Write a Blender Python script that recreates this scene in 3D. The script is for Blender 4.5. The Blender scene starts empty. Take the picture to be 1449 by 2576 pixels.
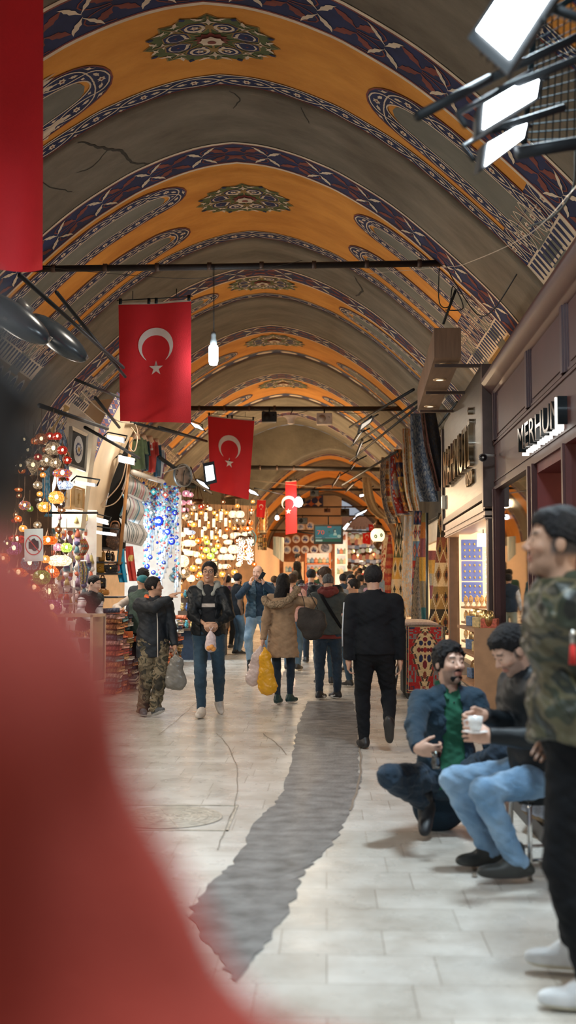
import bpy, bmesh, math, random
import numpy as np
from mathutils import Vector, Matrix
from mathutils.geometry import tessellate_polygon
PI = math.pi
R = math.radians
random.seed(7)
rng = np.random.default_rng(7)
scene = bpy.context.scene
COL = scene.collection
# ------------------------------------------------------------ camera
FPX = 2800.0
CAMZ = 1.48
pitch = math.atan(192.0 / FPX)
yaw = math.atan(95.5 / FPX * math.cos(pitch))
cam_data = bpy.data.cameras.new('camera')
cam = bpy.data.objects.new('camera', cam_data)
COL.objects.link(cam)
cam_data.sensor_fit = 'VERTICAL'
cam_data.sensor_height = 36.0
cam_data.sensor_width = 24.0
cam_data.lens = 36.0 * FPX / 2576.0
cam_data.clip_start = 0.02
cam_data.clip_end = 300
cam.location = (0, 0, CAMZ)
cam.rotation_euler = (PI / 2 + pitch, 0, yaw)
cam_data.dof.use_dof = True
cam_data.dof.focus_distance = 13.6
cam_data.dof.aperture_fstop = 1.75
scene.camera = cam
CR = cam.rotation_euler.to_matrix()
def ray(x, y):
 v = CR @ Vector(((x - 724.5) / FPX, (1288 - y) / FPX, -1.0))
 return v
def P(x, y, Y):            # point of the view ray at depth Y
 v = ray(x, y); t = Y / v.y
 return Vector((v.x * t, Y, CAMZ + v.z * t))
def G(x, y, z=0.0):        # point on the ground
 v = ray(x, y); t = (z - CAMZ) / v.z
 return Vector((v.x * t, v.y * t, z))
def WX(x, y, X):           # point on the plane x = X
 v = ray(x, y); t = X / v.x
 return Vector((X, v.y * t, CAMZ + v.z * t))
# ------------------------------------------------------------ objects
def tag(o, label=None, cat=None, group=None, kind=None):
 if label: o['label'] = label
 if cat: o['category'] = cat
 if group: o['group'] = group
 if kind: o['kind'] = kind
 return o
def link(name, me, parent=None):
 o = bpy.data.objects.new(name, me)
 COL.objects.link(o)
 if parent is not None: o.parent = parent
 return o
def empty(name, loc=(0, 0, 0), rz=0.0, label=None, cat=None, group=None):
 o = bpy.data.objects.new(name, None)
 COL.objects.link(o)
 o.location = loc; o.rotation_euler = (0, 0, rz)
 o.empty_display_size = 0.1
 return tag(o, label, cat, group)
def children_of(o):
 return list(o.children)
def copy_tree(o, parent=None):
 c = o.copy(); COL.objects.link(c)
 if parent is not None: c.parent = parent
 for ch in children_of(o):
  copy_tree(ch, c)
 return c
# ------------------------------------------------------------ materials
MATS = {}
def _new(name):
 m = bpy.data.materials.new(name); m.use_nodes = True
 nt = m.node_tree
 return m, nt, nt.nodes['Principled BSDF']
def _coord(nt, scale, uv=False):
 tc = nt.nodes.new('ShaderNodeTexCoord')
 mp = nt.nodes.new('ShaderNodeMapping')
 if isinstance(scale, (int, float)): scale = (scale,) * 3
 mp.inputs['Scale'].default_value = scale
 nt.links.new(tc.outputs['UV' if uv else 'Object'], mp.inputs['Vector'])
 return mp.outputs['Vector']
def _c(c): return (c[0], c[1], c[2], 1.0)
def mat(name, col, rough=0.6, metal=0.0, var=0.12, scale=8.0, bump=0.0, bscale=60.0, emit=0.0, ecol=None, attr=False,
  sheen=0.0, coat=0.0, detail=4.0, spec=None):
 if name in MATS: return MATS[name]
 m, nt, b = _new(name)
 b.inputs['Roughness'].default_value = rough
 b.inputs['Metallic'].default_value = metal
 if sheen: b.inputs['Sheen Weight'].default_value = sheen
 if coat: b.inputs['Coat Weight'].default_value = coat
 if spec is not None: b.inputs['Specular IOR Level'].default_value = spec
 if attr:
  a = nt.nodes.new('ShaderNodeAttribute'); a.attribute_name = 'Col'
  base = a.outputs['Color']
 n = nt.nodes.new('ShaderNodeTexNoise'); n.inputs['Scale'].default_value = 1.0; n.inputs['Detail'].default_value = detail
 nt.links.new(_coord(nt, scale), n.inputs['Vector'])
 if attr:
  mx = nt.nodes.new('ShaderNodeMix'); mx.data_type = 'RGBA'; mx.blend_type = 'MULTIPLY'
  mx.inputs['Factor'].default_value = 1.0
  cr = nt.nodes.new('ShaderNodeValToRGB')
  lo = 1 - var * 2
  cr.color_ramp.elements[0].color = (lo, lo, lo, 1); cr.color_ramp.elements[1].color = (1, 1, 1, 1)
  cr.color_ramp.elements[0].position = 0.3; cr.color_ramp.elements[1].position = 0.65
  nt.links.new(n.outputs['Fac'], cr.inputs['Fac'])
  nt.links.new(base, mx.inputs[6]); nt.links.new(cr.outputs['Color'], mx.inputs[7])
  out = mx.outputs[2]
 else:
  cr = nt.nodes.new('ShaderNodeValToRGB')
  cr.color_ramp.elements[0].color = _c([max(0, v * (1 - var)) for v in col])
  cr.color_ramp.elements[1].color = _c([min(1, v * (1 + var)) for v in col])
  cr.color_ramp.elements[0].position = 0.3; cr.color_ramp.elements[1].position = 0.7
  nt.links.new(n.outputs['Fac'], cr.inputs['Fac'])
  out = cr.outputs['Color']
 nt.links.new(out, b.inputs['Base Color'])
 if emit:
  b.inputs['Emission Strength'].default_value = emit
  if attr: nt.links.new(base, b.inputs['Emission Color'])
  else: b.inputs['Emission Color'].default_value = _c(ecol or col)
 if bump:
  n2 = nt.nodes.new('ShaderNodeTexNoise'); n2.inputs['Scale'].default_value = 1.0; n2.inputs['Detail'].default_value = 5
  nt.links.new(_coord(nt, bscale), n2.inputs['Vector'])
  bp = nt.nodes.new('ShaderNodeBump'); bp.inputs['Strength'].default_value = bump
  bp.inputs['Distance'].default_value = 0.02
  nt.links.new(n2.outputs['Fac'], bp.inputs['Height']); nt.links.new(bp.outputs['Normal'], b.inputs['Normal'])
 MATS[name] = m
 return m
def ramp_mat(name, kind, scale, stops, rough=0.8, constant=True, rot=(0, 0, 0), bump=0.15, sheen=0.0, dist=0.0, detail=2):
 """cloth and stone patterns: noise / voronoi / wave through a stepped ramp"""
 if name in MATS: return MATS[name]
 m, nt, b = _new(name)
 b.inputs['Roughness'].default_value = rough
 if sheen: b.inputs['Sheen Weight'].default_value = sheen
 tc = nt.nodes.new('ShaderNodeTexCoord'); mp = nt.nodes.new('ShaderNodeMapping')
 mp.inputs['Scale'].default_value = scale if not isinstance(scale, (int, float)) else (scale,) * 3
 mp.inputs['Rotation'].default_value = rot
 nt.links.new(tc.outputs['Object'], mp.inputs['Vector'])
 if kind == 'noise':
  t = nt.nodes.new('ShaderNodeTexNoise'); t.inputs['Scale'].default_value = 1; t.inputs['Detail'].default_value = detail
  t.inputs['Distortion'].default_value = dist; o = t.outputs['Fac']
 elif kind == 'wave':
  t = nt.nodes.new('ShaderNodeTexWave'); t.inputs['Scale'].default_value = 1; t.inputs['Distortion'].default_value = dist
  t.bands_direction = 'Z'; o = t.outputs['Fac']
 else:
  t = nt.nodes.new('ShaderNodeTexVoronoi'); t.inputs['Scale'].default_value = 1
  o = t.outputs['Distance'] if kind == 'vdist' else t.outputs['Color']
 nt.links.new(mp.outputs['Vector'], t.inputs['Vector'])
 cr = nt.nodes.new('ShaderNodeValToRGB'); cr.color_ramp.interpolation = 'CONSTANT' if constant else 'LINEAR'
 el = cr.color_ramp.elements
 while len(el) < len(stops): el.new(0.5)
 for e, (p, c) in zip(el, stops): e.position = p; e.color = _c(c)
 nt.links.new(o, cr.inputs['Fac']); nt.links.new(cr.outputs['Color'], b.inputs['Base Color'])
 if bump:
  n2 = nt.nodes.new('ShaderNodeTexNoise'); n2.inputs['Scale'].default_value = 90
  bp = nt.nodes.new('ShaderNodeBump'); bp.inputs['Strength'].default_value = bump; bp.inputs['Distance'].default_value = 0.01
  nt.links.new(tc.outputs['Object'], n2.inputs['Vector'])
  nt.links.new(n2.outputs['Fac'], bp.inputs['Height']); nt.links.new(bp.outputs['Normal'], b.inputs['Normal'])
 MATS[name] = m
 return m
def glass_mat(name, col=(1, 1, 1), alpha=0.15, rough=0.05, ior=1.45):
 if name in MATS: return MATS[name]
 m, nt, b = _new(name)
 tr = nt.nodes.new('ShaderNodeBsdfTransparent'); tr.inputs['Color'].default_value = _c(col)
 gl = nt.nodes.new('ShaderNodeBsdfGlossy'); gl.inputs['Roughness'].default_value = rough
 fr = nt.nodes.new('ShaderNodeFresnel'); fr.inputs['IOR'].default_value = ior
 ad = nt.nodes.new('ShaderNodeMath'); ad.operation = 'ADD'; ad.use_clamp = True; ad.inputs[1].default_value = alpha * 0.5
 mx = nt.nodes.new('ShaderNodeMixShader')
 nt.links.new(fr.outputs[0], ad.inputs[0]); nt.links.new(ad.outputs[0], mx.inputs[0])
 nt.links.new(tr.outputs[0], mx.inputs[1]); nt.links.new(gl.outputs[0], mx.inputs[2])
 nt.links.new(mx.outputs[0], nt.nodes['Material Output'].inputs['Surface'])
 nt.nodes.remove(b)
 MATS[name] = m
 return m
def pane_mat(name, col=(1, 1, 1), k=.06, rough=.03):
 if name in MATS: return MATS[name]
 m, nt, b = _new(name)
 tr = nt.nodes.new('ShaderNodeBsdfTransparent'); tr.inputs['Color'].default_value = _c(col)
 gl = nt.nodes.new('ShaderNodeBsdfGlossy'); gl.inputs['Roughness'].default_value = rough
 mx = nt.nodes.new('ShaderNodeMixShader'); mx.inputs[0].default_value = k
 nt.links.new(tr.outputs[0], mx.inputs[1]); nt.links.new(gl.outputs[0], mx.inputs[2])
 nt.links.new(mx.outputs[0], nt.nodes['Material Output'].inputs['Surface'])
 MATS[name] = m
 return m
def emit_mat(name, col, strength):
 if name in MATS: return MATS[name]
 m, nt, b = _new(name)
 b.inputs['Base Color'].default_value = _c(col)
 b.inputs['Emission Color'].default_value = _c(col)
 b.inputs['Emission Strength'].default_value = strength
 MATS[name] = m
 return m
# ------------------------------------------------------------ mesh builder
class MB:
 def __init__(s):
  s.v = []; s.f = []; s.mi = []; s.sm = []; s.cur = 0; s.smooth = False; s.fc = []; s.col = None
 def m(s, i, smooth=None):
  s.cur = i
  if smooth is not None: s.smooth = smooth
  return s
 def face(s, idx):
  s.f.append(tuple(idx)); s.mi.append(s.cur); s.sm.append(s.smooth); s.fc.append(s.col)
 def add(s, vs, fs):
  n = len(s.v); s.v.extend([tuple(p) for p in vs])
  for f in fs: s.face([n + i for i in f])
 def quad(s, a, b, c, d): s.add([a, b, c, d], [(0, 1, 2, 3)])
 def box(s, lo, hi, M=None):
  x0, y0, z0 = lo; x1, y1, z1 = hi
  vs = [Vector(p) for p in ((x0, y0, z0), (x1, y0, z0), (x1, y1, z0), (x0, y1, z0), (x0, y0, z1), (x1, y0, z1), (x1, y1, z1), (x0, y1, z1))]
  if M is not None: vs = [M @ v for v in vs]
  s.add(vs, [(0, 3, 2, 1), (4, 5, 6, 7), (0, 1, 5, 4), (1, 2, 6, 5), (2, 3, 7, 6), (3, 0, 4, 7)])
 def bevbox(s, lo, hi, b=0.01, M=None):
  bm = bmesh.new()
  bmesh.ops.create_cube(bm, size=1)
  c = [(lo[i] + hi[i]) / 2 for i in range(3)]; d = [hi[i] - lo[i] for i in range(3)]
  for v in bm.verts: v.co = Vector((v.co.x * d[0] + c[0], v.co.y * d[1] + c[1], v.co.z * d[2] + c[2]))
  bmesh.ops.bevel(bm, geom=bm.edges[:], offset=min(b, min(d) * 0.45), segments=2, affect='EDGES', profile=0.5)
  bm.verts.index_update()
  vs = [v.co.copy() for v in bm.verts]
  if M is not None: vs = [M @ v for v in vs]
  s.add(vs, [[v.index for v in f.verts] for f in bm.faces]); bm.free()
 def tube(s, pts, r, n=8, cap=True, flat=1.0, up=None):
  pts = [Vector(p) for p in pts]
  if len(pts) < 2: return
  rs = r if isinstance(r, (list, tuple)) else [r] * len(pts)
  base = len(s.v); prev = None
  for i, p in enumerate(pts):
   t = (pts[min(i + 1, len(pts) - 1)] - pts[max(i - 1, 0)])
   if t.length < 1e-9: t = Vector((0, 0, 1))
   t.normalize()
   if prev is None:
    a = Vector(up) if up else (Vector((0, 0, 1)) if abs(t.z) < 0.9 else Vector((1, 0, 0)))
    u = a.cross(t).normalized()
   else:
    u = (prev - t * prev.dot(t))
    if u.length < 1e-6: u = Vector((1, 0, 0)).cross(t)
    u.normalize()
   prev = u; w = t.cross(u)
   for k in range(n):
    a = 2 * PI * k / n
    s.v.append(tuple(p + (u * math.cos(a) + w * math.sin(a) * flat) * rs[i]))
  for i in range(len(pts) - 1):
   for k in range(n):
    k2 = (k + 1) % n
    s.face((base + i * n + k, base + i * n + k2, base + (i + 1) * n + k2, base + (i + 1) * n + k))
  if cap:
   s.face([base + k for k in range(n)][::-1])
   s.face([base + (len(pts) - 1) * n + k for k in range(n)])
 def lathe(s, prof, n=16, c=(0, 0, 0), M=None, ang=2 * PI, cap=True):
  base = len(s.v)
  for (r, z) in prof:
   for k in range(n):
    a = ang * k / n
    p = Vector((r * math.cos(a), r * math.sin(a), z))
    if M is not None: p = M @ p
    s.v.append((p[0] + c[0], p[1] + c[1], p[2] + c[2]))
  for i in range(len(prof) - 1):
   for k in range(n):
    k2 = (k + 1) % n
    s.face((base + i * n + k, base + i * n + k2, base + (i + 1) * n + k2, base + (i + 1) * n + k))
  if cap and prof[0][0] > 1e-4: s.face([base + k for k in range(n)][::-1])
  if cap and prof[-1][0] > 1e-4: s.face([base + (len(prof) - 1) * n + k for k in range(n)])
 def sphere(s, c, r, n=12, m=8, sc=(1, 1, 1), M=None):
  prof = [(math.sin(PI * i / m), -math.cos(PI * i / m)) for i in range(m + 1)]
  base = len(s.v); c = Vector(c)
  for (a, z) in prof:
   for k in range(n):
    t = 2 * PI * k / n
    p = Vector((a * math.cos(t) * sc[0], a * math.sin(t) * sc[1], z * sc[2])) * r
    if M is not None: p = M @ p
    s.v.append(tuple(p + c))
  for i in range(m):
   for k in range(n):
    k2 = (k + 1) % n
    s.face((base + i * n + k, base + i * n + k2, base + (i + 1) * n + k2, base + (i + 1) * n + k))
 def poly(s, pts2, fn):
  """a flat outline, triangulated and laid onto a surface by fn(a, b)"""
  tr = tessellate_polygon([[Vector((p[0], p[1], 0)) for p in pts2]])
  s.add([fn(p[0], p[1]) for p in pts2], [tuple(t) for t in tr])
 def grid(s, nu, nv, fn):
  base = len(s.v)
  for j in range(nv + 1):
   for i in range(nu + 1):
    s.v.append(tuple(fn(i / nu, j / nv)))
  for j in range(nv):
   for i in range(nu):
    a = base + j * (nu + 1) + i
    s.face((a, a + 1, a + nu + 2, a + nu + 1))
 def prism(s, pts2, fn, t):
  """outline pts2 extruded by thickness t; fn(a, b, depth)"""
  n = len(pts2)
  tr = tessellate_polygon([[Vector((p[0], p[1], 0)) for p in pts2]])
  base = len(s.v)
  s.v.extend([tuple(fn(p[0], p[1], 0)) for p in pts2] + [tuple(fn(p[0], p[1], t)) for p in pts2])
  for q in tr:
   s.face([base + i for i in q]); s.face([base + n + i for i in q][::-1])
  for i in range(n):
   j = (i + 1) % n
   s.face((base + i, base + j, base + n + j, base + n + i))
 def mesh(s, name, mats):
  me = bpy.data.meshes.new(name)
  me.from_pydata([tuple(v) for v in s.v], [], s.f)
  if not isinstance(mats, (list, tuple)): mats = [mats]
  for m_ in mats: me.materials.append(m_)
  me.polygons.foreach_set('material_index', s.mi)
  me.polygons.foreach_set('use_smooth', s.sm)
  if any(c is not None for c in s.fc):
   ca = me.color_attributes.new('Col', 'FLOAT_COLOR', 'CORNER')
   arr = []
   for p, c in zip(me.polygons, s.fc):
    c = c or (0.5, 0.5, 0.5)
    arr.extend([c[0], c[1], c[2], 1.0] * p.loop_total)
   ca.data.foreach_set('color', arr)
  me.update()
  return me
 def build(s, name, mats, parent=None, loc=None):
  o = link(name, s.mesh(name, mats), parent)
  if loc is not None: o.location = loc
  return o
 def struct(s, name, mats):
  o = s.build(name, mats); o['kind'] = 'structure'; return o
def fix_normals(o):
 bm = bmesh.new(); bm.from_mesh(o.data)
 bmesh.ops.remove_doubles(bm, verts=bm.verts, dist=1e-5)
 bmesh.ops.recalc_face_normals(bm, faces=bm.faces)
 bm.to_mesh(o.data); bm.free()
def lerp(a, b, t): return a + (b - a) * t
def catmull(pts, n=6, closed=False):
 pts = [Vector(p) for p in pts]; out = []
 N = len(pts)
 rngI = range(N) if closed else range(N - 1)
 for i in rngI:
  if closed:
   p0, p1, p2, p3 = pts[(i - 1) % N], pts[i], pts[(i + 1) % N], pts[(i + 2) % N]
  else:
   p0, p1, p2, p3 = pts[max(i - 1, 0)], pts[i], pts[i + 1], pts[min(i + 2, N - 1)]
  for k in range(n):
   t = k / n
   out.append(0.5 * ((2 * p1) + (p2 - p0) * t + (2 * p0 - 5 * p1 + 4 * p2 - p3) * t * t + (3 * p1 - 3 * p2 + p3 - p0) * t ** 3))
 if not closed: out.append(pts[-1])
 return out
def ribbon(pts, w):
 """2D polyline to outline quads [(a,b),...]"""
 q = []
 n = len(pts)
 nor = []
 for i in range(n):
  a = pts[max(i - 1, 0)]; b = pts[min(i + 1, n - 1)]
  dx, dy = b[0] - a[0], b[1] - a[1]; L = math.hypot(dx, dy) or 1
  nor.append((-dy / L, dx / L))
 W = w if isinstance(w, (list, tuple)) else [w] * n
 for i in range(n - 1):
  a, b = pts[i], pts[i + 1]; na, nb = nor[i], nor[i + 1]
  q.append([(a[0] + na[0] * W[i], a[1] + na[1] * W[i]), (a[0] - na[0] * W[i], a[1] - na[1] * W[i]),
     (b[0] - nb[0] * W[i + 1], b[1] - nb[1] * W[i + 1]), (b[0] + nb[0] * W[i + 1], b[1] + nb[1] * W[i + 1])])
 return q
class Namer:
 """labels for look-alikes: ordinals read from left to right in the photograph"""
 ORD = ['leftmost', 'second from left', 'third from left', 'fourth from left', 'fifth from left', 'sixth from left',
   'seventh from left', 'eighth from left', 'ninth from left', 'tenth from left', 'eleventh from left', 'twelfth from left',
   'thirteenth from left', 'fourteenth from left', 'fifteenth from left', 'sixteenth from left', 'seventeenth from left', 'eighteenth from left',
   'nineteenth from left', 'twentieth from left'] + ['number %d from left' % i for i in range(21, 90)]
 def __init__(s): s.d = {}
 def add(s, o, what, where, px):
  s.d.setdefault((what, where), []).append((px, o))
 def finish(s):
  for (what, where), L in s.d.items():
   L.sort(key=lambda t: t[0])
   for i, (px, o) in enumerate(L):
    if len(L) == 1: o['label'] = f'{what} {where}'
    elif i == len(L) - 1: o['label'] = f'{what} {where}, rightmost one'
    else: o['label'] = f'{what} {where}, {s.ORD[min(i, 88)]}'
NM = Namer()
# ------------------------------------------------------------ rounded bodies: implicit surface meshed with surface nets
class SDF:
 def __init__(s, lo, hi, h):
  s.h = h
  s.lo = np.array(lo, dtype=np.float64) - 2 * h
  s.n = np.ceil((np.array(hi) - s.lo) / h).astype(int) + 3
  s.d = np.full(tuple(s.n), 0.12, dtype=np.float32)
  s.ax = [(s.lo[i] + h * np.arange(s.n[i])).astype(np.float32) for i in range(3)]
 def _sub(s, lo, hi, m):
  sl = []
  for i in range(3):
   a = int(max(0, math.floor((lo[i] - m - s.lo[i]) / s.h))); b = int(min(s.n[i], math.ceil((hi[i] + m - s.lo[i]) / s.h) + 1))
   if b <= a: return None, None
   sl.append(slice(a, b))
  X = s.ax[0][sl[0]][:, None, None]; Y = s.ax[1][sl[1]][None, :, None]; Z = s.ax[2][sl[2]][None, None, :]
  return tuple(sl), (X, Y, Z)
 def _merge(s, sl, v, k, op):
  d = s.d[sl]
  if op == 'add':
   if k > 0:
    h = np.clip(0.5 + 0.5 * (d - v) / k, 0, 1)
    s.d[sl] = d * (1 - h) + v * h - k * h * (1 - h)
   else: s.d[sl] = np.minimum(d, v)
  elif op == 'sub':
   if k > 0:
    h = np.clip(0.5 - 0.5 * (d + v) / k, 0, 1)
    s.d[sl] = d * (1 - h) - v * h + k * h * (1 - h)
   else: s.d[sl] = np.maximum(d, -v)
 def cone(s, a, b, ra, rb, k=0.02, sc=None, ax=None, op='add'):
  """tapered capsule; sc squashes it by factor sc along unit direction ax"""
  a = np.array(a, dtype=np.float32); b = np.array(b, dtype=np.float32)
  r = max(ra, rb)
  sl, g = s._sub(np.minimum(a, b) - r, np.maximum(a, b) + r, 0.05 + k)
  if sl is None: return
  X, Y, Z = g[0] - a[0], g[1] - a[1], g[2] - a[2]
  ab = b - a
  if sc is not None:
   ax = np.array(ax, dtype=np.float32); ax = ax / np.linalg.norm(ax)
   pr = (X * ax[0] + Y * ax[1] + Z * ax[2]) * (1 / sc - 1)
   X = X + pr * ax[0]; Y = Y + pr * ax[1]; Z = Z + pr * ax[2]
   ab = ab + ax * (np.dot(ab, ax) * (1 / sc - 1))
  L2 = max(float(np.dot(ab, ab)), 1e-9)
  t = np.clip((X * ab[0] + Y * ab[1] + Z * ab[2]) / L2, 0, 1)
  v = np.sqrt((X - t * ab[0]) ** 2 + (Y - t * ab[1]) ** 2 + (Z - t * ab[2]) ** 2) - (ra + (rb - ra) * t)
  if sc is not None: v = v * (0.5 + 0.5 * sc)
  s._merge(sl, v, k, op)
 def ell(s, c, r, M=None, k=0.02, op='add', p=2.0):
  """ellipsoid with radii r, turned by 3x3 M (columns = its axes); p > 2 squares it"""
  c = np.array(c, dtype=np.float32); R_ = max(r)
  if M is None: sl, g = s._sub(c - np.array(r), c + np.array(r), 0.05 + k)
  else: sl, g = s._sub(c - R_, c + R_, 0.05 + k)
  if sl is None: return
  X, Y, Z = g[0] - c[0], g[1] - c[1], g[2] - c[2]
  if M is not None:
   m = np.array(M, dtype=np.float32)
   X, Y, Z = (X * m[0, 0] + Y * m[1, 0] + Z * m[2, 0], X * m[0, 1] + Y * m[1, 1] + Z * m[2, 1], X * m[0, 2] + Y * m[1, 2] + Z * m[2, 2])
  if p == 2.0:
   q = np.sqrt((X / r[0]) ** 2 + (Y / r[1]) ** 2 + (Z / r[2]) ** 2)
   g2 = np.sqrt((X / r[0] ** 2) ** 2 + (Y / r[1] ** 2) ** 2 + (Z / r[2] ** 2) ** 2) + 1e-5
   v = q * (q - 1) / g2
  else:
   q = (np.abs(X / r[0]) ** p + np.abs(Y / r[1]) ** p + np.abs(Z / r[2]) ** p) ** (1 / p)
   v = (q - 1) * min(r)
  s._merge(sl, v, k, op)
 def cut(s, fn, k=0.0):
  """keep only where fn(X, Y, Z) < 0"""
  X = s.ax[0][:, None, None]; Y = s.ax[1][None, :, None]; Z = s.ax[2][None, None, :]
  s.d = np.maximum(s.d, fn(X, Y, Z).astype(np.float32))
 def warp(s, amp, f, seed=0):
  X = s.ax[0][:, None, None]; Y = s.ax[1][None, :, None]; Z = s.ax[2][None, None, :]
  q = seed * 1.7
  n = (np.sin(X * f + 2.1 * np.sin(Z * f * .6 + q)) * np.sin(Z * f * 1.3 + 1.7 * np.sin(Y * f * .7 + q + 1) + q)
   + 0.6 * np.sin((X + Z) * f * 1.9 + q * 2 + 1.3 * np.sin(Y * f)) * np.sin((Y - Z * .7) * f * 1.6 + q))
  s.d += (amp * n).astype(np.float32)
 def mesh(s, name, mats, colf=None, smooth=True, mif=None):
  d = s.d; h = s.h
  ins = d < 0
  c = np.zeros(tuple(np.array(d.shape) - 1), dtype=np.uint8)
  for i in (0, 1):
   for j in (0, 1):
    for k in (0, 1):
     c += ins[i:ins.shape[0] - 1 + i, j:ins.shape[1] - 1 + j, k:ins.shape[2] - 1 + k]
  act = (c > 0) & (c < 8)
  I = np.argwhere(act)
  if len(I) == 0: return None
  idx = np.full(act.shape, -1, dtype=np.int32); idx[act] = np.arange(len(I))
  cn = [(i, j, k) for i in (0, 1) for j in (0, 1) for k in (0, 1)]
  vals = np.stack([d[I[:, 0] + a, I[:, 1] + b, I[:, 2] + e] for (a, b, e) in cn], 1)
  acc = np.zeros((len(I), 3)); cnt = np.zeros(len(I))
  for p in range(8):
   for q in range(p + 1, 8):
    if sum(abs(cn[p][t] - cn[q][t]) for t in range(3)) != 1: continue
    v0, v1 = vals[:, p], vals[:, q]
    m = (v0 < 0) != (v1 < 0)
    t = np.where(m, v0 / np.where(m, v0 - v1, 1), 0)
    pos = np.array(cn[p])[None, :] + t[:, None] * (np.array(cn[q]) - np.array(cn[p]))[None, :]
    acc += pos * m[:, None]; cnt += m
  V = s.lo + (I + acc / np.maximum(cnt, 1)[:, None]) * h
  F = []
  for ax in range(3):
   sl0 = [slice(None)] * 3; sl1 = [slice(None)] * 3
   sl0[ax] = slice(0, -1); sl1[ax] = slice(1, None)
   a = ins[tuple(sl0)]; b = ins[tuple(sl1)]
   E = np.argwhere(a != b)
   if len(E) == 0: continue
   sg = a[E[:, 0], E[:, 1], E[:, 2]]
   o1, o2 = [(1, 2), (2, 0), (0, 1)][ax]
   ok = (E[:, o1] > 0) & (E[:, o2] > 0) & (E[:, o1] < act.shape[o1]) & (E[:, o2] < act.shape[o2])
   E = E[ok]; sg = sg[ok]
   def cell(d1, d2):
    Q = E.copy(); Q[:, o1] -= d1; Q[:, o2] -= d2
    return idx[Q[:, 0], Q[:, 1], Q[:, 2]]
   q = np.stack([cell(1, 1), cell(0, 1), cell(0, 0), cell(1, 0)], 1)
   q[~sg] = q[~sg][:, ::-1]
   q = q[(q >= 0).all(1)]
   F.append(q)
  F = np.concatenate(F)
  me = bpy.data.meshes.new(name)
  me.vertices.add(len(V)); me.vertices.foreach_set('co', V.astype(np.float32).ravel())
  me.loops.add(len(F) * 4); me.loops.foreach_set('vertex_index', F.astype(np.int32).ravel())
  me.polygons.add(len(F)); me.polygons.foreach_set('loop_start', np.arange(len(F), dtype=np.int32) * 4)
  me.polygons.foreach_set('loop_total', np.full(len(F), 4, dtype=np.int32))
  me.polygons.foreach_set('use_smooth', np.full(len(F), smooth))
  if not isinstance(mats, (list, tuple)): mats = [mats]
  for m_ in mats: me.materials.append(m_)
  if mif is not None:
   me.polygons.foreach_set('material_index', mif(V[F].mean(1)).astype(np.int32))
  me.update(calc_edges=True)
  if colf is not None:
   cl = colf(V)
   ca = me.color_attributes.new('Col', 'FLOAT_COLOR', 'POINT')
   ca.data.foreach_set('color', np.concatenate([cl, np.ones((len(V), 1))], 1).astype(np.float32).ravel())
  me.validate()
  return me
 def build(s, name, mats, parent=None, **kw):
  me = s.mesh(name, mats, **kw)
  if me is None: return None
  return link(name, me, parent)
# ------------------------------------------------------------ vault geometry
PROF = [(0, 0), (.4, .05), (.8, .16), (1.2, .32), (1.57, .51), (2.27, .98), (3.1, 1.72), (3.78, 2.43), (4.2, 3.08), (4.45, 3.75), (4.55, 4.4), (4.57, 5.2), (4.57, 7.8)]
_cp = catmull([(a, b, 0) for a, b in PROF], 8)
_al = [0.0]
for i in range(1, len(_cp)): _al.append(_al[-1] + (_cp[i] - _cp[i - 1]).length)
_al = np.array(_al); _cx = np.array([p.x for p in _cp]); _cd = np.array([p.y for p in _cp])
S_SPRING = float(np.interp(4.4, _cd, _al)); S_FLOOR = float(np.interp(7.61, _cd, _al))
class Vault:
 def __init__(s, xc=-1.27, top=7.61, k=1.0): s.xc = xc; s.top = top; s.k = k
 def __call__(s, a, Y, e=0.0):
  sg = 1 if a >= 0 else -1; t = abs(a) / s.k
  x = float(np.interp(t, _al, _cx)); d = float(np.interp(t, _al, _cd))
  x2 = float(np.interp(t + .02, _al, _cx)); d2 = float(np.interp(t + .02, _al, _cd))
  L = math.hypot(x2 - x, d2 - d) or 1
  nx, nz = (d2 - d) / L, (x2 - x) / L        # outward normal (x, up)
  return Vector((s.xc + sg * (x * s.k - e * nx), Y, s.top - d * s.k - e * nz))
V1 = Vault(); V2 = Vault(0.15, 6.75, 0.74)
OR, NV, RD, CRM, GY, GR, OL, TL = range(8)
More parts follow.
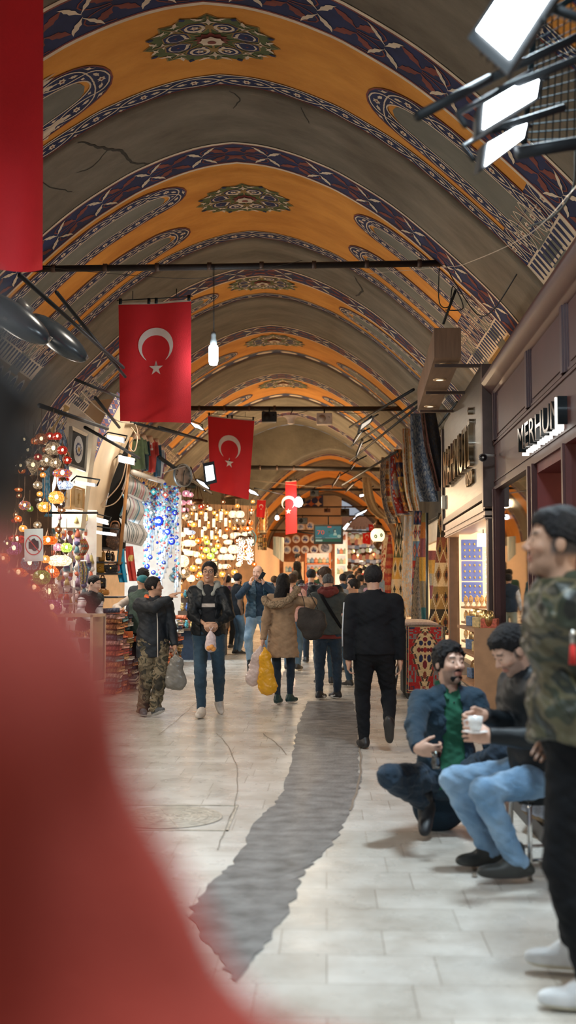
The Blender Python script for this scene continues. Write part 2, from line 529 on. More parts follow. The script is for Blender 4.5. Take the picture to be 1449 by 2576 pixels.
def plaster(name, c1, c2, peel=None, scale=0.9, thr=.72, bump=.5):
 m, nt, b = _new(name); b.inputs['Roughness'].default_value = .93
 tc = nt.nodes.new('ShaderNodeTexCoord')
 mp = nt.nodes.new('ShaderNodeMapping'); mp.inputs['Scale'].default_value = (scale, scale * 2.2, scale)
 nt.links.new(tc.outputs['Object'], mp.inputs['Vector'])
 n1 = nt.nodes.new('ShaderNodeTexNoise'); n1.inputs['Scale'].default_value = 1; n1.inputs['Detail'].default_value = 8; n1.inputs['Roughness'].default_value = .62
 nt.links.new(mp.outputs[0], n1.inputs['Vector'])
 cr = nt.nodes.new('ShaderNodeValToRGB'); cr.color_ramp.elements[0].color = _c(c1); cr.color_ramp.elements[1].color = _c(c2)
 cr.color_ramp.elements[0].position = .33; cr.color_ramp.elements[1].position = .66
 nt.links.new(n1.outputs['Fac'], cr.inputs['Fac']); out = cr.outputs['Color']
 if peel:
  n2 = nt.nodes.new('ShaderNodeTexNoise'); n2.inputs['Scale'].default_value = .55; n2.inputs['Detail'].default_value = 9; n2.inputs['Roughness'].default_value = .7
  nt.links.new(tc.outputs['Object'], n2.inputs['Vector'])
  c2r = nt.nodes.new('ShaderNodeValToRGB'); c2r.color_ramp.elements[0].position = thr; c2r.color_ramp.elements[1].position = thr + .015
  nt.links.new(n2.outputs['Fac'], c2r.inputs['Fac'])
  mx = nt.nodes.new('ShaderNodeMix'); mx.data_type = 'RGBA'
  nt.links.new(c2r.outputs['Color'], mx.inputs[0]); nt.links.new(out, mx.inputs[6]); mx.inputs[7].default_value = _c(peel)
  out = mx.outputs[2]
 nt.links.new(out, b.inputs['Base Color'])
 n3 = nt.nodes.new('ShaderNodeTexNoise'); n3.inputs['Scale'].default_value = 9; n3.inputs['Detail'].default_value = 8
 nt.links.new(tc.outputs['Object'], n3.inputs['Vector'])
 bp = nt.nodes.new('ShaderNodeBump'); bp.inputs['Strength'].default_value = bump; bp.inputs['Distance'].default_value = .03
 nt.links.new(n3.outputs['Fac'], bp.inputs['Height']); nt.links.new(bp.outputs['Normal'], b.inputs['Normal'])
 MATS[name] = m; return m
VM = [plaster('ochre_paint', (.62, .25, .04), (.80, .36, .065), peel=(.75, .62, .45)),
  mat('navy_paint', (.012, .022, .085), .8, var=.3, scale=4),
  mat('oxblood_paint', (.21, .05, .035), .8, var=.2, scale=4),
  mat('cream_paint', (.72, .60, .45), .8, var=.12, scale=5),
  plaster('grey_plaster', (.135, .115, .085), (.235, .205, .155), peel=(.46, .42, .34), thr=.68),
  mat('green_paint', (.10, .13, .045), .8, var=.2, scale=5),
  mat('gold_paint', (.32, .20, .06), .8, var=.2, scale=5),
  plaster('blue_grey_plaster', (.15, .155, .13), (.22, .22, .185), bump=.4)]
def strip(mb, V, s0, s1, Ya, Yb, e, mi, ns=None):
 """painted strip from arc s0 to s1; Ya, Yb constants or functions of s"""
 fa = Ya if callable(Ya) else (lambda s: Ya); fb = Yb if callable(Yb) else (lambda s: Yb)
 ns = ns or max(2, int(abs(s1 - s0) / .14))
 mb.m(mi, True)
 mb.grid(ns, 1, lambda u, v: V(lerp(s0, s1, u), lerp(fa(lerp(s0, s1, u)), fb(lerp(s0, s1, u)), v), e))
class Path2:
 def __init__(s, pts):
  s.p = [Vector((a[0], a[1])) for a in pts]; s.L = [0.0]
  for i in range(1, len(s.p)): s.L.append(s.L[-1] + (s.p[i] - s.p[i - 1]).length)
  s.len = s.L[-1]; s.xs = np.array([q.x for q in s.p]); s.ys = np.array([q.y for q in s.p]); s.L = np.array(s.L)
 def at(s, a, b):
  x, y = np.interp(a, s.L, s.xs), np.interp(a, s.L, s.ys)
  e = .06
  x0, y0 = np.interp(a - e, s.L, s.xs), np.interp(a - e, s.L, s.ys); x1, y1 = np.interp(a + e, s.L, s.xs), np.interp(a + e, s.L, s.ys)
  dx, dy = x1 - x0, y1 - y0; l = math.hypot(dx, dy) or 1
  return x - dy / l * b, y + dx / l * b
def ell2(cx, cy, rx, ry, n=8, ph=0): return [(cx + rx * math.cos(ph + 2 * PI * i / n), cy + ry * math.sin(ph + 2 * PI * i / n)) for i in range(n)]
def flower2(cx, cy, r, n=6, k=.28, m=3): return [(cx + r * (1 + k * math.cos(n * t)) * math.cos(t), cy + r * (1 + k * math.cos(n * t)) * math.sin(t)) for t in [2 * PI * i / (n * m) for i in range(n * m)]]
def leaf2(x0, y0, x1, y1, w, hook=0.0):
 dx, dy = x1 - x0, y1 - y0; L = math.hypot(dx, dy); ux, uy = dx / L, dy / L; nx, ny = -uy, ux
 out = []
 prof = [(0, 0), (.25, .35), (.42, 1.0), (.55, .72), (.66, .95), (.82, .45), (1, hook)]
 for t, q in prof: out.append((x0 + dx * t + nx * w * q, y0 + dy * t + ny * w * q))
 for t, q in prof[-2:0:-1]: out.append((x0 + dx * t - nx * w * q * .8, y0 + dy * t - ny * w * q * .8))
 return out
def floral_band(mb, V, path, w, e, det=2, edge=RD):
 """navy band of scrolls and flowers following a path in (arc, Y)"""
 pt = Path2(path); n = max(1, round(pt.len / .62)); L = pt.len / n; h = w / 2
 def fn(ee): return lambda a, b: V(*pt.at(a, b), ee)
 ns = max(2, int(pt.len / .1))
 mb.m(NV, True); mb.grid(ns, 1, lambda u, v: fn(e)(pt.len * u, lerp(-h, h, v)))
 mb.m(CRM); mb.grid(ns, 1, lambda u, v: fn(e + .002)(pt.len * u, lerp(-h - .02, -h, v)))
 mb.m(edge); mb.grid(ns, 1, lambda u, v: fn(e + .002)(pt.len * u, lerp(h - .004, h + .018, v)))
 if det == 0:
  for i in range(n):
   mb.m(CRM)
   for q in (ell2((i + .5) * L, 0, L * .36, h * .62, 8),): mb.poly(q, fn(e + .004))
   mb.m(NV); mb.poly(ell2((i + .5) * L, 0, L * .24, h * .42, 6), fn(e + .006))
   mb.m(CRM); mb.poly(ell2((i + .5) * L, 0, L * .10, h * .25, 6), fn(e + .008))
  return
 for i in range(n):
  c = (i + .5) * L
  N = 12 if det > 1 else 8
  for sgn in (1, -1):
   pl = [(c + L * (t - .5), sgn * h * .78 * math.sin(PI * t) ** .8 * (1) if 0 < t < 1 else 0) for t in [k / N for k in range(N + 1)]]
   mb.m(CRM)
   for q in ribbon(pl, .0095): mb.add([fn(e + .004)(*p) for p in q], [(0, 1, 2, 3)])
   if det > 1:
    mb.poly([(c - L * .5 - .07, sgn * h * .88), (c - L * .5, sgn * h * .5), (c - L * .5 + .07, sgn * h * .88), (c - L * .5 + .03, sgn * h * .74), (c - L * .5, sgn * h * .9), (c - L * .5 - .03, sgn * h * .74)], fn(e + .004))
    mb.poly(leaf2(c + sgn * L * .13, 0, c + sgn * L * .34, 0, .03), fn(e + .004))
  mb.m(CRM); mb.poly(flower2(c, 0, h * .36, 6), fn(e + .005))
  mb.m(RD); mb.poly(ell2(c, 0, h * .15, h * .13, 6), fn(e + .007))
def navy_band(mb, V, s0, s1, Ya, Yb, e, det=2):
 """wide band of oxblood leaves and white birds' wing leaves"""
 strip(mb, V, s0, s1, Ya, Yb, e, NV)
 strip(mb, V, s0, s1, Ya - .05, Ya + .004, e + .003, CRM); strip(mb, V, s0, s1, Ya + .004, Ya + .03, e + .003, RD)
 strip(mb, V, s0, s1, Yb - .004, Yb + .05, e + .003, CRM); strip(mb, V, s0, s1, Yb - .03, Yb - .004, e + .003, RD)
 W = Yb - Ya; L = .78
 n = int((s1 - s0) / L) + 1
 if det == 0: L *= 1;
 def put(c, sg):
  def f(ee): return lambda a, b: V(max(min(c + sg * a, s1), s0), Ya + W * (.5 + b), ee)
  mb.m(RD, True)
  for (a, b, a2, b2, w) in ((0, -.05, .24, -.36, .08), (0, .05, .24, .36, .08), (.03, -.05, -.26, -.33, .075), (.03, .05, -.26, .33, .075)):
   mb.poly([(x, y) for x, y in leaf2(a, b, a2, b2, w)] if True else 0, lambda x, y: f(e + .004)(x, y))
  if det > 0:
   for s_ in (1, -1):
    pl = [(.02 + .34 * math.sin(t) * 1, s_ * (.02 + .40 * (1 - math.cos(t)) / 2)) for t in [PI * k / 8 for k in range(9)]]
    for q in ribbon(pl, .010): mb.add([f(e + .004)(*p) for p in q], [(0, 1, 2, 3)])
  mb.m(CRM, True)
  for s_ in (1, -1):
   mb.poly(leaf2(.34, s_ * .02, .54, s_ * .38, .048, .6), f(e + .006))
   mb.poly(leaf2(.36, s_ * .04, .14, s_ * .43, .036, -.5), f(e + .006))
 c = .12
 while c + .1 < s1:
  put(c, 1); c += L
 c = .12
 while -c - .1 > s0:
  put(-c, -1); c += L
def medallion(mb, V, sc, Yc, rs, ry, e, det=2):
 def f(ee): return lambda a, b: V(sc + a * rs, Yc + b * ry, ee)
 star = [((1 if i % 2 == 0 else .86) * math.cos(PI * i / 16), (1 if i % 2 == 0 else .86) * math.sin(PI * i / 16)) for i in range(32)]
 mb.m(OL, True)
 # fine fan triangulation keeps the star on the curved vault
 def fan(pts, ee, rings=4):
  for r0 in range(rings):
   a0, a1 = r0 / rings, (r0 + 1) / rings
   for i in range(len(pts)):
    p, q = pts[i], pts[(i + 1) % len(pts)]
    mb.add([f(ee)(p[0] * a0, p[1] * a0), f(ee)(p[0] * a1, p[1] * a1), f(ee)(q[0] * a1, q[1] * a1), f(ee)(q[0] * a0, q[1] * a0)], [(0, 1, 2, 3)])
 fan(star, e)
 mb.m(GR); fan([(x * .965, y * .965) for x, y in star], e + .004)
 for i in range(8):
  a = PI / 4 * i + PI / 8
  ca, sa = math.cos(a), math.sin(a)
  def rt(p): return (p[0] * ca - p[1] * sa, p[0] * sa + p[1] * ca)
  if i % 1 == 0:
   mb.m(NV); mb.poly([rt(p) for p in ((.93, -.05), (1.0, 0), (.93, .05), (.87, 0))], f(e + .010))
  mb.m(OL); mb.poly([rt(p) for p in ((.30, 0), (.44, -.205), (.66, -.19), (.75, 0), (.66, .19), (.44, .205))], f(e + .007))
  mb.m(NV); mb.poly([rt(p) for p in ((.325, 0), (.45, -.185), (.65, -.17), (.73, 0), (.65, .17), (.45, .185))], f(e + .010))
  mb.m(CRM)
  pl = [(.54 + .13 * math.cos(t), .13 * math.sin(t)) for t in [PI * 2 * k / 12 for k in range(13)]]
  for q in ribbon([rt(p) for p in pl], [.012 + .016 * abs(math.sin(PI * k / 12)) for k in range(13)]): mb.add([f(e + .013)(*p) for p in q], [(0, 1, 2, 3)])
  mb.poly([rt(p) for p in flower2(.54, 0, .055, 5)], f(e + .013)); mb.poly([rt(p) for p in flower2(.37, 0, .03, 5)], f(e + .013))
  mb.m(RD); mb.poly([rt(p) for p in ell2(.54, 0, .02, .02, 6)], f(e + .016))
  a += PI / 8; ca, sa = math.cos(a), math.sin(a)
  def rt(p): return (p[0] * ca - p[1] * sa, p[0] * sa + p[1] * ca)
  mb.m(OL)
  for q in ribbon([rt((.26, 0)), rt((.92, .0))], .010): mb.add([f(e + .009)(*p) for p in q], [(0, 1, 2, 3)])
  mb.m(CRM); mb.poly([rt(p) for p in flower2(.70, 0, .075, 4, .75)], f(e + .012))
  for s_ in (1, -1):
   if det > 0: mb.poly([rt(p) for p in leaf2(.76, s_ * .06, .90, s_ * .25, .035, .5)], f(e + .012))
   if det > 0: mb.poly([rt(p) for p in leaf2(.86, s_ * .03, .78, s_ * .2, .025, .5)], f(e + .012))
  mb.m(RD); mb.poly([rt(p) for p in ell2(.70, 0, .02, .02, 6)], f(e + .015))
 mb.m(RD); mb.poly([((.27 if i % 2 == 0 else .2) * math.cos(PI * i / 12), (.27 if i % 2 == 0 else .2) * math.sin(PI * i / 12)) for i in range(24)], f(e + .012))
 mb.m(CRM); mb.poly(flower2(0, 0, .17, 8, .12), f(e + .04))
 mb.m(RD); mb.poly(ell2(0, 0, .065, .065, 10), f(e + .055))
def lens(mb, V, side, st, Yc, W, e, det=2, send=3.95, flo=4.42):
 """pointed blue-grey panel edged by a floral band, from its tip at arc st down the side"""
 bw = .25 if W > .45 else .2
 def hw(s, w, s0): return w * (1 - math.exp(-max(0, s - s0) / (w * .75))) ** .5 if s > s0 else 0.0
 s0i = st + .33
 ns = 26
 wi = W - bw
 mb.m(TL, True)
 S2 = S_SPRING - .25
 ss = [s0i + (S2 - s0i) * (k / ns) ** 1.5 for k in range(ns + 1)]
 for k in range(ns):
  a, b = ss[k], ss[k + 1]
  mb.add([V(side * a, Yc - hw(a, wi, s0i), e), V(side * b, Yc - hw(b, wi, s0i), e), V(side * b, Yc + hw(b, wi, s0i), e), V(side * a, Yc + hw(a, wi, s0i), e)], [(0, 1, 2, 3)])
 path = []
 ss2 = [st + .12 + (flo - st - .12) * (k / 22) ** 1.6 for k in range(23)]
 wm = W - bw / 2
 left = [(side * a, Yc - hw(a, wm, st + .12)) for a in ss2][::-1]
 right = [(side * a, Yc + hw(a, wm, st + .12)) for a in ss2][1:]
 p = left + right
 if side < 0: p = p[::-1]
 floral_band(mb, V, p, bw, e + .003, det)
SE, SF = 3.95, 4.42
def bay(name, V, Ya, Yb, det, med=None, lenses=(), ends=True):
 """painted barrel between two ribs, raised above them"""
 mb = MB(); e0 = -.06
 for sd in (1, -1):
  strip(mb, V, 0, sd * SE * V.k, Ya - .02, Yb + .02, e0, OR)
  strip(mb, V, sd * SE * V.k, sd * S_SPRING * V.k, Ya - .02, Yb + .02, e0, GY)
 e = e0 + .006
 for sd in (1, -1):
  if ends:
   w = (Yb - Ya)
   n = max(1, int(w / .26))
   for k in range(n):
    y = Ya + w * (k + .5) / n
    floral_band(mb, V, [(sd * SE, y), (sd * SF, y)], w / n * .98, e, min(det, 1))
   # capital panel with arabesques
   strip(mb, V, sd * SF, sd * (SF + .3), Ya, Yb, e, CRM); strip(mb, V, sd * (SF + .3), sd * (SF + 1.0), Ya, Yb, e, OL)
   for k in range(int(w / .16)):
    y = Ya + .08 + k * .16
    mb.m(NV); mb.poly([(y - .05, 0), (y + .05, 0), (y + .02, .24), (y - .02, .24)], lambda a, b: V(sd * (SF + .03 + b), a, e + .004))
   for k in range(max(1, int(w / .42))):
    y = Ya + .25 + k * .42
    mb.m(CRM); mb.poly(ell2(y, SF + .62, .15, .26, 12), lambda a, b: V(sd * b, a, e + .004))
    mb.m(NV); mb.poly(ell2(y, SF + .62, .12, .21, 12), lambda a, b: V(sd * b, a, e + .007))
    mb.m(CRM); mb.poly(flower2(y, SF + .62, .075, 5), lambda a, b: V(sd * b, a, e + .010))
    mb.m(RD); mb.poly(ell2(y, SF + .62, .03, .03, 6), lambda a, b: V(sd * b, a, e + .013))
 for (sd, st, yc, W) in lenses: lens(mb, V, sd, st, yc, W, e, det)
 if med: medallion(mb, V, med[0], med[1], med[2], med[3], e, det)
 return mb
def rib(mb, V, Ya, Yb, Yc, det, S=None, kx=1.0):
 """grey plaster arch Ya..Yb with the navy band Yb..Yc on its soffit"""
 S = S or S_FLOOR * V.k
 ns = int(S / .16)
 for sd in (1, -1):
  mb.m(GY, True)
  nr = .06
  mb.grid(ns, 1, lambda u, v: V(sd * S * u, Ya, lerp(-.2, -nr, v)))
  mb.grid(ns, 4, lambda u, v: V(sd * S * u, Ya + nr * (1 - math.cos(v * PI / 2)), -nr * (1 - math.sin(v * PI / 2))))
  mb.grid(ns, 3, lambda u, v: V(sd * S * u, lerp(Ya + nr, Yc, v)))
  mb.grid(ns, 1, lambda u, v: V(sd * S * u, Yc, lerp(0, -.2, v)))
 navy_band(mb, V, -S + .02, S - .02, Yb, Yc - .06, .006, det)
RIBS = [(-3.2, -3.0, -1.5, -.8), (3.0, 3.25, 4.9, 5.6), (8.72, 8.98, 10.5, 11.28), (12.99, 13.26, 14.93, 15.67), (18.88, 19.24, 20.85, 21.5), (22.95, 23.2, 25.6, 26.3),
  (28.5, 28.9, 31.4, 32.2), (35.0, 35.5, 38.4, 39.3)]
MEDS = {1: None, 2: (0, 12.10, .78, .53), 3: (0, 17.25, .78, .64), 4: (0, 22.1, .72, .55), 5: (0, 27.35, .78, .62), 6: (0, 33.2, .8, .7)}
LENS = {1: [(1, 1.9, 7.6, .62), (-1, 1.2, 7.6, .62)],
  2: [(1, 1.85, 12.27, .58), (-1, 1.2, 12.3, .55)],
  3: [(1, 1.8, 16.5, .5), (1, 1.75, 18.1, .5), (-1, .85, 16.45, .5), (-1, 1.0, 18.15, .5)],
  4: [(1, 1.6, 22.35, .42), (-1, .9, 22.35, .42)],
  5: [(1, 1.6, 27.9, .42), (-1, .95, 27.9, .42)],
  6: [(1, 1.2, 34.0, .6), (-1, 1.0, 34.0, .6)]}
for i, (ys, ya, yb, yc) in enumerate(RIBS):
 det = 2 if 2 <= i <= 4 else (1 if i <= 1 or i == 5 else 0)
 mb = MB(); rib(mb, V1, ya, yb, yc, det)
 floral_band(mb, V1, [(-SF, ys + (ya - ys) / 2), (SF, ys + (ya - ys) / 2)][::-1] if 0 else [(-SF + SF * 2 * k / 90, ys + (ya - ys) / 2) for k in range(91)], (ya - ys) * .9, -.05, det, RD)
 mb.struct(f'trim_{i + 1}', VM)
 if i < len(RIBS) - 1:
  y1 = RIBS[i + 1][0]
  mb = bay('ceiling', V1, yc, y1 + .3, det, MEDS.get(i), LENS.get(i, ()))
  if i == 2:   # bare patches where the ochre has flaked near the left springing
   mb.m(CRM)
   for (a, yy, ra, ry) in ((-2.25, 11.75, .42, .12), (-2.5, 12.0, .3, .1), (-2.0, 11.9, .2, .05), (-2.3, 12.75, .4, .10), (-2.7, 12.6, .3, .12)):
    pts = [(a + ra * (1 + .45 * random.uniform(-1, 1)) * math.cos(t) + .25 * ry * math.sin(t), yy + ry * (1 + .5 * random.uniform(-1, 1)) * math.sin(t)) for t in [2 * PI * k / 22 for k in range(22)]]
    mb.poly(pts, lambda p, q: V1(p, q, -.05))
  mb.struct('ceiling', VM)
# cracks in the grey plaster of the arch nearest the middle flag
mb = MB(); mb.m(0)
for pts, w in (([(-1.9, 13.3), (-1.75, 13.6), (-1.62, 13.9), (-1.45, 14.2), (-1.4, 14.6), (-1.2, 14.88)], .022), ([(-1.62, 13.9), (-1.9, 14.1), (-2.1, 14.0)], .008), ([(-2.6, 13.4), (-2.5, 13.9), (-2.3, 14.4)], .008),
    ([(.1, 13.3), (.2, 13.5), (.1, 13.8)], .008), ([(1.0, 13.3), (1.1, 13.7)], .007), ([(1.9, 19.3), (2.1, 19.9), (2.0, 20.5)], .02), ([(-1.2, 36), (-.9, 36.9), (-.6, 37.3), (-.5, 38.2)], .03)):
 pl = catmull([(a, b, 0) for a, b in pts], 5); pl = [(p.x + random.uniform(-.02, .02), p.y) for p in pl]
 for q in ribbon(pl, [w * (.4 + .6 * math.sin(PI * k / len(pl))) for k in range(len(pl))]): mb.add([V1(p[0], p[1], .006) for p in q], [(0, 1, 2, 3)])
mb.struct('trim_20', [mat('plaster_crack_dark', (.05, .045, .035), .95)])  # dark lines drawn along the cracks
# the cross passage and the lower, narrower vault beyond it
mb = MB()
for sd in (1, -1):
 strip(mb, V1, 0, sd * S_FLOOR, 39.2, 42.0, -.1, GY)
mb.m(GY)
mb.grid(40, 1, lambda u, v: (V1((u - .5) * 2 * S_FLOOR, 42.0, -.1)).lerp(V2((u - .5) * 2 * S_FLOOR * V2.k, 42.0, -.1), v))
mb.struct('ceiling', VM)
FR = [(41.9, 42.1, 43.4, 44.0), (46.0, 46.3, 48.5, 49.2), (53.5, 54, 56, 56.8), (61.0, 61.4, 63.5, 64.3)]
for i, (ys, ya, yb, yc) in enumerate(FR):
 mb = MB(); rib(mb, V2, ya, yb, yc, 0); mb.struct(f'trim_{i + 10}', VM)
 if i < 3:
  mb = MB()
  for sd in (1, -1): strip(mb, V2, 0, sd * S_FLOOR * V2.k, yc - .1, FR[i + 1][1] + .1, -.12, OR)
  mb.struct('ceiling', VM)
# ------------------------------------------------------------ side walls behind the stalls, with dark arched niches
PL = plaster('cream_wall_plaster', (.62, .52, .38), (.75, .66, .50))
DK = mat('recess_shade_black', (.02, .018, .016), .9)  # near-black colour stands for the shade inside the recesses
def side_wall(name, X, sd):
 mb = MB()
 zt = 3.35
 for i in range(len(RIBS) - 1):
  y0 = RIBS[i][3]; y1 = RIBS[i + 1][0] + .25
  mid = (y0 + y1) / 2; hw = (y1 - y0) / 2 - .12; zs = 2.2; top = 3.0
  mb.m(0, False)
  arc = [(mid - hw * math.cos(t), zs + (top - zs) * math.sin(t)) for t in [PI * k / 14 for k in range(15)]]
  # wall above the opening
  for k in range(14):
   a, b = arc[k], arc[k + 1]
   mb.quad((X, a[0], a[1]), (X, b[0], b[1]), (X, b[0], zt), (X, a[0], zt))
   mb.quad((X, a[0], a[1]), (X, b[0], b[1]), (X + sd * .6, b[0], b[1]), (X + sd * .6, a[0], a[1]))
  mb.quad((X, y0, 0), (X, mid - hw, 0), (X, mid - hw, zt), (X, y0, zt)); mb.quad((X, mid + hw, 0), (X, y1, 0), (X, y1, zt), (X, mid + hw, zt))
  for yy in (mid - hw, mid + hw): mb.quad((X, yy, 0), (X + sd * .6, yy, 0), (X + sd * .6, yy, zs), (X, yy, zs))
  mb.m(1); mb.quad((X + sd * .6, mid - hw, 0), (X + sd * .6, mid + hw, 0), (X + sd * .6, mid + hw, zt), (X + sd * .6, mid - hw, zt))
 mb.m(0); mb.quad((X, 39.3, 0), (X, 42, 0), (X, 42, 4), (X, 39.3, 4))
 return mb.struct(name, [PL, DK])
side_wall('wall_left', -5.72, -1)
side_wall('wall_right', 3.2, 1)
# ------------------------------------------------------------ floor
def floor_material():
 m, nt, b = _new('stone_paving')
 tc = nt.nodes.new('ShaderNodeTexCoord')
 br = nt.nodes.new('ShaderNodeTexBrick'); br.offset = .45; br.offset_frequency = 2; br.squash = 1.35; br.squash_frequency = 3
 br.inputs['Scale'].default_value = 1; br.inputs['Brick Width'].default_value = .43; br.inputs['Row Height'].default_value = .33
 br.inputs['Mortar Size'].default_value = .0028; br.inputs['Mortar Smooth'].default_value = .3; br.inputs['Bias'].default_value = 0
 br.inputs['Color1'].default_value = (.56, .53, .475, 1); br.inputs['Color2'].default_value = (.66, .63, .575, 1); br.inputs['Mortar'].default_value = (.36, .32, .27, 1)
 nt.links.new(tc.outputs['Object'], br.inputs['Vector'])
 n = nt.nodes.new('ShaderNodeTexNoise'); n.inputs['Scale'].default_value = 2.2; n.inputs['Detail'].default_value = 9; n.inputs['Roughness'].default_value = .65
 nt.links.new(tc.outputs['Object'], n.inputs['Vector'])
 cr = nt.nodes.new('ShaderNodeValToRGB'); cr.color_ramp.elements[0].color = (.66, .62, .58, 1); cr.color_ramp.elements[1].color = (1, 1, 1, 1)
 cr.color_ramp.elements[0].position = .3; cr.color_ramp.elements[1].position = .6
 nt.links.new(n.outputs['Fac'], cr.inputs['Fac'])
 mx = nt.nodes.new('ShaderNodeMix'); mx.data_type = 'RGBA'; mx.blend_type = 'MULTIPLY'; mx.inputs[0].default_value = 1
 nt.links.new(br.outputs['Color'], mx.inputs[6]); nt.links.new(cr.outputs['Color'], mx.inputs[7])
 nt.links.new(mx.outputs[2], b.inputs['Base Color'])
 n2 = nt.nodes.new('ShaderNodeTexNoise'); n2.inputs['Scale'].default_value = 5; n2.inputs['Detail'].default_value = 6
 nt.links.new(tc.outputs['Object'], n2.inputs['Vector'])
 mr = nt.nodes.new('ShaderNodeMapRange'); mr.inputs['To Min'].default_value = .16; mr.inputs['To Max'].default_value = .42
 nt.links.new(n2.outputs['Fac'], mr.inputs['Value']); nt.links.new(mr.outputs[0], b.inputs['Roughness'])
 bp = nt.nodes.new('ShaderNodeBump'); bp.inputs['Strength'].default_value = .35; bp.inputs['Distance'].default_value = .006
 ad = nt.nodes.new('ShaderNodeMath'); ad.operation = 'MULTIPLY_ADD'; ad.inputs[1].default_value = -1.0
 nt.links.new(br.outputs['Fac'], ad.inputs[0]); nt.links.new(n2.outputs['Fac'], ad.inputs[2])
 nt.links.new(ad.outputs[0], bp.inputs['Height']); nt.links.new(bp.outputs['Normal'], b.inputs['Normal'])
 return m
def gz(Y):
 if Y < 18: return 0.0
 if Y < 32: return .0012 * (Y - 18) ** 2
 return .2352 + .0336 * (Y - 32)
mb = MB(); mb.grid(2, 86, lambda u, v: (lerp(-7, 7, u), lerp(-4, 82, v), gz(lerp(-4, 82, v)))); mb.struct('floor', [floor_material()])
# worn dark resurfacing strip along the paving
mb = MB()
Lp = [(775, 1765), (757, 1808), (745, 1850), (738, 1900), (716, 1980), (690, 2022), (650, 2062), (602, 2150), (560, 2200), (512, 2245), (482, 2300), (515, 2360), (560, 2420), (590, 2470)]
Rp = [(888, 1765), (897, 1808), (901, 1850), (903, 1900), (905, 1960), (893, 2010), (870, 2055), (850, 2100), (830, 2130), (795, 2165), (762, 2195), (738, 2260), (690, 2350), (625, 2430)]
def edge(pts):
 out = []
 for p in catmull([G(*q) for q in pts], 7):
  out.append(Vector((p.x + random.uniform(-.018, .018), p.y + random.uniform(-.01, .01), .004)))
 return out
le, re_ = edge(Lp), edge(Rp)
for k in range(len(le) - 1):
 mb.grid(6, 1, lambda u, v: (le[k].lerp(re_[k], u)).lerp(le[k + 1].lerp(re_[k + 1], u), v))
mb.struct('trim_21', [mat('worn_asphalt', (.175, .17, .165), .5, var=.42, scale=(7, 9, 1), bump=.25, bscale=40, detail=9)])
# dark joint beside it and a long hairline crack in the stone
mb = MB()
for pts, w in (([(545, 1845), (580, 1890), (598, 1950), (592, 2020), (575, 2070), (545, 2140)], .0025), ([(905, 1880), (905, 1960), (880, 2040)], .008),
    ([(1180, 2155), (1195, 2200), (1192, 2208)], .012), ([(1360, 2165), (1392, 2205)], .018), ([(660, 1845), (700, 1875), (722, 1900)], .003), ([(400, 1850), (470, 1790), (500, 1760)], .002)):
 pl = [G(p.x, p.y) for p in catmull([(a, b, 0) for a, b in pts], 5)]
 for q in ribbon([(p.x + random.uniform(-.008, .008), p.y) for p in pl], w): mb.add([(p[0], p[1], .005) for p in q], [(0, 1, 2, 3)])
mb.struct('trim_22', [mat('floor_crack', (.22, .18, .14), .8)])
# manhole cover
mc = G(425, 2056); mo = empty('manhole_cover', mc, 0, 'worn round iron and stone manhole cover set flush in the paving', 'manhole cover')
mb = MB(); mb.m(0, True)
mb.lathe([(0, .004), (.34, .004), (.345, .0)], 40)
mb.build('cover_plate', [mat('worn_cover', (.50, .45, .37), .5, var=.3, scale=14)], mo)
mb = MB()
for r in (.10, .15, .2, .25, .29, .34): mb.lathe([(r - .008, .0045), (r - .004, .0075), (r + .004, .0075), (r + .008, .0045)], 40, cap=False)
for k in range(10): a = k * PI / 5; mb.box((.05, -.006, .0045), (.33, .006, .0065), Matrix.Rotation(a, 4, 'Z'))
mb.build('raised_rings', [mat('worn_iron', (.47, .41, .33), .5, .0, var=.4, scale=9)], mo)
mb = MB()
mb.box((-.5, -.40, .0), (.42, -.385, .005)); mb.box((-.5, .385, .0), (.42, .40, .005)); mb.box((.405, -.4, 0), (.42, .4, .005)); mb.box((-.5, -.4, 0), (-.485, .4, .005))
mb.build('frame', [mat('worn_iron', (.33, .28, .22), .5)], mo)
# end wall of the far shop and the wall closing the passage
mb = MB(); mb.m(0)
mb.quad((-5, 62.6, 0), (.9, 62.6, 0), (.9, 62.6, 6.7), (-5, 62.6, 6.7)); mb.quad((.9, 62.6, 0), (.9, 80, 0), (.9, 80, 6.7), (.9, 62.6, 6.7))
mb.quad((.9, 80, 0), (6, 80, 0), (6, 80, 6.7), (.9, 80, 6.7)); mb.m(1); mb.quad((-5, 62.55, 4.6), (.9, 62.55, 4.6), (.9, 62.55, 6.7), (-5, 62.55, 6.7))
mb.struct('wall_back', [mat('orange_shop_wall', (.62, .27, .13), .7), PL])
for X, nm in ((-3.35, 'wall_left'), (3.9, 'wall_right')):
 mb = MB(); mb.quad((X, 41, 0), (X, 80, 0), (X, 80, 5), (X, 41, 5)); mb.struct(nm, [mat('dim_wall', (.25, .18, .12), .9)])
mb = MB(); mb.quad((-3.35, 64.3, 4.6), (4, 64.3, 4.6), (4, 80, 4.6), (-3.35, 80, 4.6)); mb.struct('ceiling', [PL])
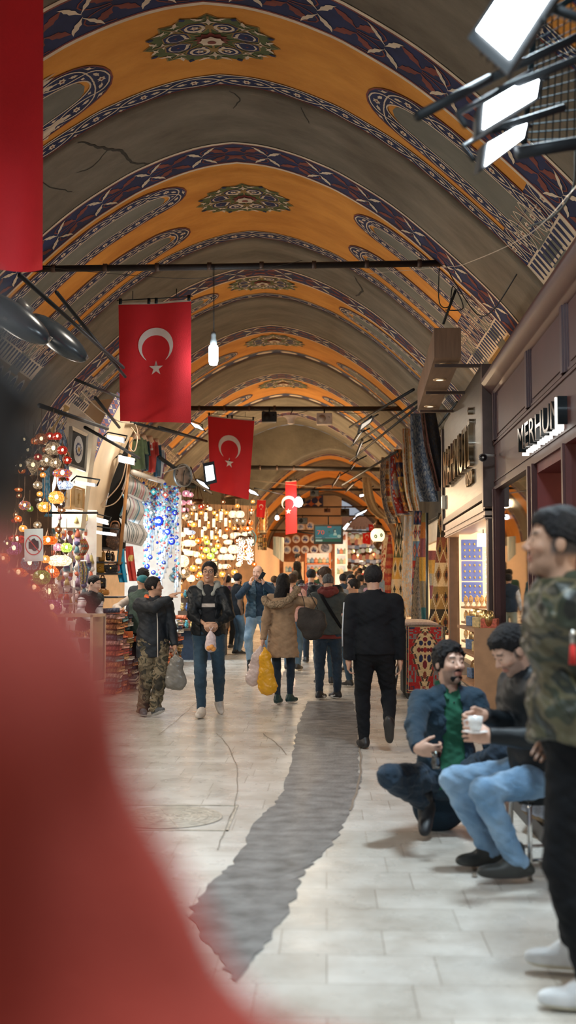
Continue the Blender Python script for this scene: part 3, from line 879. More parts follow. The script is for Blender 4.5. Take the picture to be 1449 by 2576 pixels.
# ------------------------------------------------------------ people
def gz(Y):
 if Y < 18: return 0.0
 if Y < 32: return .0012 * (Y - 18) ** 2
 return .2352 + .0336 * (Y - 32)
def V3(*a): return Vector(a)
def ik(a, b, l1, l2, hint):
 d = b - a; L = d.length
 if L > (l1 + l2) * .995: b = a + d * ((l1 + l2) * .995 / L); d = b - a; L = d.length
 x = (l1 * l1 - l2 * l2 + L * L) / (2 * L); h = math.sqrt(max(l1 * l1 - x * x, 1e-6))
 u = d / L; n = hint - u * hint.dot(u)
 if n.length < 1e-4: n = Vector((0, -1, 0)) - u * (-u.y)
 n.normalize()
 return a + u * x + n * h, b
def frame(f, u):
 f = f.normalized(); s = f.cross(u).normalized(); u = s.cross(f).normalized()
 return s, f, u
def M3(s, f, u): return [[s.x, f.x, u.x], [s.y, f.y, u.y], [s.z, f.z, u.z]]
SKIN_T = {'light': (.72, .44, .32), 'tan': (.55, .31, .20), 'brown': (.42, .22, .13), 'pale': (.78, .52, .42)}
def skinmat(): return mat('skin', (.6, .38, .28), .48, attr=True, var=.05, scale=30, bump=.08, bscale=220)
def cloth(name, c, **k):
 k.setdefault('rough', .88); k.setdefault('var', .16); k.setdefault('scale', 14); k.setdefault('bump', .25); k.setdefault('bscale', 160); k.setdefault('sheen', .05)
 return mat(name, c, **k)
def hairmat(c, nm): return mat('hair_' + nm, c, .55, spec=.25, var=.45, scale=(70, 70, 18), bump=.6, bscale=(160, 160, 60))
HAIR = {'black': (.012, .011, .012), 'brown': (.055, .03, .018), 'grey': (.10, .10, .10), 'white': (.4, .4, .4)}
class Person:
 def __init__(s, base, H=1.75, yaw=0, pel=None, lean=0, side=0, head=(0, 0, 0), hands={}, elbows={}, feet={}, knees={}, fyaw={}, fpitch={},
     res=.012, label='', bulk=1.0, skin='light', twist=0, name='person', hcurl={}, hdir={}, thumb={}, belly=0.0, group=None, neck=0.0, hoff=(0, 0, 0)):
  s.k = k = H / 1.75; s.res = res; s.bulk = bulk; s.skin = skin
  s.base = Vector(base)
  s.yaw = R(yaw)
  s.fw = V3(math.sin(s.yaw), -math.cos(s.yaw), 0); s.sd = V3(math.cos(s.yaw), math.sin(s.yaw), 0)   # sd points to the person's own left
  s.P = Vector(pel) if pel else V3(0, 0, .952 * k)
  s.up = (V3(0, 0, 1) + s.fw * lean + s.sd * side).normalized()
  ty = s.yaw + R(twist)
  tf = V3(math.sin(ty), -math.cos(ty), 0); tf = (tf - s.up * tf.dot(s.up)).normalized()
  s.tf = tf; s.ts = s.up.cross(tf) * -1
  if s.ts.dot(s.sd) < 0: s.ts = -s.ts
  s.C = s.P + s.up * .27 * k; s.N = s.P + s.up * .50 * k
  s.belly = belly
  b = bulk
  s.sh = {q: s.N - s.up * .07 * k + s.ts * m * .172 * k * b for q, m in (('L', 1), ('R', -1))}
  s.hip = {q: s.P - s.up * .03 * k + s.sd * m * .088 * k for q, m in (('L', 1), ('R', -1))}
  s.el, s.wr, s.kn, s.an = {}, {}, {}, {}
  for q, m in (('L', 1), ('R', -1)):
   ht = Vector(hands[q]) if q in hands else s.sh[q] + V3(0, 0, -.53 * k) + s.sd * m * .06 + s.fw * .07
   hint = Vector(elbows[q]) if q in elbows else -s.fw * .8 + s.ts * m * .35 - s.up * .3
   s.el[q], s.wr[q] = ik(s.sh[q], ht, .29 * k, .255 * k, hint)
   ft = Vector(feet[q]) if q in feet else s.sd * m * .1 + V3(0, 0, .085)
   hint = Vector(knees[q]) if q in knees else s.fw + s.sd * m * .15
   s.kn[q], s.an[q] = ik(s.hip[q], ft, .435 * k, .42 * k, hint)
  hy = s.yaw + R(head[0]); hp_ = R(head[1])
  hf = V3(math.sin(hy) * math.cos(hp_), -math.cos(hy) * math.cos(hp_), math.sin(hp_))
  hu = V3(0, 0, 1) + V3(math.cos(hy), math.sin(hy), 0) * math.tan(R(head[2]))
  s.hs, s.hf, s.hu = frame(hf, hu); s.hs = -s.hs if s.hs.dot(V3(math.cos(hy), math.sin(hy), 0)) < 0 else s.hs
  s.HC = s.N + s.up * (.055 + neck) * k + s.hu * .10 * k + s.hf * .018 * k + Vector(hoff)
  s.fyaw, s.fpitch = fyaw, fpitch; s.hcurl, s.hdir, s.thumb = hcurl, hdir, thumb
  allp = [s.P, s.N, s.HC + s.hu * .15] + list(s.el.values()) + list(s.wr.values()) + list(s.kn.values()) + list(s.an.values())
  s.lo = Vector([min(p[i] for p in allp) - .24 for i in range(3)]); s.hi = Vector([max(p[i] for p in allp) + .24 for i in range(3)])
  s.root = None; s.label = label; s.name = name; s.group = group
  s.body()
 def g(s, lo=None, hi=None, res=None):
  return SDF(lo or s.lo, hi or s.hi, res or s.res)
 def hp(s, x, f, u): return s.HC + (s.hs * x + s.hf * f + s.hu * u) * s.k
 def torso(s, d, q, pelvis=True, hem=None, hemr=None):
  k = s.k; b = s.bulk; M = M3(s.ts, s.tf, s.up); by = s.belly
  if pelvis: d.ell(s.P, ((.160 * b + q) * k, (.112 * b + q) * k, .13 * k), M, .05)
  d.ell(s.P + s.up * .13 * k + s.tf * by * .6, ((.142 * b + q + by * .6) * k, (.10 * b + q + by) * k, .17 * k), M, .05)
  d.ell(s.C + s.up * .06 * k, ((.158 * b + q) * k, (.108 * b + q) * k, .195 * k), M, .05)
  d.cone(s.sh['L'] - s.ts * .02, s.sh['R'] + s.ts * .02, (.056 + q) * k, (.056 + q) * k, .05)
  d.cone(s.N - s.up * .10 * k, s.N - s.up * .01, (.085 + q) * k, (.052 + q) * k, .04)
  if hem:
   d.cone(s.P + s.up * .06 * k, s.P - s.up * hem * k, (.160 * b + q) * k, hemr or (.165 * b + q) * k, .03, sc=.72, ax=s.tf)
 def legs(s, d, q, bot=None, which=('L', 'R')):
  k = s.k; b = s.bulk
  for w in which:
   d.cone(s.hip[w], s.kn[w], (.086 * b + q) * k, (.057 + q) * k, .03)
   kk = s.kn[w].lerp(s.an[w], .3)
   d.cone(s.kn[w], kk, (.056 + q) * k, (.056 + q) * k, .02)
   d.cone(kk, s.an[w] - (s.kn[w] - s.an[w]).normalized() * .02, (.055 + q) * k, bot or (.036 + q) * k, .02)
 def arms(s, d, q, f0=0, f1=1.0, which=('L', 'R'), cuff=None):
  """sleeve from the shoulder down to fraction f1 of the forearm"""
  k = s.k
  for w in which:
   d.cone(s.sh[w], s.el[w], (.052 * s.bulk + q) * k, (.042 + q) * k, .035)
   if f1 > 0:
    e = s.el[w].lerp(s.wr[w], f1)
    d.cone(s.el[w], e, (.042 + q) * k, cuff or (.031 + q) * k, .02)
 def hand(s, d, w):
  k = s.k; W = s.wr[w]
  dr = Vector(s.hdir[w]).normalized() if w in s.hdir else (W - s.el[w]).normalized()
  th = Vector(s.thumb[w]) if w in s.thumb else s.fw
  th = th - dr * th.dot(dr)
  if th.length < .05: th = V3(0, 0, 1) - dr * dr.z
  th.normalize()
  pn = dr.cross(th); m = 1 if w == 'L' else -1
  pn = pn * (1 if pn.dot(s.sd * -m + s.fw * .2) > 0 else -1)      # the palm faces the body
  M = M3(th, dr, pn)
  d.ell(W + dr * .048 * k, (.041 * k, .055 * k, .0165 * k), M, .012, p=2.4)
  d.cone(W, W + dr * .02, .026 * k, .028 * k, .02)
  c = s.hcurl.get(w, .35)
  for i, (off, L) in enumerate(((.031, .074), (.0105, .083), (-.0105, .078), (-.031, .060))):
   p = W + (dr * .088 + th * off) * k; a = 0; fr = max(.0082 * k, s.res * .62)
   for j, (fl, bd) in enumerate(((.45, .55), (.31, .95), (.24, .6))):
    a += c * bd * 1.55
    dd = (dr * math.cos(a) + pn * math.sin(a)); n = p + dd * L * fl * k
    d.cone(p, n, fr * (1 - .08 * j), fr * (1 - .08 * (j + 1)), .003 if s.res < .008 else .0); p = n
  p = W + (dr * .028 + th * .034 + pn * .006) * k
  n1 = p + (dr * .62 + th * .62 + pn * .35).normalized() * .038 * k; n2 = n1 + (dr * .85 + th * .25 + pn * (.35 + c * .4)).normalized() * .030 * k
  fr = max(.0095 * k, s.res * .65)
  d.cone(p - dr * .01, n1, fr * 1.15, fr, .008); d.cone(n1, n2, fr, fr * .85, .003)
 def headshape(s, d):
  k = s.k; M = M3(s.hs, s.hf, s.hu); hp = s.hp
  d.ell(hp(0, -.014, .034), (.074 * k, .094 * k, .084 * k), M, .02)
  d.ell(hp(0, .020, -.018), (.059 * k, .068 * k, .096 * k), M, .03)
  d.ell(hp(0, .034, -.078), (.044 * k, .046 * k, .036 * k), M, .025)
  d.cone(hp(0, .070, -.099), hp(0, .069, -.097), .019 * k, .018 * k, .02)
  d.cone(s.N - s.up * .05, hp(0, -.022, -.055), .058 * k * s.bulk ** .5, .050 * k, .03)
  for m in (1, -1):
   d.ell(hp(.078 * m, -.008, -.004), (.009 * k, .019 * k, .031 * k), M, .008)
   d.ell(hp(.036 * m, .062, -.022), (.024 * k, .024 * k, .022 * k), M, .02)
  if s.res <= .0085:
   d.cone(hp(-.040, .073, .029), hp(.040, .073, .029), .012 * k, .012 * k, .014)
   for m in (1, -1): d.ell(hp(.031 * m, .096, .006), (.019 * k, .015 * k, .012 * k), M, .010, op='sub')
   for m in (1, -1): d.ell(hp(.031 * m, .0735, .005), (.0155 * k, .0135 * k, .0125 * k), M, .004)
   d.cone(hp(0, .083, .014), hp(0, .107, -.024), .0075 * k, .0125 * k, .008)
   for m in (1, -1): d.cone(hp(.012 * m, .096, -.031), hp(.012 * m, .094, -.030), .0085 * k, .008 * k, .006)
   d.ell(hp(0, .088, -.056), (.024 * k, .010 * k, .0065 * k), M, .006)
   d.ell(hp(0, .087, -.067), (.019 * k, .0105 * k, .007 * k), M, .006)
   d.cone(hp(-.022, .089, -.0615), hp(.022, .089, -.0615), .0016, .0016, .003, op='sub')
  else:
   d.cone(hp(0, .08, .014), hp(0, .103, -.024), .010 * k, .015 * k, .01)
 def hc(s, V):
  """head coordinates of an array of points"""
  D = (V - np.array(s.HC)) / s.k
  return D @ np.array(s.hs), D @ np.array(s.hf), D @ np.array(s.hu)
 def body(s):
  d = s.g()
  s.torso(d, -.012)
  s.legs(d, -.018); s.arms(d, -.014)
  for w in ('L', 'R'):
   s.hand(d, w)
   fd = s.footdir(w)[0]; d.cone(s.an[w], s.an[w] + fd * .08 - V3(0, 0, .045), .028, .018, .01)
  s.headshape(d)
  sk = np.array(SKIN_T[s.skin])
  st = getattr(s, 'stub', None)
  def colf(V):
   x, f, u = s.hc(V)
   c = np.tile(sk, (len(V), 1))
   hd = (np.abs(x) < .12) & (np.abs(f) < .14) & (np.abs(u) < .16)
   def mixc(m, col, a):
    m = np.clip(m, 0, 1)[:, None] * a; return c * (1 - m) + np.array(col) * m
   c = mixc((hd & (np.abs(x) < .024) & (u > -.075) & (u < -.050) & (f > .078)).astype(float), sk * np.array([.85, .52, .52]), .8)
   c = mixc((hd & (np.abs(u - .030 - .06 * (.031 - np.abs(x)) * 0) < .0055) & (np.abs(x) > .012) & (np.abs(x) < .052) & (f > .055)).astype(float), (.03, .02, .015), .85)
   c = mixc((hd & (np.abs(x) < .07) & (f > .05) & (u < -.02) & (u > -.045)).astype(float), sk * np.array([1.05, .82, .78]), .35)
   stub = s.opt.get('stubble', 0)
   if stub: c = mixc(np.where(hd, np.clip((-.034 - u) * 60, 0, 1) * np.clip((f - 0.0) * 60, 0, 1) * (u > -.125) * ~((np.abs(x) < .021) & (u > -.074) & (u < -.052)), 0) + np.where(hd & (np.abs(x) < .03) & (u > -.052) & (u < -.040) & (f > .07), .9, 0), (.07, .05, .045), stub)
   fade = s.opt.get('fade', 0)
   if fade: c = mixc(np.where(hd & (u > -.055) & (f < .025) & (np.abs(x) < .083), np.clip((.035 - f) * 50, 0, 1) * np.clip((u + .05) * 40, 0, 1), 0) * (np.abs(x) < .0765), (.09, .08, .078), fade)
   return c
  me = d.mesh(s.name, skinmat(), colf=colf)
  o = link(s.name, me); o.location = s.base
  tag(o, s.label, 'person', s.group)
  s.root = o
  if s.res <= .0085:
   ew = mat('eye_white', (.55, .5, .47), .25); ed = mat('eye_dark', (.02, .012, .01), .15)
   for m in (1, -1):
    mb = MB(); mb.m(0, True); c = s.hp(.031 * m, .0742, .004)
    mb.sphere(c, .0124 * s.k, 16, 10); mb.m(1)
    gaze = (s.hf + s.hs * s.opt.get('gaze', 0)).normalized()
    mb.sphere(c + gaze * .0078 * s.k, .0068 * s.k, 10, 6)
    mb.build('eye', [ew, ed], o)
 opt = {}
 def footdir(s, w):
  a = s.yaw + R(s.fyaw.get(w, 12 if w == 'L' else -12)); p = R(s.fpitch.get(w, 0))
  f = V3(math.sin(a) * math.cos(p), -math.cos(a) * math.cos(p), math.sin(p))
  s_, f, u = frame(f, V3(0, 0, 1)); return f, s_, u
 def add(s, d, name, m, **kw):
  return d.build(name, m, s.root, **kw)
 def shoes(s, m, sole=(.75, .73, .7), up=(.02, .02, .025), hi=.0, name='shoe', accent=None, L=1.0):
  for w in ('L', 'R'):
   f, sd, u = s.footdir(w); A = s.an[w]; k = s.k
   c = A + f * .055 * k - u * .045 * k
   lo = Vector([min(A[i], (A + f * .2)[i]) - .12 for i in range(3)]); hi_ = Vector([max(A[i], (A + f * .2)[i]) + .12 for i in range(3)])
   d = SDF(lo, hi_, min(s.res, .01)); M = M3(sd, f, u)
   d.ell(c + u * .0, (.044 * k, .135 * k * L, .036 * k), M, .02, p=2.6)
   d.ell(c - f * .045 * k + u * .032 * k, (.042 * k, .078 * k, .046 * k), M, .03)
   d.cone(A - u * .02, A + u * (.015 + hi), .042 * k, .043 * k, .03)
   cn = np.array(c); un = np.array(u)
   d.cut(lambda X, Y, Z: -((X - cn[0]) * un[0] + (Y - cn[1]) * un[1] + (Z - cn[2]) * un[2]) - .034 * k)
   fn = np.array(f)
   def colf(V, cn=cn, un=un, fn=fn):
    h = (V - cn) @ un; t = (V - cn) @ fn
    c_ = np.tile(np.array(up), (len(V), 1)); c_[h < -.014 * k] = sole
    if accent:
     a_ = np.abs(h - (.004 + .22 * (t + .02) ** 1.0 * -1)) < .005 + .012 * np.clip((t + .05) / .1, 0, 1)
     c_[a_ & (t > -.07) & (t < .05) & (h > -.012)] = accent
    return c_
   s.add(d, name, m, colf=colf)
 def trousers(s, m, q=.004, bot=None, name='trousers', warp=.0035, res=None):
  d = s.g(hi=(s.hi.x, s.hi.y, s.P.z + .25), res=res)
  s.legs(d, q, bot); M = M3(s.sd, s.fw, V3(0, 0, 1))
  d.ell(s.P - V3(0, 0, .01), ((.158 * s.bulk + q) * s.k, (.110 * s.bulk + q) * s.k, .14 * s.k), M, .04)
  if s.belly: d.ell(s.P + s.tf * s.belly * .4 + s.up * .05, ((.15 + q) * s.k, (.105 + q + s.belly * .6) * s.k, .1 * s.k), M, .04)
  for w in ('L', 'R'):
   ln = (s.an[w] - s.kn[w]).normalized(); A = np.array(s.an[w]); l = np.array(ln)
   d.cut(lambda X, Y, Z: np.where(((X - A[0]) ** 2 + (Y - A[1]) ** 2 + (Z - A[2]) ** 2) < .13 ** 2, (X - A[0]) * l[0] + (Y - A[1]) * l[1] + (Z - A[2]) * l[2] - .035, -1))
  d.warp(warp, 30, 1); d.warp(warp * .5, 62, 4)
  return s.add(d, name, m)
 def top(s, m, q=.012, name='jacket', hem=.1, hemr=None, sleeves=1.0, open=None, warp=.005, cuff=None, collar=.0, vee=None, res=None, seed=2, colf=None, pelvis=True, f=26, neckcut=True, arm_q=None):
  d = s.g(res=res)
  s.torso(d, q, pelvis, hem, hemr)
  if sleeves is not None: s.arms(d, arm_q if arm_q is not None else q, f1=sleeves, cuff=cuff)
  N = s.N; n = np.array(N); U = np.array(s.up); F = np.array(s.tf); S = np.array(s.ts); k = s.k; Pn = np.array(s.P)
  if collar: d.cone(N - s.up * .04, N + s.up * (.03 + collar) - s.tf * .005, (.070 + q * .4) * k, .062 * k, .02)
  def tc(X, Y, Z, o): return (X - o[0]), (Y - o[1]), (Z - o[2])
  def dot(a, v): return a[0] * v[0] + a[1] * v[1] + a[2] * v[2]
  if neckcut:
   zc = .035 + collar
   d.cut(lambda X, Y, Z: np.where(dot(tc(X, Y, Z, n), U) > -.1, dot(tc(X, Y, Z, n), U) - zc * k, -1) if True else 0)
   # hollow for the neck
   d.cone(N + s.up * .0 + s.tf * .01, N + s.up * .2 + s.tf * .01, .055 * k, .07 * k, 0, op='sub')
  if hem is not None:
   def hemcut(X, Y, Z):
    a = tc(X, Y, Z, Pn); v = -dot(a, U) - hem * k
    for w in ('L', 'R'):
     e0 = np.array(s.el[w]); ab = np.array(s.wr[w]) - e0; q_ = tc(X, Y, Z, e0)
     t = np.clip(dot(q_, ab) / max(float(ab @ ab), 1e-6), 0, 1)
     dd = np.sqrt((q_[0] - ab[0] * t) ** 2 + (q_[1] - ab[1] * t) ** 2 + (q_[2] - ab[2] * t) ** 2)
     if sleeves is not None: v = np.where(dd < .07, -1, v)
    return v
   d.cut(hemcut)
  if sleeves is not None and sleeves < 1 or True:
   for w in ('L', 'R'):
    if sleeves is None: continue
    e = s.el[w].lerp(s.wr[w], sleeves) if sleeves > 0 else s.sh[w].lerp(s.el[w], .75)
    dn = (s.wr[w] - s.el[w]).normalized() if sleeves > 0 else (s.el[w] - s.sh[w]).normalized()
    E = np.array(e); l = np.array(dn)
    d.cut(lambda X, Y, Z: np.where(((X - E[0]) ** 2 + (Y - E[1]) ** 2 + (Z - E[2]) ** 2) < .1 ** 2, (X - E[0]) * l[0] + (Y - E[1]) * l[1] + (Z - E[2]) * l[2] - .0, -1))
  if open:
   w0, w1 = open      # half width at the hem and at the collar
   def cutf(X, Y, Z):
    t = tc(X, Y, Z, Pn); x = dot(t, S); f_ = dot(t, F); u = dot(t, U)
    wd = w0 + (w1 - w0) * np.clip(u / (.5 * k), 0, 1)
    return np.where((f_ > .0), np.minimum(np.minimum(wd - np.abs(x), f_ - .0), 1), -1)
   d.cut(cutf)
  d.warp(warp, f, seed); d.warp(warp * .45, f * 2.2, seed + 5)
  return s.add(d, name, m, colf=colf)
 def _handsok(s, hem):
  zl = (s.P - s.up * hem).z
  return all(s.wr[w].z > zl - .02 and (s.wr[w] - s.P).dot(s.up) > -hem * s.k for w in ('L', 'R'))
 def hair(s, kind='short', c='black', t=.012, name='hair'):
  k = s.k; hp = s.hp; M = M3(s.hs, s.hf, s.hu)
  r = min(s.res, .008) if s.res > .006 else s.res
  lo = s.HC - Vector((.25, .25, .5 if kind == 'long' else .2)) * k; hi = s.HC + Vector((.25, .25, .22)) * k
  d = SDF(lo, hi, r)
  tp = {'short': .014, 'quiff': .02, 'buzz': .004, 'long': .018, 'messy': .024, 'bald': .007}.get(kind, t)
  d.ell(hp(0, -.016, .036), ((.076 + min(tp, .014)) * k, (.094 + min(tp, .018)) * k, (.085 + tp) * k), M, .01)
  if kind == 'quiff':
   d.ell(hp(0, .045, .092), (.056 * k, .044 * k, .027 * k), M, .02)
   d.ell(hp(0, -.02, .10), (.060 * k, .065 * k, .030 * k), M, .02)
  if kind == 'messy':
   rr = random.Random(3)
   for i in range(26):
    a = rr.uniform(-2.6, 2.6); h = rr.uniform(.03, .11)
    q = math.sqrt(max(0, 1 - ((h - .035) / .1) ** 2)); p0 = hp(.076 * q * math.sin(a), .094 * q * math.cos(a) - .016, h)
    p1 = p0 + (s.hs * math.sin(a) * .02 + s.hf * (.025 * math.cos(a) + .008) + s.hu * rr.uniform(-.03, .015)) * k
    d.cone(p0, p1, .018 * k, .007 * k, .008)
  if kind == 'long':
   d.ell(hp(0, -.055, -.05), (.088 * k, .065 * k, .14 * k), M, .03)
   d.ell(hp(.01, -.105, -.17), (.085 * k, .06 * k, .15 * k), M, .04)
   for m in (-1, 1): d.cone(hp(.07 * m, -.01, 0), hp(.08 * m, -.03, -.2), .028 * k, .02 * k, .02)
  hcn = np.array(s.HC); S, F, U = np.array(s.hs), np.array(s.hf), np.array(s.hu)
  back = {'long': -1, 'buzz': -.03, 'quiff': .0, 'bald': -.02}.get(kind, -.07); side_ = {'quiff': .018, 'long': -.4, 'buzz': .0}.get(kind, -.026)
  front = .066 if kind != 'bald' else .2
  def cutf(X, Y, Z):
   x = ((X - hcn[0]) * S[0] + (Y - hcn[1]) * S[1] + (Z - hcn[2]) * S[2]) / k
   f = ((X - hcn[0]) * F[0] + (Y - hcn[1]) * F[1] + (Z - hcn[2]) * F[2]) / k
   u = ((X - hcn[0]) * U[0] + (Y - hcn[1]) * U[1] + (Z - hcn[2]) * U[2]) / k
   hl = np.where(f > .03, side_ + (front - side_) * np.clip((f - .03) / .035, 0, 1), side_ + (back - side_) * np.clip((.0 - f) / .06, 0, 1))
   if kind == 'bald': hl = np.where(f > -.02, .2, hl); top_ = u - .055; return np.maximum((hl - u), top_) * k
   hl = hl + .006 * np.sin(x * 190) * np.sin(f * 150 + 1)
   return (hl - u) * k
  d.cut(cutf)
  d.warp(.0028 if kind != 'messy' else .004, 120, 3)
  return s.add(d, name, hairmat(HAIR[c], c))
 def beard(s, c='black', kind='full'):
  k = s.k; M = M3(s.hs, s.hf, s.hu)
  d = SDF(s.HC - Vector((.15,) * 3), s.HC + Vector((.15,) * 3), min(s.res, .007))
  d.ell(s.hp(0, .034, -.080), (.050 * k, .054 * k, .042 * k), M, .02); d.ell(s.hp(0, .020, -.03), (.064 * k, .070 * k, .09 * k), M, .02)
  hcn = np.array(s.HC); S, F, U = np.array(s.hs), np.array(s.hf), np.array(s.hu)
  def cutf(X, Y, Z):
   x = ((X - hcn[0]) * S[0] + (Y - hcn[1]) * S[1] + (Z - hcn[2]) * S[2]) / k
   f = ((X - hcn[0]) * F[0] + (Y - hcn[1]) * F[1] + (Z - hcn[2]) * F[2]) / k
   u = ((X - hcn[0]) * U[0] + (Y - hcn[1]) * U[1] + (Z - hcn[2]) * U[2]) / k
   lim = -.078 if kind == 'chin' else np.where(f > .05, -.074, -.045)
   return np.maximum(u - lim, (.06 if kind == 'chin' else .01) - f) * k
  d.cut(cutf); d.warp(.002, 150, 2)
  s.add(d, 'beard', hairmat(HAIR[c], c))
  d = SDF(s.HC - Vector((.15,) * 3), s.HC + Vector((.15,) * 3), min(s.res, .006))
  d.cone(s.hp(-.026, .080, -.053), s.hp(0, .095, -.043), .004 * k, .0065 * k, .004); d.cone(s.hp(.026, .080, -.053), s.hp(0, .095, -.043), .004 * k, .0065 * k, .004)
  s.add(d, 'moustache', hairmat(HAIR[c], c))
 def glasses(s):
  mb = MB(); k = s.k; mb.m(0, True)
  for m in (1, -1):
   c = s.hp(.033 * m, .103, .006)
   pts = [c + (s.hs * .024 * math.cos(t) + s.hu * .019 * math.sin(t)) * k for t in [2 * PI * i / 20 for i in range(21)]]
   mb.tube(pts, .0022, 6); mb.tube([s.hp(.057 * m, .10, .009), s.hp(.078 * m, .06, .010), s.hp(.082 * m, -.005, .01)], .002, 6)
  mb.tube([s.hp(-.010, .105, .010), s.hp(0, .108, .013), s.hp(.010, .105, .010)], .002, 6)
  mb.build('glasses', [mat('black_plastic', (.02, .02, .02), .3)], s.root)
SHOE = mat('shoe_leather', (.5, .5, .5), .5, attr=True, var=.1, scale=20)
CAMO = ramp_mat('camouflage_cloth', 'noise', 7.5, [(0, (.012, .013, .010)), (.42, (.045, .047, .022)), (.50, (.13, .105, .05)), (.57, (.022, .024, .015)), (.66, (.075, .07, .032))], rough=.85, dist=.6)
CAMO_SAT = ramp_mat('camouflage_satin', 'noise', 6.0, [(0, (.010, .012, .009)), (.40, (.035, .042, .024)), (.50, (.10, .088, .045)), (.56, (.02, .024, .016)), (.66, (.065, .066, .034))], rough=.42, dist=.4)
CAMO_BR = ramp_mat('brown_camouflage_cloth', 'noise', 9.0, [(0, (.03, .026, .017)), (.40, (.11, .085, .05)), (.50, (.20, .16, .10)), (.57, (.05, .045, .028)), (.66, (.14, .11, .065))], rough=.85, dist=.6)
def denim(nm, c, c2): return ramp_mat(nm, 'noise', (5, 5, 3), [(.35, c), (.65, c2)], rough=.9, constant=False, bump=.3, sheen=.1, detail=4)
def rel(px, py, Y, b): return P(px, py, Y) - Vector(b)
BLK = cloth('black_cloth', (.007, .008, .010), sheen=0, spec=.25); NAVY = cloth('navy_wool', (.011, .034, .058), bump=.35, bscale=110); GRN = cloth('green_polo_knit', (.015, .12, .065))
LEATH = mat('black_leather', (.007, .010, .013), .5, spec=.3, var=.1, scale=12, bump=.06, bscale=60); OLIVE = cloth('dark_teal_grey_wool', (.045, .055, .052))
GREYW = cloth('charcoal_wool', (.055, .065, .062)); TAN = cloth('tan_parka_cloth', (.36, .235, .14)); WHT = cloth('white_cloth', (.7, .68, .66)); HOODG = cloth('grey_marl_knit', (.30, .31, .28))
MAROON = cloth('rust_red_wool', (.16, .025, .02)); ORNG = cloth('orange_fleece', (.75, .13, .03)); DBLUE = cloth('dark_blue_knit', (.01, .035, .075)); BROWNS = cloth('brown_shirt_cloth', (.15, .085, .05))
PINK = cloth('pink_knit', (.60, .36, .33)); CREAM = cloth('cream_knit', (.60, .50, .42)); PURP = cloth('purple_wool', (.10, .025, .06)); GVEST = cloth('dark_green_quilt', (.035, .06, .045)); TEALC = cloth('teal_cotton', (.02, .16, .19))
QUILT = mat('navy_down_quilting', (.015, .06, .11), .5, var=.25, scale=9, bump=.9, bscale=(4, 4, 26))
J_DK = denim('dark_denim', (.012, .035, .06), (.03, .07, .11)); J_LT = denim('pale_denim', (.12, .25, .42), (.30, .45, .62)); J_BL = denim('blue_denim', (.045, .10, .17), (.10, .18, .27)); J_NV = denim('ink_denim', (.010, .022, .04), (.022, .045, .075))
STRIPE = ramp_mat('striped_sweater_knit', 'wave', 1.6, [(0, (.5, .48, .5)), (.35, (.02, .03, .05)), (.6, (.55, .5, .52)), (.8, (.3, .08, .12)), (.86, (.6, .57, .58))], dist=.4)
FUR = mat('tan_fur', (.42, .30, .19), .95, var=.55, scale=(60, 60, 60), bump=1.0, bscale=120)
def plaid_mat():
 m, nt, b = _new('plaid_flannel'); b.inputs['Roughness'].default_value = .9
 tc = nt.nodes.new('ShaderNodeTexCoord'); out = None
 for (ax, sc, col, w) in (('X', 3.2, (.30, .27, .26), .90), ('Z', 3.2, (.30, .27, .26), .90), ('X', 1.6, (.18, .05, .05), .80), ('Z', 1.6, (.18, .05, .05), .80)):
  wv = nt.nodes.new('ShaderNodeTexWave'); wv.bands_direction = ax; wv.inputs['Scale'].default_value = sc; nt.links.new(tc.outputs['Object'], wv.inputs['Vector'])
  cr = nt.nodes.new('ShaderNodeMapRange'); cr.inputs['From Min'].default_value = w; cr.inputs['From Max'].default_value = w + .06; nt.links.new(wv.outputs['Fac'], cr.inputs['Value'])
  mx = nt.nodes.new('ShaderNodeMix'); mx.data_type = 'RGBA'
  if out is None: mx.inputs[6].default_value = (.035, .03, .045, 1)
  else: nt.links.new(out, mx.inputs[6])
  mx.inputs[7].default_value = _c(col); nt.links.new(cr.outputs[0], mx.inputs[0]); out = mx.outputs[2]
 nt.links.new(out, b.inputs['Base Color']); return m
def setopt(**k): Person.opt = k
def hood(p, m, r=.035, w=.10, drop=.0, name='hood'):
 k = p.k; d = p.g(lo=p.N - Vector((.35, .35, .4)), hi=p.N + Vector((.35, .35, .3)), res=min(p.res, .01))
 pts = [(-.05, .10, -.09), (-w, .03, .01), (-w * .95, -.06, .03), (-w * .5, -.115, .01 - drop), (0, -.135, -.015 - drop), (w * .5, -.115, .01 - drop), (w * .95, -.06, .03), (w, .03, .01), (.05, .10, -.09)]
 q = [p.N + (p.ts * a + p.tf * b + p.up * c) * k for a, b, c in pts]
 for i in range(len(q) - 1): d.cone(q[i], q[i + 1], r * k * (1 if 0 < i else .7), r * k * (1 if i < 7 else .7), .03)
 d.warp(.005, 40, 2); return p.add(d, name, m)
def collar_flap(p, m, w=.06, name='collar'):
 d = p.g(lo=p.N - Vector((.25,) * 3), hi=p.N + Vector((.25,) * 3), res=min(p.res, .008)); k = p.k
 for s_ in (1, -1):
  a = p.N + (p.ts * .065 * s_ - p.tf * .01 + p.up * .04) * k; b = p.N + (p.ts * .035 * s_ + p.tf * .095 - p.up * .035) * k
  d.cone(a, b, .016, .010, .01); d.cone(a, p.N + (-p.tf * .07 + p.up * .045) * k, .016, .016, .01)
 return p.add(d, name, m)
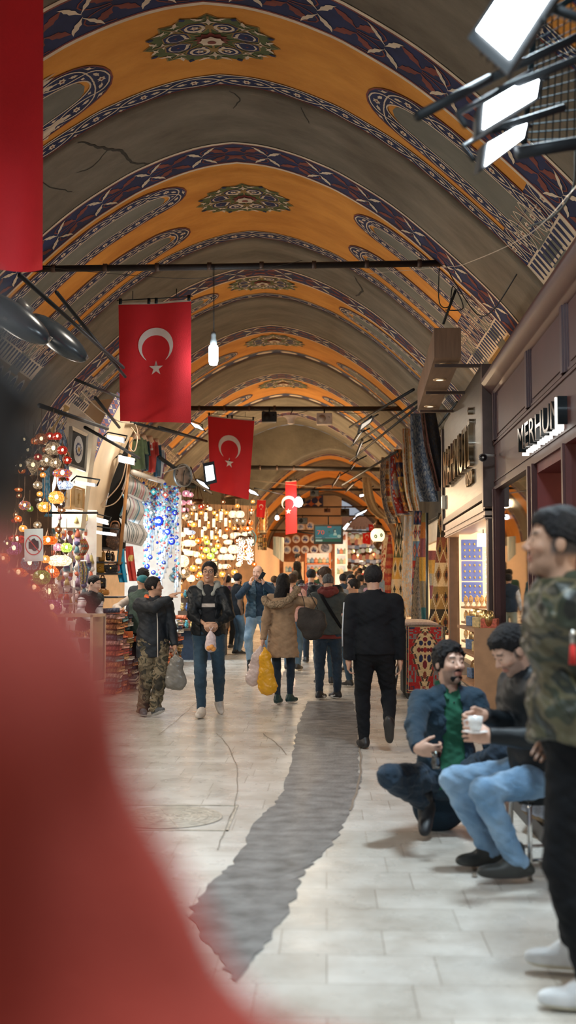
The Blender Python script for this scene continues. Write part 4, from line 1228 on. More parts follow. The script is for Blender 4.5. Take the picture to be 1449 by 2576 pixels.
# man in camouflage bomber, nearest on the right
setopt(fade=.92, stubble=.12)
b = (.895, 4.1, 0)
p = Person(b, 1.79, -99, lean=.08, head=(4, 6, 0), res=.006, skin='tan', bulk=1.02, label='man in camouflage bomber jacket with faded black hair, standing in profile at the right edge',
   feet={'L': (.04, -.05, .085), 'R': (.06, .32, .085)}, fyaw={'L': 4, 'R': -2}, hands={'L': rel(1446, 1812, 4.02, b), 'R': (.0, .25, .95)}, elbows={'L': (1, -.4, -.3)}, hdir={'L': (.1, .35, -1)}, hcurl={'L': .1})
p.hair('quiff'); p.trousers(BLK, q=.010)
p.top(CAMO_SAT, q=.040, name='bomber_jacket', hem=.02, collar=.015, warp=.010, cuff=.046, f=20, res=.008, arm_q=.032)
d = p.g(res=.008); d.cone(p.el['L'].lerp(p.wr['L'], .74), p.wr['L'] + (p.el['L'] - p.wr['L']).normalized() * .015, .047, .040, .01); p.add(d, 'ribbed_cuff', cloth('olive_rib', (.05, .052, .032)))
p.shoes(SHOE, sole=(.62, .58, .45), up=(.75, .76, .76), hi=.01)
mb = MB(); a = P(1440, 1600, 3.80) - Vector(b); mb.m(0, True); mb.tube([a + V3(0, 0, .02), a, a - V3(0, 0, .03)], [.008, .009, .007], 8); mb.m(1, True); mb.tube([a - V3(0, 0, .03), a - V3(0, 0, .095)], [.009, .014], 10)
mb.build('zip_tassel', [mat('steel_zip', (.5, .48, .45), .3, 1), cloth('red_tassel', (.65, .03, .025))], p.root)
# seated man with a cup
setopt(fade=.85, stubble=.5)
b = (1.0, 5.8, 0)
p = Person(b, 1.76, -74, pel=(.12, .15, .53), lean=.16, head=(2, -34, 0), res=.006, skin='light', bulk=1.04, label='man in black leather jacket and faded jeans, sitting on a stool with a cup',
   feet={'L': (-.045, -.06, .11), 'R': (-.13, .24, .10)}, knees={'L': (-1, -.6, .9), 'R': (-1, -.1, .9)}, fyaw={'L': -8, 'R': 4}, hands={'L': rel(1232, 1852, 5.55, b), 'R': rel(1216, 1800, 5.68, b)},
   elbows={'L': (.6, -.5, -.6), 'R': (.5, .6, -.4)}, hdir={'L': (-1, -.1, .12), 'R': (-1, -.25, -.15)}, thumb={'L': (0, .2, 1), 'R': (0, -.3, 1)}, hcurl={'L': .62, 'R': .75})
p.hair('quiff', 'grey' if 0 else 'black'); p.trousers(J_LT, q=.008, warp=.005, bot=.056); p.top(LEATH, q=.030, hem=.14, collar=.03, warp=.0035, cuff=.040, arm_q=.018, name='leather_jacket', f=18)
p.shoes(SHOE, sole=(.05, .05, .05), up=(.04, .042, .038), hi=.045, L=1.1)
# crouching man with tea glass
setopt(fade=0, stubble=.55, gaze=.25)
bb = G(1120, 2115); b = tuple(bb)
p = Person(b, 1.78, 14, pel=(.03, .17, .36), lean=.08, head=(14, 6, 2), res=.006, skin='light', label='bearded man in teal blue blazer and green polo shirt, squatting and holding a tea glass',
   feet={'R': (-.10, .10, .19), 'L': (.19, .02, .15)}, knees={'R': (-.75, -.9, .45), 'L': (.5, -1, .4)}, fyaw={'R': -26, 'L': 18}, fpitch={'R': -38, 'L': -24},
   hands={'R': rel(1052, 1896, 6.22, b), 'L': (.36, .02, .28)}, elbows={'R': (-1, .1, -.5), 'L': (.8, .4, -.3)}, hdir={'R': (1, -.25, -.10)}, thumb={'R': (.2, -.3, 1)}, hcurl={'R': .7, 'L': .3})
p.hair('messy'); p.beard('black', 'chin'); p.trousers(J_NV, q=.010, warp=.006)
p.top(GRN, q=.008, name='polo_shirt', hem=.06, sleeves=0, pelvis=True); collar_flap(p, GRN)
p.top(NAVY, q=.024, name='blazer', hem=.04, open=(.085, .045), warp=.006, cuff=.042, arm_q=.015)
d = p.g(res=.007)
for s_ in (1, -1):
 d.cone(p.N + p.ts * .055 * s_ + p.tf * .03, p.C + p.ts * .085 * s_ + p.tf * .125 + p.up * .05, .016, .022, .01, sc=.5, ax=p.tf)
p.add(d, 'lapels', NAVY)
d = p.g(res=.008); d.ell(p.P - p.up * .02 - p.tf * .02, (.2, .15, .14), M3(p.ts, p.tf, p.up), .05); d.cone(p.P - p.tf * .08, p.P - p.tf * .1 - p.up * .2, .16, .18, .04, sc=.5, ax=p.tf); p.add(d, 'blazer_tail', NAVY)
p.shoes(SHOE, sole=(.02, .02, .02), up=(.015, .015, .017), hi=.07)
mb = MB(); mb.m(0, True)
for i in range(1): mb.sphere(p.N + p.tf * (.105 + .008 * i) - p.up * (.055 + .045 * i), .0055, 8, 6)
mb.build('button', [mat('dark_button', (.02, .05, .04), .3)], p.root)
# man in black walking away
setopt()
b = (.44, 10.36, 0)
p = Person(b, 1.71, 182, lean=.02, head=(0, -12, 0), res=.009, skin='tan', bulk=1.16, label='man dressed all in black walking away, white stripe along one sleeve, one foot lifted',
   feet={'L': (-.09, .08, .085), 'R': (.13, -.16, .27)}, fpitch={'R': -68}, hands={'L': (-.235, -.05, .80), 'R': (.24, .0, .82)}, hcurl={'L': .55, 'R': .4}, belly=.01)
p.hair('short'); p.trousers(BLK, q=.014); p.top(BLK, q=.026, hem=.06, collar=.02, warp=.005, arm_q=.022); p.shoes(SHOE, sole=(.03, .028, .025), up=(.02, .018, .018), hi=.03)
mb = MB(); mb.m(0, True)
q = [p.sh['L'] + V3(-.078, -.028, .0), p.sh['L'].lerp(p.el['L'], .5) + V3(-.073, -.03, 0), p.el['L'] + V3(-.066, -.03, 0), p.el['L'].lerp(p.wr['L'], .5) + V3(-.06, -.03, 0)]
mb.tube(q, .006, 8); mb.build('sleeve_stripe', [mat('white_piping', (.5, .5, .5), .6)], p.root)
# smiling man with glasses
setopt(stubble=.15)
b = (-1.37, 13.0, 0)
p = Person(b, 1.81, 4, lean=0, head=(-8, 4, 4), res=.008, skin='tan', bulk=1.02, label='smiling man in glasses, dark jacket with grey hood and slim blue jeans, walking forward',
   feet={'R': (-.06, -.16, .085), 'L': (.10, .30, .14)}, fpitch={'L': -25}, hands={'R': rel(519, 1572, 12.68, b), 'L': rel(543, 1572, 12.68, b)}, elbows={'R': (-1, .5, -.5), 'L': (1, .5, -.5)},
   hdir={'R': (.8, -.3, -.5), 'L': (-.8, -.3, -.5)}, hcurl={'R': .65, 'L': .65}, thumb={'R': (0, -.5, 1), 'L': (0, -.5, 1)})
p.hair('short'); p.glasses(); p.trousers(J_DK, q=.010, bot=.048)
zs = 1.48 - 40 / 215
def sw(V):
 c = np.tile(np.array((.012, .014, .018)), (len(V), 1)); c[(np.abs(V[:, 2] - 1.285) < .022) & (V[:, 1] < 0) & (np.abs(V[:, 0]) < .11)] = (.7, .62, .55); return c
p.top(mat('sweater_knit', (.1, .1, .1), .9, attr=True, var=.1, bump=.2), q=.008, name='sweater', hem=.05, sleeves=0, colf=sw)
p.top(LEATH, q=.024, hem=.04, open=(.085, .07), cuff=.036, arm_q=.018, name='jacket'); hood(p, HOODG, .032)
p.shoes(SHOE, sole=(.7, .66, .6), up=(.66, .58, .50), hi=.06)
mb = MB(); mb.m(0, True); mb.tube([p.hp(-.017, .0935, -.056), p.hp(0, .096, -.0625), p.hp(.017, .0935, -.056)], [.001, .0045, .001], 8, flat=.9); mb.build('teeth', [mat('teeth', (.8, .77, .7), .3)], p.root)
# man pointing
b = (-2.02, 13.0, 0)
p = Person(b, 1.63, 28, lean=.0, head=(62, 4, 0), res=.008, skin='tan', bulk=1.08, label='man in long dark jacket and camouflage trousers, raising an arm to point right',
   feet={'R': (-.11, .0, .085), 'L': (.06, -.16, .10)}, fpitch={'L': 18}, hands={'R': rel(430, 1500, 12.7, b), 'L': rel(440, 1628, 12.95, b)}, elbows={'R': (-.1, -.7, -.8)},
   hdir={'R': (1, 0, .45)}, hcurl={'R': .15, 'L': .8})
p.hair('short', 'black'); p.trousers(CAMO_BR, q=.024, bot=.07, warp=.008)
p.top(cloth('ink_blue_shell', (.008, .013, .02), rough=.6, sheen=0), q=.030, hem=.22, collar=.01, cuff=.045, arm_q=.024, name='jacket')
hood(p, ORNG, .022, w=.075, name='fleece_collar'); p.shoes(SHOE, sole=(.6, .6, .6), up=(.10, .11, .12))
mb = MB(); mb.m(0, True); mb.tube([p.N + p.tf * .13 - p.up * .16 + p.ts * .0, p.C + p.tf * .158 - p.up * .05, p.P + p.tf * .165, p.P + p.tf * .172 - p.up * .2], .0065, 6); mb.build('zip', [mat('pale_zip', (.7, .65, .58), .4)], p.root)
# vendor in quilted vest
b = (-3.32, 15.5, 0)
p = Person(b, 1.69, 62, lean=.12, head=(8, -14, 0), res=.009, skin='pale', bulk=1.05, label='short-haired vendor in dark quilted vest and striped sweater, leaning on a glass case',
   hands={'R': rel(232, 1562, 15.0, b), 'L': rel(256, 1556, 15.2, b)}, elbows={'R': (-1, -.5, -.2), 'L': (-.2, -.6, -1)}, hcurl={'L': .3}, feet={'R': (-.05, .05, .085), 'L': (.22, .2, .085)})
p.hair('buzz', 'black'); p.trousers(cloth('dark_trouser_cloth', (.045, .045, .05)), q=.012); p.top(STRIPE, q=.010, name='sweater', hem=.03, collar=.02); p.top(cloth('black_quilting', (.012, .02, .022), bump=.8, bscale=(30, 30, 30)), q=.034, hem=.12, sleeves=None, collar=.025, name='vest'); p.shoes(SHOE)
# two figures at the textile stall
b = (-2.80, 16.6, 0)
p = Person(b, 1.70, 150, lean=.12, head=(0, -8, 0), res=.011, skin='tan', label='man in green vest with cream sleeves and teal cap, one hand on the folded textiles', hands={'R': (.1, .1, .9), 'L': rel(303, 1535, 16.4, b)}, elbows={'L': (-.8, -.3, -.5)})
p.trousers(BLK, q=.012); p.top(CREAM, q=.010, name='shirt', hem=.02, collar=.02); p.top(GVEST, q=.032, hem=.12, sleeves=None, collar=.03, name='vest'); p.shoes(SHOE)
d = p.g(res=.01); d.ell(p.hp(0, -.01, .055), (.09, .105, .075), None, .01); d.ell(p.hp(0, .1, .045), (.06, .06, .012), M3(p.hs, p.hf, p.hu), .01); p.add(d, 'cap', TEALC)
b = (-3.0, 18.2, 0)
p = Person(b, 1.82, 165, head=(0, 0, 0), res=.012, skin='tan', label='dark curly-haired man half hidden behind the pointing man, back turned'); p.hair('messy'); p.trousers(BLK); p.top(cloth('slate_cloth', (.05, .06, .07)), q=.022, hem=.1); p.shoes(SHOE)
# woman in parka
b = (-.56, 14.4, 0)
setopt()
p = Person(b, 1.68, 176, lean=.0, head=(-6, 0, -3), res=.008, skin='light', bulk=.92, label='woman with long dark hair in tan parka with fur-trimmed hood, carrying shopping bags',
   feet={'L': (-.06, -.08, .085), 'R': (.09, .08, .085)}, fyaw={'L': -8, 'R': -25}, hands={'L': rel(661, 1612, 14.3, b), 'R': (.30, -.06, 1.10)}, elbows={'R': (1, -.6, -.2)}, hcurl={'L': .8, 'R': .6}, hdir={'R': (-.6, .6, -.4)})
p.hair('long', 'black'); p.trousers(J_NV, q=.0, warp=.002); p.top(TAN, q=.034, hem=.33, hemr=.215, warp=.006, cuff=.038, arm_q=.020, name='parka')
d = p.g(lo=p.N - Vector((.4, .35, .5)), hi=p.N + Vector((.4, .35, .3)), res=.009); k = p.k
q = [(-.22, -.04, .02), (-.19, -.13, -.06), (-.10, -.19, -.13), (0, -.20, -.14), (.09, -.185, -.10), (.17, -.13, -.02), (.21, -.03, .07), (.17, .06, .09)]
q = [p.N + (p.ts * -a + p.tf * b_ + p.up * c) * k for a, b_, c in q]; q = q[::-1] if 0 else q
q = [p.N + (V3(1, 0, 0) * a + p.tf * b_ + p.up * c) * k for a, b_, c in [(-.24, -.05, -.05), (-.21, -.13, -.10), (-.12, -.19, -.13), (0, -.20, -.12), (.10, -.185, -.06), (.17, -.14, .01), (.205, -.05, .07), (.17, .05, .09)]]
for i in range(len(q) - 1): d.cone(q[i], q[i + 1], .042, .042, .02)
d.warp(.007, 130, 2); d.warp(.004, 230, 7); p.add(d, 'fur_trim', FUR)
d = p.g(lo=p.N - Vector((.35, .35, .45)), hi=p.N + Vector((.35, .35, .3)), res=.01); d.ell(p.N - p.tf * .10 - p.up * .10, (.15, .075, .08), M3(p.ts, p.tf, p.up), .03); p.add(d, 'hood', TAN)
p.shoes(SHOE, sole=(.7, .68, .66), up=(.012, .05, .05))
WOM = p
# man with rust scarf
b = (.03, 14.96, 0)
p = Person(b, 1.70, 178, head=(4, -16, 0), res=.008, skin='tan', bulk=1.12, label='man in charcoal jacket with rust red scarf and diagonal bag strap, back turned',
   feet={'L': (-.12, .0, .085), 'R': (.12, .10, .085)}, fyaw={'L': -24, 'R': 38}, hands={'L': (-.14, .28, 1.02), 'R': (.16, .28, 1.02)}, elbows={'L': (-1, -.5, -.5), 'R': (1, -.5, -.6)}, fpitch={})
p.hair('buzz', 'grey'); p.trousers(J_NV, q=.012, warp=.005); p.top(GREYW, q=.030, hem=.06, arm_q=.026, name='jacket')
d = p.g(res=.01); d.cone(p.P - p.up * .05, p.P - p.up * .09, .185, .18, .01, sc=.72, ax=p.tf); pz = p.P.z; d.cut(lambda X, Y, Z: (pz - .115) - Z + 0 * X); p.add(d, 'sweater_hem', MAROON)
hood(p, MAROON, .040, w=.105, name='scarf'); d = p.g(lo=p.N - Vector((.3,) * 3), hi=p.N + Vector((.3,) * 3), res=.009)
for i in range(10):
 a = 2 * PI * i / 10; a2 = 2 * PI * (i + 1) / 10; d.cone(p.N + V3(.09 * math.cos(a), .085 * math.sin(a), .06), p.N + V3(.09 * math.cos(a2), .085 * math.sin(a2), .06), .030, .030, .02)
d.warp(.006, 45, 2); p.add(d, 'scarf_wrap', MAROON)
mb = MB(); mb.m(0, True); pts = [(-.11, -.085, .50), (-.075, -.152, .44), (-.03, -.168, .36), (.05, -.165, .23), (.12, -.15, .12), (.175, -.105, .03)]
mb.tube([V3(x, y, z + p.P.z) for x, y, z in pts], .020, 8, flat=.3, up=(0, 1, 0)); mb.build('bag_strap', [BLK], p.root)
p.shoes(SHOE, sole=(.75, .73, .70), up=(.02, .02, .022), accent=(.8, .8, .78))
# phone man
b = (-1.17, 19.3, .0)
setopt(stubble=.4, fade=.3)
p = Person(b, 1.90, 12, head=(-30, -6, 0), res=.010, skin='pale', bulk=1.08, label='balding man in navy down vest and light jeans, talking on a phone', feet={'L': (.05, .25, .2), 'R': (-.13, -.15, .20)}, fpitch={'R': -50},
   hands={'L': rel(663, 1468, 19.05, b), 'R': rel(629, 1470, 19.0, b)}, elbows={'L': (1, -.3, -1), 'R': (-.9, -.3, -1)}, hdir={'L': (-.2, 0, 1), 'R': (.2, -.1, 1)}, hcurl={'L': .4, 'R': .5}, knees={'R': (-.2, -1, .2)})
p.hair('bald', 'brown'); p.trousers(J_LT, q=.010, warp=.004); p.top(DBLUE, q=.012, name='sweater', hem=.03); p.top(QUILT, q=.034, hem=.05, sleeves=None, open=(.06, .06), collar=.02, name='vest'); p.shoes(SHOE, sole=(.02, .02, .02), up=(.01, .015, .02), hi=.05)
PHONEP = p
setopt(stubble=.8)
def simple(px, Y, H, yaw, label, topm, trm, hair='short', hc='black', sk='tan', res=None, vest=None, bulk=1.0, zoff=0.0, q=.022, dy=0, head=(0, 0, 0), **kw):
 b = Vector(((px - 820) / 2800 * Y, Y, gz(Y) + zoff))
 p = Person(b, H, yaw, res=res or max(.012, Y * .00058), skin=sk, bulk=bulk, label=label, head=head, **kw)
 if hair: p.hair(hair, hc)
 p.trousers(trm, q=.012); p.top(topm, q=q, hem=.08)
 if vest: p.top(vest, q=q + .02, hem=.1, sleeves=None, collar=.02, name='vest')
 p.shoes(SHOE, up=(.02, .02, .02))
 return p
p = simple(597, 24.2, 1.78, 118, 'bearded man in black vest over brown shirt and blue jeans, seen in profile facing right', BROWNS, J_BL, vest=BLK, q=.010, head=(18, -4, 0), hands={'R': (.1, -.12, .78), 'L': (.0, .22, .9)}); p.beard('black')
setopt()
simple(783, 22.0, 1.86, 182, 'man in plaid flannel shirt seen from behind beneath the television', plaid_mat(), J_NV, bulk=1.05, head=(0, -14, 0))
simple(736, 20.2, 1.76, 170, 'person with short brown hair in pink hooded top, just behind the long-haired woman', PINK, J_BL, hc='brown', hair='short')
simple(818, 17.3, 1.83, 186, 'brown-haired man in dark leather jacket turned half left, right behind the scarf wearer', LEATH, J_DK, hc='brown', bulk=1.12, head=(40, 0, 0))
p = simple(893, 16.9, 1.64, 208, 'man in dark vest with pink sleeves looking left, beside the man in black', PINK, J_DK, vest=BLK, q=.010, head=(60, -6, 0))
simple(883, 20.0, 1.74, -20, 'dark-haired man with heavy brows facing the camera, behind the pink-sleeved man', cloth('grey_shirt', (.15, .15, .15)), J_DK, sk='tan', head=(10, 0, 0))
simple(863, 26.0, 1.76, 200, 'man in navy vest with white sleeves and pale jeans, back turned in the middle distance', WHT, denim('washed_denim', (.22, .26, .22), (.38, .42, .35)), vest=cloth('navy_vest_cloth', (.012, .025, .045)), q=.012, hands={'L': (-.28, .1, .9), 'R': (.2, .1, .9)})
simple(748, 38.0, 1.80, 75, 'shop vendor in dark jacket over grey shirt, raised above the crowd before the teapot shelves', BLK, BLK, zoff=.45, head=(0, -6, 0))
simple(742, 30.0, 1.80, 190, 'grey-haired man in teal blue jacket in front of the shop vendor', cloth('teal_blue_cloth', (.02, .13, .21)), J_DK, hc='grey', hair='short')
simple(712, 28.0, 1.76, 160, 'dark-haired man with glasses, head down beside the leftmost teapot shelf', cloth('grey_green_cloth', (.12, .14, .13)), BLK, head=(70, -10, 0))
p = simple(572, 26.0, 1.72, 150, 'person in purple sweater with patterned backpack, one arm raised toward the lamps', PURP, BLK, hands={'L': rel(573, 1438, 25.6, Vector((-2.3, 26, gz(26)))), 'R': (.2, 0, .9)}, elbows={'L': (.2, -.3, -1)})
d = p.g(res=.016); d.ell(p.C - p.tf * .19, (.15, .10, .21), M3(p.ts, p.tf, p.up), .02, p=3); d.warp(.006, 30, 1)
p.add(d, 'backpack', ramp_mat('woven_backpack_pattern', 'vdist', 18, [(0, (.45, .38, .33)), (.35, (.35, .05, .06)), (.5, (.05, .12, .25)), (.65, (.5, .45, .4))]))
CR_ = [(907, 27.5, 1.72, -160, 'short-haired man in grey coat looking down', (.10, .10, .11), 'black'), (920, 29.0, 1.74, 160, 'dark-capped person in black coat', (.012, .012, .015), 'black'), (899, 31.0, 1.78, 20, 'man in brown jacket facing the camera', (.14, .07, .04), 'brown'),
  (938, 26.0, 1.70, -20, 'woman in mauve patterned top facing the camera', (.30, .17, .20), 'brown'), (905, 35.0, 1.80, 175, 'dark-haired visitor in slate coat', (.06, .07, .09), 'black'), (928, 36.0, 1.78, 10, 'visitor in orange brown jacket', (.45, .18, .06), 'brown'),
  (948, 33.0, 1.76, 150, 'visitor in faded blue coat', (.13, .20, .30), 'black'), (893, 39.0, 1.80, 30, 'visitor in beige coat', (.40, .32, .24), 'brown'), (917, 42.0, 1.76, 190, 'visitor in red coat', (.40, .04, .05), 'black'), (944, 43.0, 1.80, 0, 'visitor in blue jacket facing the camera', (.05, .12, .30), 'black'),
  (961, 38.0, 1.78, 200, 'visitor in black jacket', (.015, .015, .02), 'black'), (879, 44.0, 1.80, 180, 'visitor in charcoal coat', (.05, .05, .055), 'brown'), (956, 35.0, 1.86, 175, 'tall visitor in dark blue jacket next to the carpets', (.02, .05, .08), 'black'),
  (904, 48.0, 1.78, 20, 'visitor in white shirt', (.6, .58, .55), 'black'), (934, 50.0, 1.78, 160, 'visitor in lilac scarf', (.35, .28, .42), 'brown'), (957, 52.0, 1.8, 10, 'visitor in grey jacket', (.2, .2, .22), 'black'),
  (691, 27.0, 1.70, 190, 'visitor in pale blue coat half hidden by the long-haired woman', (.30, .36, .42), 'brown'), (757, 26.0, 1.62, 180, 'short person with black hair between the pink top and the plaid shirt', (.03, .03, .035), 'black'), (806, 30.0, 1.84, 185, 'man in dark green shirt beyond the plaid flannel', (.02, .07, .045), 'black')]
for px, Y, H, yw, lb, c, hcx in CR_:
 simple(px, Y, H, yw, lb + (' in the far crowd' if Y > 28 and px > 870 else ''), cloth('cloth_%d_%d' % (px, Y), c), J_NV if px % 2 else BLK, hc=hcx, group='people in the far crowd', res=.022, head=(px % 7 * 8 - 20, -4, 0))
# large out-of-focus passer-by next to the camera
setopt()
b = (-.254, .45, 0)
p = Person(b, 1.62, 170, hoff=(.042, 0, .02), head=(0, 0, 0), res=.012, skin='tan', bulk=.9, label='passer-by with black hair and orange-red shawl, very close on the left and out of focus', hands={'R': (.2, .05, .78), 'L': (-.3, 0, .8)})
p.hair('messy', 'black'); p.trousers(BLK); REDC = cloth('orange_red_wool', (.52, .055, .03)); p.top(REDC, q=.012, hem=.25, collar=.03); p.shoes(SHOE)
d = p.g(res=.012)
d.cone((0, -.01, 1.335), (0, -.01, 1.26), .20, .27, .03, sc=.62, ax=(0, 1, 0)); d.ell((0, -.01, 1.125), (.40, .18, .225), None, .05)
d.warp(.008, 24, 2); p.add(d, 'shawl', REDC)
PASS = p
# ------------------------------------------------------------ what they carry
def blobbag(name, loc, prims, m, label, cat='bag', res=.009, warp=.006, f=13, handle=None, hm=None, fn=None):
 r = empty(name, loc, 0, label, cat)
 lo = Vector([min(min(a[i], b[i]) for a, b, *_ in prims) - .22 for i in range(3)]); hi = Vector([max(max(a[i], b[i]) for a, b, *_ in prims) + .22 for i in range(3)])
 d = SDF(lo, hi, res)
 for a, b, ra, rb, sc in prims: d.cone(a, b, ra, rb, .03, sc=sc, ax=(0, 1, 0) if sc else None)
 d.warp(warp, f, 3); d.warp(warp * .4, f * 3.3, 8)
 d.build('bag_body', m, r)
 if handle:
  mb = MB(); mb.m(0, True)
  for h in handle: mb.tube(catmull(h, 6), .006, 6)
  mb.build('handle', hm or m, r)
 return r
POLY = mat('grey_polythene', (.20, .19, .17), .28, var=.25, scale=8, bump=.4, bscale=20)
o = P(443, 1640, 12.85)
blobbag('plastic_bag', o, [((0, 0, -.02), (0, 0, -.12), .02, .06, .5), ((-.0, 0, -.12), (-.035, 0, -.33), .07, .10, .55), ((.02, 0, -.12), (.04, 0, -.34), .06, .09, .55)], POLY, 'shiny grey plastic bag hanging from the hand of the pointing man', warp=.012, handle=[[(0, 0, .03), (.02, 0, -.02), (.03, 0, -.08)], [(0, 0, .03), (-.02, 0, -.02), (-.03, 0, -.08)]])
o = P(531, 1582, 12.6)
CL = mat('clear_polythene', (.62, .50, .50), .25, var=.2, scale=12, bump=.5, bscale=30)
r = blobbag('plastic_bag', o, [((0, 0, .0), (0, 0, -.10), .014, .045, .6), ((0, 0, -.10), (0, 0, -.20), .05, .065, .6)], CL, 'small translucent pink bag of orange fruit held by the man with glasses', warp=.006, handle=[[(-.02, 0, .02), (0, 0, -.01), (.02, 0, .02)]])
mb = MB(); mb.m(0, True)
for q in ((.012, -.042, -.20), (-.022, -.038, -.215), (.03, -.03, -.225)): mb.sphere(q, .028, 12, 8)
mb.build('fruit', [mat('orange_peel', (.75, .33, .08), .5)], r)
o = P(659, 1620, 14.15)
blobbag('shopping_bag', o, [((0, 0, 0), (-.05, 0, -.18), .015, .07, .6), ((-.05, 0, -.18), (-.10, 0, -.42), .08, .115, .6)], mat('pale_pink_polythene', (.66, .52, .48), .3, var=.15, scale=10, bump=.5, bscale=25), 'pale pink plastic shopping bag, leftmost of those carried by the long-haired woman', warp=.012)
blobbag('shopping_bag', o + V3(.04, -.08, 0), [((0, 0, 0), (.015, 0, -.16), .012, .06, .6), ((.015, 0, -.16), (.03, 0, -.52), .07, .125, .6)], mat('yellow_polythene', (.85, .42, .02), .3, var=.12, scale=10, bump=.5, bscale=25), 'bright yellow plastic shopping bag with black lettering carried by the long-haired woman', warp=.012)
blobbag('shopping_bag', o + V3(.0, .08, 0), [((0, 0, 0), (-.02, 0, -.12), .012, .05, .6), ((-.02, 0, -.12), (-.02, 0, -.33), .06, .09, .6)], mat('cream_polythene', (.62, .50, .40), .3, var=.15, scale=10, bump=.5, bscale=25), 'cream plastic bag squeezed between the pink and the yellow bags of the long-haired woman', warp=.012)
mb = MB()
def arcpts(c, r, a0, a1, n=14): return [c + V3(r * math.cos(lerp(a0, a1, i / n)), 0, r * math.sin(lerp(a0, a1, i / n))) for i in range(n + 1)]
o2 = P(784, 1568, 14.15)
r = blobbag('shoulder_bag', o2, [((-.09, 0, .12), (.10, 0, .09), .085, .08, .6), ((-.07, 0, .0), (.08, 0, -.02), .115, .11, .6), ((-.04, 0, -.12), (.06, 0, -.13), .08, .08, .6)], mat('dark_brown_suede', (.035, .028, .024), .75, var=.3, bump=.4), 'large dark brown shoulder bag hanging at the side of the long-haired woman', res=.011, handle=[[(-.14, .02, .40), (-.10, 0, .28), (-.09, 0, .18)], [(-.05, .04, .42), (.02, 0, .3), (.08, 0, .18)]])
# phone, tea glass, cup
r = empty('phone', P(659, 1449, 19.0), 0, 'black smartphone held to the ear of the balding man in navy vest', 'phone')
mb = MB(); Mx = Matrix.Rotation(R(32), 4, 'Y'); mb.bevbox((-.036, -.005, -.075), (.036, .005, .075), .006, Mx); mb.build('case', [mat('phone_black', (.015, .015, .018), .25)], r); mb = MB(); mb.bevbox((-.033, -.0065, -.07), (.033, -.005, .07), .001, Mx); mb.build('screen', [mat('phone_screen', (.01, .012, .015), .08)], r)
g0 = P(1097, 1912, 6.18)
r = empty('tea_glass', g0 - V3(0, 0, .045), 0, 'small tulip-shaped glass of dark tea held by the squatting man', 'tea glass')
mb = MB(); mb.m(0, True); mb.lathe([(.0, 0), (.022, .0), (.025, .012), (.027, .03), (.021, .055), (.028, .088), (.027, .088), (.0195, .055), (.025, .03), (.023, .014), (.0, .008)], 24); mb.build('glass_body', [glass_mat('tea_glass_glass', (.95, .97, .95), .2)], r)
mb = MB(); mb.m(0, True); mb.lathe([(0, .010), (.021, .014), (.0245, .03), (.019, .055), (.023, .074), (0, .074)], 20); mb.build('tea', [mat('dark_tea', (.05, .012, .004), .1)], r)
g0 = P(1196, 1826, 5.5)
r = empty('coffee_cup', g0 - V3(0, 0, .03), 0, 'small white cup on a saucer held by the seated man in leather jacket', 'cup')
mb = MB(); mb.m(0, True); mb.lathe([(0, .004), (.02, .004), (.032, .03), (.037, .075), (.034, .075), (.028, .03), (0, .01)], 24); mb.tube([V3(-.033, 0, .06), V3(-.055, 0, .055), V3(-.05, 0, .03), V3(-.031, 0, .03)], .004, 6); mb.build('cup_body', [mat('white_porcelain', (.85, .84, .82), .2)], r)
mb = MB(); mb.m(0, True); mb.lathe([(0, -.004), (.03, -.004), (.062, .004), (.06, .006), (.03, 0), (0, 0)], 28); mb.build('saucer', [mat('white_porcelain', (.85, .84, .82), .2)], r)
# stool under the seated man
sp = Vector((1.16, 5.98, 0))
r = empty('stool', sp, R(10), 'low stool with dark padded seat and chrome legs under the man in leather jacket', 'stool')
mb = MB(); mb.bevbox((-.17, -.16, .39), (.17, .16, .44), .015); mb.build('seat', [mat('dark_vinyl', (.02, .022, .025), .5)], r)
for sx in (-1, 1):
 for sy in (-1, 1):
  mb = MB(); mb.m(0, True); mb.tube([V3(.13 * sx, .12 * sy, .395), V3(.15 * sx, .14 * sy, .36), V3(.155 * sx, .15 * sy, 0)], .013, 10); mb.build('leg', [mat('chrome', (.75, .74, .72), .15, 1.0)], r)
mb = MB(); mb.m(0, True)
for q in ([(-.155, -.148, .1), (.155, -.148, .1)], [(-.155, .148, .1), (.155, .148, .1)], [(-.155, -.148, .1), (-.155, .148, .1)]): mb.tube([V3(*q[0]), V3(*q[1])], .009, 8)
mb.build('stretcher', [mat('chrome', (.75, .74, .72), .15, 1.0)], r)
# ------------------------------------------------------------ lettering
def text(name, body, h, loc, rot, m, ext=.01, parent=None, sx=1.0, bev=0.0):
 cu = bpy.data.curves.new('lettering', 'FONT'); cu.body = body; cu.size = 1; cu.extrude = ext / h; cu.align_x = 'CENTER'; cu.align_y = 'CENTER'; cu.resolution_u = 3
 o = bpy.data.objects.new('lettering', cu); COL.objects.link(o)
 dg = bpy.context.evaluated_depsgraph_get(); me = bpy.data.meshes.new_from_object(o.evaluated_get(dg))
 bpy.data.objects.remove(o); bpy.data.curves.remove(cu)
 M = Matrix.Translation(loc) @ rot @ Matrix.Diagonal((h * 1.4 * sx, h * 1.4, h, 1))
 me.transform(M); me.materials.clear()
 for q in (m if isinstance(m, (list, tuple)) else [m]): me.materials.append(q)
 return link(name, me, parent)
FACE_W = Matrix(((0, 0, -1, 0), (-1, 0, 0, 0), (0, 1, 0, 0), (0, 0, 0, 1)))      # text facing -x, reading from far to near
FACE_S = Matrix(((1, 0, 0, 0), (0, 0, -1, 0), (0, 1, 0, 0), (0, 0, 0, 1)))       # text facing the camera side
